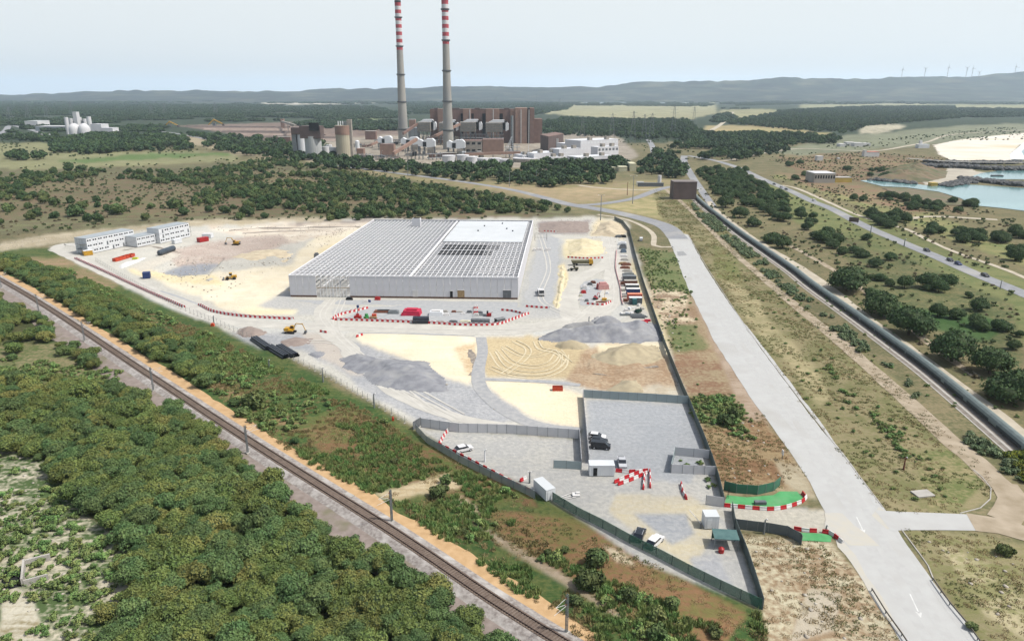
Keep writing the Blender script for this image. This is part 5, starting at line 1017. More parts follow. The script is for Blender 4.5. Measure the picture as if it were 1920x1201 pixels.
def sheet(name, poly, z, m, label, cat, seed=1):
    P = [G(*p) for p in pts(poly)]; c = sum(P, Vector()) / len(P); n = len(P); vs = [p - c for p in P] + [(p - c) * .75 + Vector((0, 0, z * random.uniform(.7, 1.2))) for p in P] + [Vector((0, 0, z))]
    fs = [(i, (i + 1) % n, n + (i + 1) % n, n + i) for i in range(n)] + [(n + i, n + (i + 1) % n, 2 * n) for i in range(n)]; return tag(MB().add(vs, fs).build(name, m, None, c), label, cat)
sheet('white_sheeting', "222,500 232,493 255,487 275,483 262,490 240,499 228,503", .6, M_wht, 'long heap under white sheeting in front of the orange skips', 'sheeting')
pile('yellow_load', 254, 486, 3, 1.5, .9, mat('lime_sheet', (214,220,70), (196,200,60), 1), 'small lime yellow load by the skips')
container(268, 282, 523, 3, 2.8, M_blu, 'blue container standing alone on the pale sand', door=1, py1=522)
container(375, 392, 455, 3, 2.5, M_redp, 'red container beside the white shed near the cabins', py1=452); container(379, 396, 447, 4, 2.6, M_cab, 'small white shed behind the red container', 'white_shed', M_wht, cat='shed')
e = container(158, 175, 480, 5, 2.6, M_yel, 'yellow site box with a pale roof in front of the cabins', 'yellow_box', M_cab, py1=478)
excav2 = sheet('timber_heap', "385,526 397,522 402,524 392,528", .5, M_conc, 'small grey heap left of the wheel loader', 'heap')
for k, (x, y) in enumerate(((1025, 470), (1030, 469), (1002, 470), (1008, 469), (1014, 469))): pile('pallet_load', x, y, 1.6, 1.8, 1.2, M_wht, 'white pallet load right of the hall wall'); 
for o in [o for o in scene.objects if o.get('label') == 'white pallet load right of the hall wall']: o['group'] = 'white pallets right of the hall'
frame('scaffold_tower', 1003, 452, 7, 4, 4, M_dark, 'dark scaffold frame at the far right corner of the hall', 'scaffold'); pile('grey_gear', 594, 484, 3, 2, 2.4, M_gry, 'grey machine beside the long left wall of the hall', 'machine', 20)
# office cabins: modules stacked in three storeys
def cabins(px0, py0, px1, py1, n, storeys, depth, label, step=0):
    a, b = G(px0, py0), G(px1, py1); L = (b - a).length; r = math.atan2((b - a).y, (b - a).x); e = empty('cabin_block', a, r, label, 'cabins'); w = L / n; h = 2.75
    mod = MB().box(.04, 0, .05, w - .04, depth, h - .05).mesh('module', M_cab); rfm = MB().box(0, -.1, 0, w, depth + .1, .12).mesh('roof', mat('cabin_roof', (176,184,188), (166,174,178), .5, .5))
    wn_ = MB().box(0, -.06, 0, w * .26, .02, .8).mesh('window', M_glass); dn = MB().box(0, -.06, 0, .9, .02, 2).mesh('door', M_gry)
    for s in range(storeys):
        for i in range(n):
            m = inst('module', mod, (i * w, 0, .2 + s * h), 0, e); k = random.random()
            if k < .8:
                for q in (.15, .55): inst('window', wn_, (w * q, 0, 1.2), 0, m)
            else: inst('door', dn, (w * .6, 0, .15), 0, m)
            if s == storeys - 1: inst('roof', rfm, (i * w, 0, .2 + storeys * h), 0, e)
    return e, L
e, L = cabins(166, 477, 254, 458, 9, 3, 9, 'left block of white stacked office cabins, three storeys high'); [MB().bar((-1.6, y, 0), (-1.6, y, 8.5), .08).build('stair_post', M_galv, e) for y in (1, 3, 5)]; [MB().box(-2.2, .5, z, -.1, 6, z + .12).build('landing', M_galv, e) for z in (2.9, 5.7)]
cabins(258, 464, 300, 455, 5, 2, 9, 'middle block of white stacked cabins, two storeys high'); e, L = cabins(301, 457, 357, 444, 6, 3, 9, 'right block of white stacked cabins behind the dark tank'); [MB().bar((L + 1.8, y, 0), (L + 1.8, y, 8.5), .08).build('stair_post', M_galv, e) for y in (1, 3, 5)]; [MB().box(L + .1, .5, z, L + 2.2, 6, z + .12).build('landing', M_galv, e) for z in (2.9, 5.7)]
container(328, 342, 458, 2.5, 2.5, M_cab, 'small white cabin in front of the right cabin block', 'site_cabin', cat='cabin', py1=455)
# machine yard inside the loop road
for k, (x, y, w, d, h, m, lb) in enumerate(((1130, 541, 5, 4, 2.4, mat('pink_sheet', (214,160,156), (196,146,140), 1), 'big load under a pinkish sheet'), (1122, 541, 2, 1.6, 1.8, M_redp, 'red machine left of the pinkish sheet'), (1094, 549, 2.2, 2, 1, M_redp, 'red load at the left edge'), (1096, 541, 2, 2, 1.5, M_wht, 'white rolls at the upper left edge'), (1102, 545, 1.6, 1.5, 1.2, M_cab, 'pale box beside the white rolls'), (1114, 536, 1.6, 1, .6, M_wht, 'small white load'), (1106, 534, 2.4, 1.2, .9, M_gry, 'dark gear at the upper edge'), (1112, 531, 2.6, 1.0, 1, M_rust, 'brownish gear at the upper edge'), (1089, 555, 1.4, 1.1, .8, mat('cream_sheet', (230,226,200)), 'cream load'), (1090, 563, 2.4, 1, .8, M_wht, 'low white load at the lower left'), (1100, 565, 1.6, 1, .9, M_gry, 'grey gear at the lower edge'), (1138, 551, 1.6, 1, .8, M_cab, 'pale box at the right edge'), (1141, 565, 2, 1.2, .8, mat('cream_sheet', (230,226,200)), 'cream load at the lower right corner'), (1128, 567, 5, 1, .5, M_rust, 'row of brown pieces at the lower edge'))):
    pile('stacked_goods', x, y, w, d, h, m, lb + ' in the machine yard', 'load', random.uniform(-12, 12))
excavator(1117, 561, 60, M_redp, 'red digger in the middle of the machine yard', .55); e = empty('small_crane', G(1133, 563), 0, 'small yellow crane at the right of the machine yard', 'crane'); MB().cb(0, 0, 0, 2, 1.4, 1).build('body', M_yel, e); MB().bar((0, 0, 1), (.2, 0, 5), .12).build('mast', M_yel, e)
# ------------------------------------------------------------ heaps of gravel and sand
def heap(name, poly, h, m, label, seed, cat='heap', ridge=None, flat=.5, rag=1.0):
    h *= .78
    P = [G(*p) for p in pts(poly)]; xs = [p.x for p in P]; ys = [p.y for p in P]; c = Vector((sum(xs) / len(P), sum(ys) / len(P), 0)); st = max(.6, (max(xs) - min(xs)) / 60)
    X, Y = np.meshgrid(np.arange(min(xs) - 1, max(xs) + 1, st), np.arange(min(ys) - 1, max(ys) + 1, st)); PP = [(p.x, p.y) for p in P]
    JX = (fbm(X, Y, 8, seed + 30, 4) - .5) * 5 * rag; JY = (fbm(X, Y, 8, seed + 40, 4) - .5) * 5 * rag; ins = inside(X + JX, Y + JY, PP); D = np.full(X.shape, 1e9)
    for i in range(len(PP)):
        a = np.array(PP[i]); b = np.array(PP[(i + 1) % len(PP)]); ab = b - a; t = np.clip(((X - a[0]) * ab[0] + (Y - a[1]) * ab[1]) / (ab @ ab), 0, 1); D = np.minimum(D, np.hypot(X - a[0] - t * ab[0], Y - a[1] - t * ab[1]))
    dm = max(D[ins].max() if ins.any() else 1, .3); n = fbm(X, Y, 7, seed, 4); z = np.where(ins, h * np.minimum(1, (D / dm) / (1 - flat * .5)) ** 1.1 * (.3 + 1.4 * n), -.3); z = np.where(ins, z, -.4) + (fbm(X, Y, 1.6, seed + 4, 2) - .5) * .25 * (z > 0)
    V = np.stack([X - c.x, Y - c.y, z], -1).reshape(-1, 3); r, q = X.shape; i = np.arange((r - 1) * (q - 1)); a = i // (q - 1) * q + i % (q - 1)
    me = np_mesh(name, V, np.stack([a, a + 1, a + q + 1, a + q], -1), m); me.shade_smooth(); o = inst(name, me, c); return tag(o, label, cat)
M_gh = mat('grey_gravel_heap', (154,156,160), (132,134,140), .5, .95, bump=.2, c3=(172,172,170), sc3=.15); M_gd = mat('dark_gravel_heap', (140,141,142), (160,160,158), .35, .95, bump=.2)
M_sh = mat('sand_heap', (190,178,148), (170,158,132), .4, .95, bump=.2); M_bh = mat('brown_heap', (164,150,140), (146,132,124), .5, .95, bump=.15)
heap('gravel_heap', "1015,632 1030,622 1060,617 1120,612 1180,607 1225,606 1240,622 1243,640 1180,643 1100,643 1040,640 1018,638", 4.2, M_gh, 'long grey gravel ridge below the containers', 1)
heap('gravel_heap', "1110,604 1130,597 1150,598 1170,606 1140,610 1112,610", 2.6, M_gh, 'small bluish gravel heap behind the long ridge', 2); heap('gravel_heap', "1050,612 1070,607 1100,607 1130,610 1110,615 1060,616", 1.6, M_gd, 'low dark gravel bank behind the long ridge', 3)
heap('gravel_heap', "1035,650 1050,640 1075,638 1100,645 1110,652 1080,656 1050,656", 2.2, M_sh, 'brownish heap in front of the long gravel ridge', 4)
heap('sand_heap', "1112,668 1140,652 1180,646 1230,650 1238,668 1215,680 1160,688 1120,684", 3.2, M_sh, 'broad pale olive sand heap below the gravel ridge', 5); heap('sand_heap', "1140,730 1165,712 1200,712 1215,735 1180,742", 1.6, M_sh, 'small pale heap behind the car park fence', 6)
heap('gravel_heap', "640,672 670,660 720,672 790,676 830,700 850,735 800,738 740,732 700,722 680,700 650,690", 2.4, M_gh, 'wide dark grey gravel bank beside the white sand', 7)
heap('gravel_heap', "443,624 455,614 475,612 492,618 500,626 480,633 452,632", 1.8, M_bh, 'brown gravel heap left of the yellow excavator', 8); heap('gravel_heap', "575,665 590,658 605,660 606,668 590,672", 1.0, M_gh, 'little grey heap below the pipes', 9); heap('gravel_heap', "520,640 550,630 585,636 570,648 530,650", .6, M_bh, 'low brownish gravel spread right of the pipes', 10)
heap('sand_heap', "1065,452 1100,446 1130,455 1134,475 1100,480 1064,478", 2.2, mat('yellow_sand_heap', (230,218,184), (212,200,164), .3, .95, bump=.2), 'yellow sand heap behind the dump truck', 11)
heap('sand_heap', "1110,440 1125,418 1150,414 1178,434 1160,446", 3.5, mat('pale_sand_heap', (214,200,172), (190,176,150), .3, .95, bump=.2), 'pale sand heap at the far corner of the site', 12)
heap('sand_heap', "1044,560 1050,500 1058,496 1060,520 1050,575 1040,580", 1.2, mat('yellow_sand_heap', (232,214,170)), 'long narrow ridge of yellow sand beside the parked lorry', 13)
heap('sand_heap', "430,482 470,470 520,466 560,470 530,482 470,492", 1.2, mat('pale_sand_heap', (214,200,172)), 'low pale sand bank in the sand pit', 14); heap('sand_heap', "540,545 580,515 630,470 650,458 640,470 590,516 552,550", 1.0, mat('yellow_sand_heap', (232,214,170)), 'sandy bank along the left wall of the hall', 15)
heap('rubble_bank', "1008,436 1012,418 1060,414 1104,416 1106,436", 1.6, M_bh, 'brownish spoil bank behind the right end of the hall', 16)

for k, (x, y, w, dd, h, m, lb) in enumerate(((1160, 445, 4.2, 1.8, 1.3, M_gry, 'grey covered load, farthest along the fence'), (1168, 445, 4.2, 1.8, 1.3, M_dark, 'dark load beside the farthest grey one'), (1167, 459, 5, 2.4, 1.6, M_cab, 'pale bundled load'), (1168, 466, 4, 2.4, 2.2, M_gry, 'dark grey machinery load'), (1169, 473, 3, 2, 1.6, mat('slate_blue', (112,130,146), (96,112,128), 1), 'slate blue load'), (1170, 481, 4, 1.6, .8, M_wht, 'white pallet load'), (1171, 488, 4, 1.8, .9, M_conc, 'pale stacked load'), (1168, 495, 4.4, 1.8, .9, M_wood_, 'timber load'), (1174, 497, 5, 2, 1, M_rust, 'rust brown load'), (1172, 503, 5, 2, .9, M_rust, 'second rust brown load'), (1176, 509, 5, 1.6, .8, M_conc, 'grey beam load'), (1178, 515, 6, 1.4, .9, M_galv, 'steel beam load'), (1178, 522, 7, 1.2, 1, M_wht, 'long white load'))):
    pile('stacked_goods', x, y, w, dd, h, m, lb + ' beside the upper part of the long fence', 'load', random.uniform(-10, 10))
# ------------------------------------------------------------ railway
RAIL = [G(*p) for p in pts("-60,492 0,522 70,566 157,625 280,705 385,774 480,837 590,904 728,994 767,1030 933,1133 1043,1200 1200,1298")]
a0, a1 = RAIL[1], RAIL[-2]
RC = curve_pts([RAIL[0], RAIL[2], RAIL[4], RAIL[6], RAIL[8], RAIL[10], RAIL[12]], 1.2)
def loft(name, C, prof, m, parent=None, kind=None, z=0, off=Vector((0, 0, 0))):
    n = len(prof); V = []; F = []
    for i, c in enumerate(C):
        t = (C[min(i + 1, len(C) - 1)] - C[max(i - 1, 0)]).normalized(); nn = Vector((-t.y, t.x, 0))
        V += [tuple(c + nn * a + Vector((0, 0, b + z)) - off) for a, b in prof]
        if i: k = (i - 1) * n; F += [(k + j, k + n + j, k + n + (j + 1) % n, k + (j + 1) % n) for j in range(n)]
    F += [tuple(range(n)), tuple(range(len(V) - 1, len(V) - n - 1, -1))]
    o = MB().add(V, F).build(name, m, parent); return tag(o, kind=kind) if kind else o
M_bal = mat('ballast', (178,172,166), (138,130,124), 1.6, .95, bump=.15, c3=(196,192,186), sc3=.3); M_bed = mat('brown_track_bed', (128,112,100), (104,90,80), 2.5, .95)
M_earth = mat('grey_brown_earth', (160,148,140), (138,126,118), .6, .95, c3=(126,122,98), sc3=.2); M_or = mat('orange_sand', (212,178,134), (194,160,116), .6, .95)
M_rail = mat('rail_steel', (92,74,66), (76,62,56), 2, .6); M_slp = mat('sleeper_concrete', (134,120,108), (112,98,88), 1, .9)
ribbon('earth_strip', [(p.x, p.y) for p in RC], 12.5, .035, M_earth, world=True, shift=-4.0, rag=1.3, step=3)
ribbon('sandy_strip', [(p.x, p.y) for p in RC], 3.4, .05, M_or, world=True, shift=4.3, rag=1.3, step=2)
loft('ballast_bed', RC, [(-3.6, 0), (-1.9, .45), (1.9, .45), (3.2, 0)], M_bal, kind='structure')
rw = empty('railway_track', RC[0], 0, 'single railway track on ballast running diagonally across the left side', 'railway'); o0 = RC[0]
for s in (-1, 1):
    cz = s * .87; loft('rail', RC, [(cz - .075, 0), (cz - .05, .16), (cz + .05, .16), (cz + .075, 0)], M_rail, rw, z=.56, off=o0)
loft('track_bed', RC, [(-1.35, 0), (-1.35, .035), (1.35, .035), (1.35, 0)], M_bed, rw, z=.45, off=o0)
slp = MB().cb(0, 0, .42, .26, 2.6, .14).mesh('sleeper', M_slp); SL = []
acc = [0]
for a, b in zip(RC, RC[1:]): acc.append(acc[-1] + (b - a).length)
s = .3
while s < acc[-1]:
    i = max(0, int(np.searchsorted(acc, s)) - 1); a, b = RC[i], RC[i + 1]; d = (b - a).normalized(); p = a + d * (s - acc[i]); SL.append((p, math.atan2(d.y, d.x))); s += .6
SL = [q for q in SL if -60 < PX(q[0].x, q[0].y)[0]]; SL.sort(key=lambda q: q[0].length)
rs = MB(); nin = 0
for p, r in SL:
    inb = PX(p.x, p.y)[1] < 1215
    if inb and nin < 295: nin += 1; q = p - o0; inst('sleeper', slp, (q.x, q.y, 0), r, rw)
    else: T = Matrix.Translation(p - o0) @ Matrix.Rotation(r, 4, 'Z'); rs.add([T @ v.co for v in slp.vertices], [tuple(f.vertices) for f in slp.polygons])
tag(rs.build('sleeper', M_slp, rw), kind='stuff')
def mast(px, py, side, label):
    g = G(px, py); i = min(range(len(RC) - 1), key=lambda k: (RC[k] - g).length); d = (RC[i + 1] - RC[i]).normalized(); n = Vector((-d.y, d.x, 0)); to = -1 if (g - RC[i]).dot(n) > 0 else 1
    e = empty('catenary_mast', g, math.atan2(n.y * to, n.x * to), label, 'railway mast'); MB().cb(0, 0, 0, .9, .9, .4).build('foot', M_conc, e); h = 7.4
    m = MB(); [m.box(x - .05, y - .05, .3, x + .05, y + .05, h) for x in (-.15, .15) for y in (-.12, .12)]
    for k in range(9): z = .5 + k * .75; m.bar((-.15, -.12, z), (.15, -.12, z + .7), .03).bar((-.15, .12, z), (.15, .12, z + .7), .03)
    m.build('pole', M_galv, e); a = MB(); a.bar((.1, 0, 5.6), (2.9, 0, 6.6), .05).bar((.1, 0, 6.9), (2.9, 0, 6.6), .045).bar((2.9, 0, 6.6), (1.6, 0, 5.3), .04).bar((.2, 0, 5.4), (3.3, 0, 5.4), .05); a.build('bracket', M_wht, e)
    MB().tube((.12, 0, 6.9), (.5, 0, 6.8), .09, n=6).tube((.12, 0, 5.6), (.5, 0, 5.75), .09, n=6).build('insulator', M_rust, e)
for x, y, lb in ((3, 540, 'lattice railway mast at the left edge of the picture'), (73, 585, 'second railway mast from the far left'), (159, 640, 'third railway mast from the far left'), (288, 733, 'railway mast beside the haul bushes, fourth from the left'), (465, 850, 'railway mast by the tip of the dense wood, fifth from the left'), (735, 979, 'railway mast on the site side of the track, sixth from the left'), (1062, 1187, 'nearest railway mast at the bottom edge of the picture')): mast(x, y, 0, lb)
tag(MB().cb(0, 0, 0, 2.2, 1, .5).build('concrete_trough', M_conc, None, G(655, 930), -.7), 'small white concrete box beside the track', 'box')
cul = empty('concrete_culvert', G(45, 1062), R(-60), 'old open concrete culvert in the bottom left scrub', 'culvert'); MB().box(0, 0, 0, 6.5, .35, 1.6).build('wall', M_conc, cul); MB().box(-.1, .36, 0, .25, 4.2, 1.4).build('wing_wall', M_conc, cul); MB().box(6.3, .36, 0, 6.6, 4, 1.2).build('wing_wall', M_conc, cul); MB().box(.5, -3.2, 0, 6.2, 0, .05).build('channel_floor', M_dark, cul)
# ------------------------------------------------------------ covered conveyor
CV = [G(*p) for p in pts("1293,356 1303,368 1316,382 1347,407 1390,440 1440,475 1490,510 1528,540 1610,598 1680,649 1746,698 1830,767 1919,842 2040,945")]
CC = curve_pts(CV, 6.0); cv = empty('covered_conveyor', CC[0], 0, 'long dark covered conveyor running down the right side to the picture edge', 'conveyor'); o0 = CC[0]
M_cv = mat('conveyor_cover', (132,144,140), (116,128,126), .6, .55); M_cvd = mat('shaded_conveyor_side', (58,66,70), (48,56,60), .6, .6); arch = [(-1.3, .7), (-1.3, 1.5), (-1.05, 2.1), (-.5, 2.5), (0, 2.6), (.5, 2.5), (1.05, 2.1), (1.3, 1.5), (1.3, .7)]  # sides get a darker tone than the cover: their shade is put into the colour
for i in range(0, len(CC) - 2, 2):
    loft('cover_section', CC[i:i + 3], arch, M_cv, cv, off=o0); q = CC[i] - o0; d = (CC[i + 1] - CC[i]).normalized(); r = math.atan2(d.y, d.x)
    for s in (-1, 1): MB().cb(0, s * 1.0, 0, .25, .25, .75).build('leg', M_galv, cv, q, r)
    MB().cb(0, 0, .5, .3, 2.75, .25).build('cross_beam', M_cvd, cv, q, r)
    MB().cb(3, 1.34, .68, 11.6, .1, .75).build('side_sheet', M_cvd, cv, q, r); MB().cb(3, -1.34, .68, 11.6, .1, .75).build('side_sheet', M_cvd, cv, q, r)
ribbon('concrete_strip', [(p.x, p.y) for p in CC], .7, .09, M_conc, world=True, shift=-3.2); ribbon('gravel_strip', [(p.x, p.y) for p in CC], 7, .05, mat('ash_gravel', (150,142,132), (128,120,110), .6, .95), world=True, shift=-1.5, rag=.8)
ribbon('concrete_strip', [(p.x, p.y) for p in CC], .4, .085, M_conc, world=True, shift=-5.0)
def corner(name, pl, pc, pr, top, m, label, cat, roof=None):
    A, B, C = G(*pl), G(*pc), G(*pr); h = HT(pc[0], pc[1], top); e = empty(name, B, 0, label, cat); a, c = A - B, C - B; z = Vector((0, 0, h - .3))
    q = [a, Vector((0, 0, 0)), c, a + c]; MB().add([p for p in q] + [p + z for p in q], [(3, 2, 1, 0), (4, 5, 6, 7), (0, 1, 5, 4), (1, 2, 6, 5), (2, 3, 7, 6), (3, 0, 4, 7)]).build('wall', m, e)
    q = [(p - (a + c) / 2) * 1.02 + (a + c) / 2 + z for p in q]; z2 = Vector((0, 0, .5)); MB().add(q + [p + z2 for p in q], [(3, 2, 1, 0), (4, 5, 6, 7), (0, 1, 5, 4), (1, 2, 6, 5), (2, 3, 7, 6), (3, 0, 4, 7)]).build('roof', roof or m, e); return e, h
M_brown = mat('brown_cladding', (146,118,106), (132,106,96), .15, .7, c3=(124,102,94), sc3=.03); M_brnd = mat('dark_brown_cladding', (112,96,92), (98,84,80), .15, .7); M_brl = mat('light_brown_cladding', (168,138,122), (154,126,112), .15, .7)
block('conveyor_head_house', 1262, 1305, 374, 341, 14, M_brnd, 'dark brown building where the covered conveyor starts', 'building', mat('grey_roof', (142,134,130), (128,120,118), .2))
block('grey_wall', 1196, 1244, 350, 343, 2, M_gry, 'long grey wall left of the conveyor building', 'wall', M_galv); block('white_kiosk', 1194, 1207, 347, 341, 3, M_wht, 'small white kiosk in front of the grey wall', 'kiosk')
# ------------------------------------------------------------ power station
def cyl(name, px, py, ty, rp, m, label, cat='tank', cap=None, dome=.0, n=24, parent=None, group=None):
    g = G(px, py); h = HT(px, py, ty); r = rp * g.y * math.cos(PITCH) / FPX; o = parent; e = empty(name, g, 0, label, cat, group); MB().lathe([(r, 0), (r, h)], n).build('shell', m, e, smooth=False)
    MB().lathe([(r * 1.02, h), (r * 1.02, h + r * .06), (r * .3, h + r * .06 + r * dome), (r * .05, h + r * .07 + r * dome)], n).build('roof', cap or m, e); return e, h, r
M_chim = mat('chimney_concrete', (176,174,166), (162,160,154), .02, .8, c3=(150,154,158), sc3=.02); M_cr = mat('faded_red_band', (196,84,92), (182,74,82), .05, .7); M_cw = mat('white_band', (232,232,232), (220,220,222), .05, .7)
def chimney(px, py, tops, rb, rt, bands, rings, label):
    g = G(px, py); e = empty('chimney', g, 0, label, 'chimney'); s = g.y * 1.0 / FPX * math.cos(PITCH); z = lambda t: HT(px, py, t)
    H = z(tops); rB, rT = rb * s, rt * s; rad = lambda h: rT + (rB - rT) * max(0, 1 - h / (H * .72)) ** 1.25 if h < H * .72 else rT
    z0 = z(bands[-1]); hs = list(np.linspace(0, z0, 9)); MB().lathe([(rad(h), h) for h in hs], 28).build('shaft', M_chim, e, smooth=False)
    for i, (a, b) in enumerate(zip(bands, bands[1:])): MB().lathe([(rad(z(b)) , z(b)), (rad(z(a)), z(a))], 28).build('painted_band', M_cr if i % 2 == 0 else M_cw, e)
    MB().lathe([(rT * 1.02, z(bands[0])), (rT * 1.03, H), (rT * .8, H), (rT * .8, H - 3)], 28).build('rim', M_dark, e)
    for t in rings: h = z(t); MB().lathe([(rad(h), h - 1.5), (rad(h) + 1.5, h), (rad(h) + 1.5, h + 1.1), (rad(h), h + 1.1)], 28).build('platform_ring', M_gry, e)
chimney(757, 268, 1, 10, 5.6, list(np.linspace(5, 94, 14)), (33, 87, 140, 191, 242), 'left chimney, striped red and white at the top'); chimney(841, 280, -4, 10.6, 6.2, list(np.linspace(1, 83, 12)), (18, 76, 133, 190, 244), 'right chimney, striped red and white, cut by the picture top')
PB = empty('boiler_house', G(808, 268), 0, 'huge brown boiler house with five tall towers behind the chimneys', 'building'); gb = G(808, 268); sB = gb.y * 1.0 / (FPX) * (1 + 0) * (CPI + 0)
sB = (G(908, 268) - gb).length / 100
def bz(py): return HT(850, 268, py)
def bb_(name, x0, x1, t, fr, dp, m, b=0): z0 = 0 if b == 0 else bz(b); return MB().box((x0 - 808) * sB, -fr, z0, (x1 - 808) * sB, -fr + dp, bz(t)).build(name, m, PB)
bb_('main_wall', 808, 966, 206, 0, 45, M_brown); bb_('roof_edge', 808, 966, 204.4, -1, 43, M_brnd, 206)
for x0, x1, t, fr in ((823, 834, 204, 9), (870, 884, 204, 12), (912, 936, 204, 12), (957, 966, 205, 6)): bb_('tower_wall', x0, x1, t, fr, 20, M_brl)
bb_('tower_wall', 966, 988, 202.5, 16, 60, M_brl); bb_('recess', 988, 993, 203, 13, 50, M_dark); bb_('tower_wall', 993, 1001, 202.5, 16, 60, M_brown); bb_('side_wing', 1001, 1016, 223, 6, 40, M_brown)
for x0, x1 in ((835, 839), (865, 869), (884, 889), (905, 911), (937, 943)): bb_('recess_shade', x0, x1, 213, .6, 3, M_dark, 252)  # dark strips paint the shade of the recesses beside the towers
for x in (882, 925, 976, 990.5): bb_('white_strip', x, x + 1.2, 205, 17 if x > 960 else 12.6, .8, M_wht, 272)
for x0, x1 in ((815, 822), (845, 862), (890, 900), (945, 955)): bb_('roof_unit', x0, x1, 202.6, -8, 12, M_brnd, 204.4)
def esp(x0, x1, t, b, m, label, fr):
    e = empty('filter_house', G(x0, 272), 0, label, 'filter house'); s = (G(x1, 272) - G(x0, 272)).length; z1, z0 = HT(x0, 272, t), HT(x0, 272, b); D = 24
    MB().box(0, 0, z0, s * .72, D, z1).build('casing', m, e)
    for k in range(4): z = z0 + (z1 - z0) * (k + .4) / 4; MB().box(-.6, -1.2, z, s * .74, 0, z + .5).build('walkway', M_galv, e)
    MB().prof([(s * .1, z1), (s * .95, z1), (s, z1 - 3), (s, z1 - 12), (s * .86, z1 - 14), (s * .86, z1), (s * .8, z1 + 4), (s * .3, z1 + 4)], 6, D - 2).build('duct', M_cab, e)
    for x in np.linspace(1, s * .7, 4):
        for y in (1, D - 1): MB().cb(x, y, 0, 1.0, 1.0, z0).build('leg', M_gry, e)
    for k in range(3): MB().bar((s * .7 * k / 3, 0, z0), (s * .7 * (k + 1) / 3, 0, z0 * .4), .5).bar((s * .7 * (k + 1) / 3, 0, z0), (s * .7 * k / 3, 0, z0 * .4), .5).build('brace', M_galv, e)
M_esp = mat('grey_casing', (180,172,160), (158,152,142), .3, .7)
for x0, x1, t, b, lb in ((783, 818, 229, 247, 'leftmost'), (824, 860, 230, 248, 'second'), (863, 904, 229, 247, 'third'), (911, 954, 230, 248, 'rightmost')): esp(x0, x1, t, b, M_esp, lb + ' of the four grey filter houses before the boiler house', 0)
block('turbine_annex', 905, 944, 290, 262, 30, M_brl, 'brown windowless annex in front of the rightmost filter house', 'building', M_brown); block('turbine_annex', 862, 904, 290, 264, 26, M_esp, 'weathered grey annex with open front left of the brown one', 'building', M_brown, wins=(4, 2, M_dark))
corner('workshop', (1013, 283), (1028, 288), (1056, 281), 256, M_brnd, 'brown workshop box right of the boiler house', 'building', M_brown); block('white_shutter', 1043, 1047, 284.5, 260, 1.5, M_wht, 'tall white strip on the brown workshop', 'panel')
e, h, r = cyl('flue_stack', 960, 288, 217, 2.6, M_galv, 'dark steel stack at the corner of the boiler house', 'stack')
lt = empty('lattice_tower', G(940, 291), 0, 'white curved lattice tower right of the brown annex', 'tower'); H = HT(940, 291, 256)
for k in range(8): z = H * k / 8; x = 14 * (k / 8) ** .7; z2 = H * (k + 1) / 8; x2 = 14 * ((k + 1) / 8) ** .7; MB().bar((x, 0, z), (x2, 0, z2), .5).bar((x + 5 - k * .5, 0, z), (x2 + 4.5 - k * .5, 0, z2), .5).bar((x, 0, z), (x2 + 4.5 - k * .5, 0, z2), .3).bar((x + 5 - k * .5, 0, z), (x2, 0, z2), .3).build('lattice_panel', M_cab, lt)
# smaller filters with rounded ducts, near the chimneys
for px, w, by, ty, lb in ((709, 26, 281, 255, 'far left'), (752, 34, 284, 257, 'left of the left chimney foot'), (784, 32, 290, 260, 'between the chimneys'), (838, 34, 293, 262, 'in front of the right chimney')):
    e = empty('duct_house', G(px, by), 0, 'white rounded duct house ' + lb, 'duct house'); s = (G(px + w, by) - G(px, by)).length; H = HT(px, by, ty)
    MB().prof([(0, H * .55), (s * .45, H * .45), (s * .55, H * .45), (s, H * .5), (s, H * .85), (s * .85, H), (s * .5, H * .97), (s * .3, H * .85), (s * .12, H * .95), (0, H * .85)], 0, 14).build('duct', M_cab, e)
    for x in (.06, .35, .65, .94):
        for y in (1, 13): MB().cb(s * x, y, 0, 1.2, 1.2, H * .5).build('leg', M_gry, e)
    MB().box(s * .55, -1, H * .1, s * .9, 8, H * .46).build('fan_box', M_esp, e); MB().box(s * .3, -.4, H * .5, s * .5, .2, H * .8).build('opening', M_dark, e); MB().box(-1, -1.5, H * .28, s + 1, -.5, H * .3).build('walkway', M_galv, e)
def gallery(x0, y0, z0, x1, y1, z1, w, m, label):
    a = G(x0, y0); b = G(x1, y1); a.z = z0; b.z = z1; e = empty('conveyor_gallery', (a.x, a.y, 0), 0, label, 'conveyor'); q = Vector((a.x, a.y, 0)); d = (b - a).normalized(); n = Vector((-d.y, d.x, 0)).normalized() * w; u = Vector((0, 0, w))
    A, B = a - q, b - q; MB().add([A - n, A + n, A + n + u * 1.8, A - n + u * 1.8, B - n, B + n, B + n + u * 1.8, B - n + u * 1.8], [(0, 1, 2, 3), (7, 6, 5, 4), (0, 4, 5, 1), (1, 5, 6, 2), (2, 6, 7, 3), (3, 7, 4, 0)]).build('gallery', m, e)
    for k in (.2, .5, .8):
        p = A.lerp(B, k)
        if p.z > 2: MB().bar((p.x - 1, p.y, 0), (p.x, p.y, p.z), .5).bar((p.x + 1, p.y, 0), (p.x, p.y, p.z), .5).build('trestle', M_gry, e)
gallery(738, 296, 4, 782, 292, 20, 2.2, M_brl, 'sloping brown gallery left of the first duct house'); gallery(800, 280, 12, 863, 276, 34, 2, M_brl, 'sloping brown gallery rising behind the right chimney'); gallery(690, 278, 2, 730, 274, 12, 1.8, M_brl, 'short brown gallery at the left of the station'); gallery(757, 274, 18, 783, 272, 32, 2, M_brown, 'brown gallery right of the left chimney'); gallery(872, 299, 5, 976, 297, 6, 1.8, M_brl, 'long low brown gallery above the white tanks')
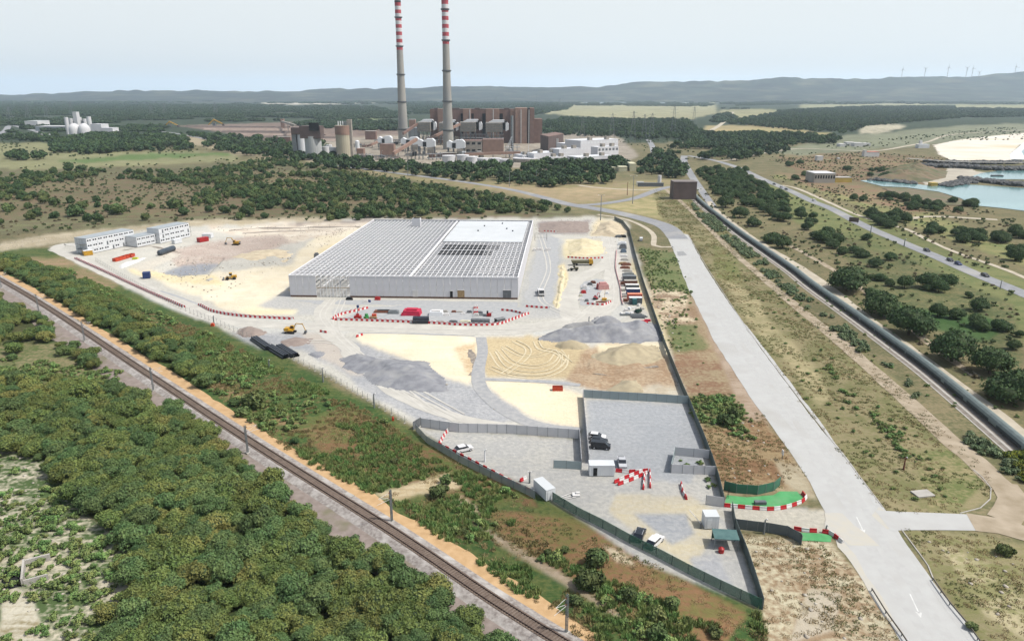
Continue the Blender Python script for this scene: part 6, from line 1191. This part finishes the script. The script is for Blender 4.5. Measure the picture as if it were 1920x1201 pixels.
block('transfer_house', 713, 739, 294, 271, 16, M_brl, 'square brown transfer house left of the chimneys', 'building', M_brown); block('transfer_house', 685, 705, 262, 246, 14, M_brown, 'small brown house on the coal yard', 'building', M_conc); block('brown_shed', 669, 682, 294, 279, 12, M_brl, 'brown shed right of the concrete silo', 'shed'); block('long_shed', 820, 852, 294, 287, 16, M_brnd, 'low dark shed under the right chimney', 'shed', M_conc); block('grey_hall', 765, 783, 268, 240, 30, mat('grey_blue_hall', (150,158,162), (138,146,150), .1), 'grey hall between chimney and filter houses', 'building'); block('red_white_unit', 768, 780, 262, 224, 10, M_brl, 'reddish white boiler unit left of the filter houses', 'unit', M_wht)
# pipe racks and plant clutter: one rack each
rr = random.Random(4)
for k, (x0, x1, y, t, m1) in enumerate(((640, 700, 296, 288, M_gry), (700, 745, 300, 291, M_galv), (760, 800, 300, 284, M_gry), (800, 830, 300, 286, M_galv), (790, 860, 270, 256, M_galv), (862, 945, 272, 252, M_gry), (650, 690, 276, 270, M_brown), (700, 760, 272, 262, M_esp), (945, 975, 296, 272, M_galv), (860, 905, 298, 284, M_cab), (830, 862, 268, 246, M_gry))):
    a, b = G(x0, y), G(x1, y); L = (b - a).length; H = HT(x0, y, t); e = empty('pipe_rack', a, 0, ['rack of pipes behind the concrete silo', 'pipe rack left of the transfer house', 'dark pipe rack between the chimneys', 'pipe rack at the foot of the right chimney', 'steelwork under the second filter house', 'steelwork under the right filter houses', 'brown steelwork on the coal yard edge', 'grey steelwork behind the transfer house', 'pale steelwork at the boiler house corner', 'white pipework before the grey annex', 'steelwork under the left filter houses'][k], 'pipe rack')
    for i in range(int(L / 5)):
        x = 2.5 + i * 5; MB().box(x - .3, 0, 0, x + .3, .6, H).box(x - .3, 8, 0, x + .3, 8.6, H).build('post', M_galv, e)
    for j in range(7): z = H * rr.uniform(.2, 1); y_ = rr.uniform(0, 9); MB().bar((0, y_, z), (L, y_, z + rr.uniform(-1, 1)), rr.uniform(.25, .8)).build('pipe', rr.choice([m1, M_galv, M_cab, M_brown, M_gry]), e)
    for j in range(int(L / 7)): x = rr.uniform(0, L - 4); w = rr.uniform(2, 7); z = rr.uniform(0, H * .6); MB().box(x, rr.uniform(-2, 6), z, x + w, 9, z + rr.uniform(2, H * .5)).build('plant_box', rr.choice([m1, M_esp, M_cab, M_brown, M_conc, M_gry, M_dark]), e)
# silos and tanks
e, h, r = cyl('silo', 589.5, 297, 256, 15.5, mat('white_silo', (206,208,206), (192,194,192), .05, .7), 'big white round silo under a dark brown square head house', 'silo'); MB().box(-r * 1.3, -r * .95, h - 2, r * 1.2, r * .9, h + HT(589, 297, 236) - h).build('head_house', M_brnd, e); MB().box(-r * .1, -r * 1.0, h + 8, r * 1.1, -r * .9, h + 18).build('louvre', M_dark, e)
e, h, r = cyl('silo', 567, 294, 252, 7, M_cab, 'slim white silo left of the big white one', 'silo'); MB().box(-r * 2.2, -r, 0, -r * 1.05, r, h + 4).build('lift_tower', M_galv, e); MB().box(-r * 2.2, -r * 1.1, h, r * .9, r, h + HT(567, 294, 239) - h).build('head_house', M_brnd, e)
e, h, r = cyl('silo', 647, 298, 236, 15, mat('cream_concrete', (200,192,168), (188,180,158), .05, .8), 'tall cream concrete silo with a brown top band', 'silo'); MB().lathe([(r * 1.03, h - 11), (r * 1.03, h + .5)], 24).build('brown_band', M_brl, e); MB().box(r * .6, -r * .5, 0, r * 1.15, r * .2, h + 8).build('lift_tower', M_esp, e); MB().box(r * .2, -r * .4, h + .5, r, r * .4, h + 5).build('top_house', M_galv, e); [MB().tube((x, 0, h), (x, 0, h + 6), .8, n=8).build('vent', M_cab, e) for x in (-6, -3, 0)]
for k, (x, y, t, r_) in enumerate(((612, 295, 275, 7), (626, 297, 277, 7.5), (618, 290, 272, 6))): cyl('white_tank', x, y, t, r_, M_cw, ['left', 'right', 'rear'][k] + ' tank of the white trio between the silos')
cyl('white_tank', 671, 284, 265, 4, M_cab, 'small upright tank right of the concrete silo', dome=.4)
for k, (x, y, t, r_) in enumerate(((842, 305, 292, 13), (868, 305, 291, 12), (886, 306, 294, 10.5), (906, 311, 297, 11.5), (929, 309, 297, 12), (946, 311, 299, 10))): cyl('fuel_tank', x, y, t, r_, M_cw, ['first', 'second', 'third', 'fourth', 'fifth', 'last'][k] + ' of the row of squat white tanks, from the left', dome=.05)
gt = cyl('dark_tank', 985, 303, 297, 24, M_esp, 'very wide low grey tank left of the white offices', cap=M_cw)
cyl('white_cylinder', 1236, 346, 329, 3.6, M_cw, 'upright white cylinder behind the grey wall', 'tank')
M_off = mat('white_facade', (236,236,238), (224,224,228), .08, .7)
for x0, x1, y, t, dp, lb, wn in ((980, 1000, 303, 291, 20, 'low white wing with columns at the left end', (6, 1, M_gry)), (1001, 1050, 304, 288, 30, 'plain white wing in the left part', None), (1030, 1062, 306, 295, 12, 'small grey front unit', (5, 1, M_gry)), (1048, 1088, 303, 280, 20, 'stepped white block', (10, 4, M_cab)), (1068, 1112, 292, 270, 30, 'upper rear white block', (8, 3, M_gry)), (1088, 1158, 296, 264, 34, 'tall rear white block at the right', (12, 3, M_cab)), (1120, 1159, 302, 276, 14, 'white front block with two dark windows', (6, 2, M_gry)), (1083, 1148, 310, 295, 22, 'low canteen with a dark window band', None)):
    e, L, h = block('white_office', x0, x1, y, t, dp, M_off, lb + ' of the white office complex', 'building', M_cab, py1=y - (x1 - x0) * .06, wins=wn)
    if 'canteen' in lb: MB().box(L * .06, -.1, h * .3, L * .99, .02, h * .62).build('window_band', M_glass, e)
    for q in (.25, .7): MB().box(L * q, 2, h + .15, L * q + 5, 7, h + 4).build('roof_unit', M_esp, e)
for k, (x0, x1, y, t) in enumerate(((1147, 1157, 320, 314), (1160, 1176, 322, 313), (1181, 1192, 321, 307))): block('cream_shed', x0, x1, y, t, 12 + 10 * (k == 2), mat('cream_roof', (228,224,190), (214,210,178), .1), ['left', 'middle', 'right'][k] + ' of the three cream roofed sheds', 'shed')
block('tiled_house', 1008, 1030, 327, 319, 10, M_wht, 'white house with a faded tiled roof among the trees', 'house', mat('faded_tiles', (176,150,138), (160,134,124), .3)); block('tiled_house', 1036, 1072, 326, 321, 8, M_wht, 'longer house with pale roof right of the tiled one', 'house', mat('pale_tiles', (186,172,156), (170,156,142), .3))
# coal yard: stockpile rows with walls, stackers
for k in range(6):
    y = 238 + k * 5; x0 = 350 + k * 34; x1 = 540 + k * 22; a, b = G(x0, y), G(x1, y + 1.4); C = [a.lerp(b, t / 12) for t in range(13)]
    o = loft('stockpile', C, [(-9, 0), (-2, 3.4), (2, 3.4), (9, 0)], mat('coal_dust_%d' % (k % 2), ((120,108,100), (150,132,120))[k % 2], ((98,88,84), (170,154,142))[k % 2], .08, .95)); tag(o, ['farthest', 'second farthest', 'third', 'fourth', 'fifth', 'nearest'][k] + ' of the long low stockpile rows', 'stockpile'); o2 = loft('bund_wall', C, [(11, 0), (11, 2.4), (12.4, 2.4), (12.4, 0)], M_brnd); tag(o2, 'dark bund wall along the ' + ['farthest', 'second farthest', 'third', 'fourth', 'fifth', 'nearest'][k] + ' stockpile row', 'wall')
for (x0, xm, x1, y, t, lb) in ((309, 319, 334, 238, 228, 'left'), (391, 402, 419, 236, 224, 'right')):
    g = G(x0, y); e = empty('stacker_reclaimer', g, 0, lb + ' yellow stacker with an arched boom on the coal yard', 'stacker'); s = (G(x1, y) - g).length; H = HT(x0, y, t); m_ = s * (xm - x0) / (x1 - x0)
    MB().bar((0, 0, H * .15), (m_, 0, H), 2.6).build('boom', M_yel, e); MB().bar((m_, 0, H), (s, 0, H * .25), 2.6).build('counter_boom', M_yel, e); MB().cb(m_, 0, 0, 7, 6, H * .45).build('portal', M_gry, e); MB().bar((m_, 0, H * .4), (m_, 0, H), .9).build('mast', M_yel, e); MB().cb(s, 0, 0, 5, 4, H * .35).build('counterweight', M_brnd, e)
gallery(530, 240, 14, 556, 262, 24, 2, M_esp, 'grey gallery running down to the brown head house'); block('brown_post', 527, 533, 240, 223, 8, M_brl, 'small brown tower at the end of the coal yard', 'tower'); block('loading_station', 519, 545, 270, 257, 12, M_brown, 'brown loading station left of the silos', 'building', M_esp)
# ------------------------------------------------------------ the white works at far left
for k, (x, y, t, r_) in enumerate(((129, 252, 220, 3.6), (137, 250, 222, 3.6), (145, 249, 222, 3.6), (153, 249, 220, 4), (162, 249, 223, 3.6), (171, 250, 219, 4))): cyl('tall_silo', x, y, t, r_, M_cw, ['first', 'second', 'third', 'fourth', 'fifth', 'sixth'][k] + ' of the tall white silos at far left', 'silo')
for k, x in enumerate((142, 160)): g = G(x, 254); r = 10 * g.y / FPX; e = empty('dome_silo', g, 0, ['left', 'right'][k] + ' white dome in front of the tall silos', 'dome'); MB().lathe([(r, 0), (r, r * .9), (r * .95, r * 1.3), (r * .8, r * 1.7), (r * .5, r * 2.0), (r * .1, r * 2.15)], 20).build('shell', M_cw, e, smooth=True); MB().tube((0, 0, r * 2.1), (0, 0, r * 2.5), r * .12, n=8).build('vent', M_gry, e)
block('lift_tower', 142, 149, 250, 210, 12, M_cw, 'tall white square tower above the far silos', 'tower'); block('white_works', 172, 192, 252, 233, 30, M_off, 'white works building right of the domes', 'building'); block('white_works', 192, 213, 254, 240, 24, M_off, 'lower white works wing at the right end', 'building')
block('long_warehouse', 67, 127, 246, 237, 40, mat('grey_wall', (156,166,170), (146,156,160), .05), 'long grey warehouse with a pale roof at far left', 'warehouse', M_cw); block('long_warehouse', 48, 72, 240, 227, 50, M_cw, 'pale warehouse behind the long grey one', 'warehouse', M_roofw); block('small_house', 72, 86, 258, 252, 12, M_wht, 'small white house below the long warehouse', 'house')
# ------------------------------------------------------------ coast: harbour hall, cafe, breakwaters
block('harbour_hall', 1526, 1565, 343, 325, 22, mat('pale_harbour_wall', (196,190,178), (180,174,164), .1), 'flat roofed pale harbour hall above the little basin', 'building', M_cw, wins=(8, 1, M_dark)); block('yellow_annex', 1566, 1597, 342, 333, 10, mat('yellow_wall', (214,186,100), (200,172,92), .2), 'low yellow building right of the harbour hall', 'building', M_conc)
block('yellow_kiosk', 1746, 1758, 349, 343, 6, mat('yellow_wall', (214,186,100)), 'small yellow kiosk on the quay', 'kiosk')
for k, (x0, x1, y, t) in enumerate(((1575, 1586, 275, 270), (1588, 1602, 273, 267), (1602, 1618, 275, 268), (1618, 1632, 274, 269))): block('white_cottage', x0, x1, y, t, 14, M_wht, ['first', 'second', 'third', 'fourth'][k] + ' of the white cottages by the pine wood, from the left', 'cottage')
block('beach_cafe', 1624, 1648, 294, 285, 14, M_wht, 'beach cafe with a red tiled roof', 'cafe', mat('red_tiles', (200,128,108), (180,110,94), .3)); block('cafe_tower', 1620, 1624, 294, 282, 6, M_wht, 'small white tower beside the red roofed cafe', 'tower'); block('beach_bar', 1722, 1742, 278, 271, 10, M_cab, 'grey beach bar at the start of the sand', 'building'); block('beach_tower', 1724, 1728, 277, 264, 5, M_wht, 'white lookout tower on the beach bar', 'tower'); block('white_house', 1532, 1543, 301, 293, 8, M_wht, 'white box house above the harbour hall', 'house')
block('small_hut', 1571, 1575, 299, 296, 4, M_wht, 'tiny white hut on the coast slope', 'hut')
def rocks(name, line, w, h, n, label, m):
    C = curve_pts([G(*p) for p in pts(line)], 8); g = random.Random(n); v, f = ICO1; b = MB()
    for k in range(n):
        c = C[g.randrange(len(C) - 1)]; c = c + Vector((g.uniform(-4, 4), g.uniform(-w, w), 0)); s = g.uniform(2, 4.2); dz = h * (1 - abs(g.uniform(-1, 1)) ** 2)
        b.add([(c.x + p[0] * s * g.uniform(.6, 1.2), c.y + p[1] * s * .8, .3 + dz * .7 + p[2] * s * .6 * g.uniform(.7, 1.2)) for p in v], [tuple(q) for q in f])
    tag(b.build(name, m), label, 'rocks', kind='stuff')
M_rock = mat('breakwater_rock', (112,112,110), (84,86,88), .3, .9); M_bw = mat('breakwater_road', (168,166,158), (150,148,142), .05)
rocks('breakwater', "1735,313 1800,315 1870,319 1980,319", 8, 4, 380, 'dark rocks of the upper breakwater', M_rock); rocks('breakwater', "1740,306 1830,308 1980,306", 5, 4, 260, 'dark rocks along the top of the pier', M_rock); rocks('breakwater', "1815,339 1850,342 1900,348 1990,350", 7, 3, 330, 'dark rocks of the lower breakwater', M_rock); rocks('quay_rocks', "1770,349 1800,345 1825,340", 8, 1.6, 120, 'grey stones on the quay spit', M_rock); rocks('quay_rocks', "1640,339 1690,343 1722,347", 3, 1.5, 50, 'stones along the basin quay', M_rock)
ribbon('pier_road', "1700,303 1780,309 1860,311 1990,311", 9, 4.2, M_bw); patch('land_spit', "1655,353 1700,354 1760,361 1800,374 1830,388 1760,384 1690,368", .5, mat('brown_slope', (132,116,96), (110,112,80), .05), rag=2)
heap('headland', "1625,338 1640,322 1680,312 1740,314 1780,322 1775,334 1740,342 1690,341", 9, mat('brown_headland', (138,116,96), (98,104,72), .05, .95, c3=(84,92,62), sc3=.03), 'brown scrubby headland above the basin', 21, 'headland')
tag(MB().prof([(-6, .4), (6, .4), (5, 1.6), (-5, 1.6)], -2, 2).build('rock_islet', M_rock, None, G(1869, 331)), 'little dark rock in the upper bay', 'rock')
# ------------------------------------------------------------ pylons, turbines, lamp posts
def lattice(px, py, ty, label, w=8, arms=3, m=M_galv, name='pylon', t=.35):
    g = G(px, py); H = HT(px, py, ty); e = empty(name, g, 0, label, 'pylon'); b = MB()
    for k in range(8):
        z, z2 = H * k / 8, H * (k + 1) / 8; a, c = w / 2 * (1 - k / 8 * .85), w / 2 * (1 - (k + 1) / 8 * .85)
        for sx_, sy2 in ((1, 1), (1, -1), (-1, 1), (-1, -1)): b.bar((sx_ * a, sy2 * a, z), (sx_ * c, sy2 * c, z2), t)
        b.bar((-a, -a, z), (c, -c, z2), t * .6).bar((a, -a, z), (-c, -c, z2), t * .6)
    b.build('mast', m, e); q = MB(); [q.bar((-w * (.9 - k * .12), 0, H * (.72 + k * .11)), (w * (.9 - k * .12), 0, H * (.72 + k * .11)), t) for k in range(arms)]; q.build('cross_arm', m, e)
PYL = [(20, 228, 200), (55, 226, 196), (90, 222, 197), (136, 220, 190), (285, 218, 196), (310, 216, 193), (405, 214, 192), (1092, 258, 217), (1147, 262, 212), (1186, 268, 208), (1207, 262, 214), (1221, 260, 212), (1262, 252, 196), (1300, 240, 200), (845, 0, 0), (1005, 196, 176), (930, 196, 182), (1050, 200, 184), (620, 210, 190), (680, 208, 190)]
for k, (x, y, t) in enumerate(PYL):
    if y: lattice(x, y, t, 'pylon ' + ('left of the white works' if x < 130 else 'far behind the ' + ('white works' if x < 450 else 'silos' if x < 700 else 'boiler house') if t < 250 and y < 230 else 'in the trees behind the white offices') + ', ' + ['first', 'second', 'third', 'fourth', 'fifth', 'sixth', 'seventh', 'eighth', 'ninth', 'tenth', 'eleventh', 'twelfth', 'thirteenth', 'fourteenth', '', 'fifteenth', 'sixteenth', 'seventeenth', 'eighteenth', 'nineteenth'][k] + ' counted from the left', w=10 if y > 230 else 16, t=.32 if y > 230 else .6)
for k, (x, y, t) in enumerate(((1628, 141, 128), (1667, 140, 126), (1706, 139, 124), (1738, 138, 125), (1748, 138, 126), (1760, 146, 133), (1821, 137, 123), (1868, 136, 124))):
    D = 9790; g = Vector((D * (x - 960) / FPX / CPI * .99, D, 0)); zt = CAM_H + D * ray(x, y)[2] / ray(x, y)[1]; H = D * (y - t) / FPX * 1.02; e = empty('wind_turbine', (g.x, g.y, zt - 60), 0, 'white wind turbine on the ridge, ' + ['first', 'second', 'third', 'fourth', 'fifth', 'sixth', 'seventh', 'last'][k] + ' from the left', 'wind turbine')
    MB().tube((0, 0, 0), (0, 0, H * .72 + 60), 4.5, 3, 8).build('tower', M_cw, e); MB().cb(0, 0, H * .72 + 56, 10, 16, 9).build('nacelle', M_cw, e)
    for j in range(3): a = k + j * 2.094; MB().tube((0, -10, H * .72 + 60), (math.sin(a) * 42, -10, H * .72 + 60 + math.cos(a) * 42), 3, 1, 5).build('blade', M_cw, e)
def lamp(px, py, ty, label, two=True, m=M_galv, name='lamp_post', r=.14):
    g = G(px, py); H = HT(px, py, ty); e = empty(name, g, 0, label, 'lamp post'); MB().tube((0, 0, 0), (0, 0, H), r * 1.6, r, 8).build('pole', m, e); q = MB(); q.bar((0, 0, H), (H * .09, 0, H + .1), r * .8)
    if two: q.bar((0, 0, H), (-H * .09, 0, H + .1), r * .8)
    q.build('arm', m, e); [MB().cb(s * H * .11, 0, H, H * .06, .4, .2).build('lamp_head', M_wht, e) for s in ((1, -1) if two else (1,))]
for k, (x, y, t, lb) in enumerate(((1126, 413, 366, 'tall lamp post behind the right corner of the hall'), (1186, 382, 330, 'tall lamp post at the road junction'), (1176, 366, 342, 'brownish post left of the junction lamp'), (765, 330, 304, 'lamp post beside the far road'), (955, 350, 322, 'lamp post in front of the tree belt'), (634, 307, 288, 'lamp post near the concrete silo'), (716, 305, 283, 'lamp post left of the chimneys'), (886, 325, 306, 'lamp post by the white tanks'), (1006, 335, 318, 'lamp post by the tiled house'), (991, 303, 272, 'white flag pole before the white offices'), (1632, 438, 424, 'post beside the highway, farther'), (1695, 462, 448, 'post beside the highway, middle'), (1875, 542, 526, 'post beside the highway, near'), (993, 905, 885, 'lamp pole with two heads by the barrier row'), (909, 865, 843, 'thin pale pole in the left car park'), (702, 764, 738, 'camera pole on the wire fence'), (606, 716, 690, 'pole on the wire fence, farther'), (1432, 1000, 974, 'sign pole behind the charcoal fence'), (1548, 998, 985, 'thin pole on the small green carpet'), (402, 610, 592, 'pole at the corner of the haul road'), (1694, 880, 858, 'short rusty post on the dry verge'), (505, 690, 675, 'pole by the black pipes'), (1104, 606, 594, 'rods sticking up behind the gravel ridge'))): lamp(x, y, t, lb, two=k in (0, 1, 3, 13), m=M_cab if k in (9, 14) else M_rust if k in (2, 20) else M_galv, r=.14 if y > 500 else .2)
tag(MB().cb(0, 0, 0, 1.2, .9, .9).cb(0, 0, .9, .7, .6, .3).build('orange_barrow', mat('bright_orange', (226,90,54), (206,80,48), 1), None, G(399, 611)), 'bright orange box at the wire fence corner', 'box'); tag(MB().cb(0, 0, 0, .5, .5, .8).lathe([(.3, .8), (.1, 1.2)], 8).build('orange_marker', M_ora, None, G(737, 788)), 'small orange marker on the wire fence', 'marker')
# guard rails and kerbs of the main road
def guard(line, label):
    C = curve_pts([G(*p) for p in pts(line)], 3); e = empty('guard_rail', C[0], 0, label, 'guard rail'); loft('rail_beam', C, [(-.04, .45), (-.08, .6), (-.04, .75), (.04, .75), (.04, .45)], mat('weathered_beam', (130,124,114), (112,106,98), 1), e, off=C[0])
    for c in C[::1]: MB().cb(c.x - C[0].x, c.y - C[0].y, 0, .12, .12, .7).build('post', M_galv, e)
guard("1748,1088 1780,1134 1812,1172 1832,1200 1860,1240", 'weathered guard rail on the right side of the concrete road'); guard("1634,1108 1660,1150 1690,1192 1710,1222", 'weathered guard rail on the left side of the concrete road')
def kerb(line, label):
    C = curve_pts([G(*p) for p in pts(line)], 3); o = loft('kerb', C, [(-.1, 0), (-.1, .13), (.1, .13), (.1, 0)], M_conc, kind='structure')
kerb("1825,880 1842,895 1858,915 1857,935 1838,952 1800,962", ''); kerb("1292,442 1325,500 1402,617 1502,752 1592,867 1655,950", ''); kerb("1690,992 1740,1060 1750,1085", '')
sg = empty('road_sign', G(1466, 862), 0, 'white road sign seen edge on at the left side of the concrete road', 'sign'); MB().tube((0, 0, 0), (0, 0, 2.4), .06).build('post', M_galv, sg); MB().box(-.08, -.5, 1.4, .08, .5, 2.6).build('plate', M_wht, sg)
tag(MB().cb(0, 0, 0, 2.4, .9, .8).build('sign_board', M_gry, None, G(1425, 945)), 'small grey board standing on the upper green carpet', 'board')
e = empty('steel_ladder', G(1365, 935), 0, 'dark ladder leaning by the green carpet fence', 'ladder'); MB().bar((0, 0, 0), (.2, .2, 3), .05).bar((0, .6, 0), (.2, .8, 3), .05).build('side_rail', M_dark, e); [MB().bar((.2 * z / 3, .2 * z / 3, z), (.2 * z / 3, .6 + .2 * z / 3, z), .04).build('rung', M_dark, e) for z in (.5, 1, 1.5, 2, 2.5)]
e = empty('billboard', G(1591, 418), R(-35), 'dark board seen from behind beside the highway', 'billboard'); MB().box(0, 0, 1, 6, .2, 4).build('board', M_brnd, e); MB().box(.5, .25, 0, .7, .4, 3.8).box(5.2, .25, 0, 5.4, .4, 3.8).build('post', M_galv, e)
# ------------------------------------------------------------ haze
hm = bpy.data.materials.new('haze'); hm.use_nodes = True; hn = hm.node_tree.nodes
hn.remove(hn['Principled BSDF']); pv = hn.new('ShaderNodeVolumePrincipled')
pv.inputs['Color'].default_value = (.70, .85, 1.0, 1); pv.inputs['Density'].default_value = HAZE; pv.inputs['Anisotropy'].default_value = 0.2
hm.node_tree.links.new(pv.outputs[0], hn['Material Output'].inputs['Volume'])
tag(MB().box(-36000, -2600, -90, 36000, 31000, 620).build('haze', hm), kind='stuff')
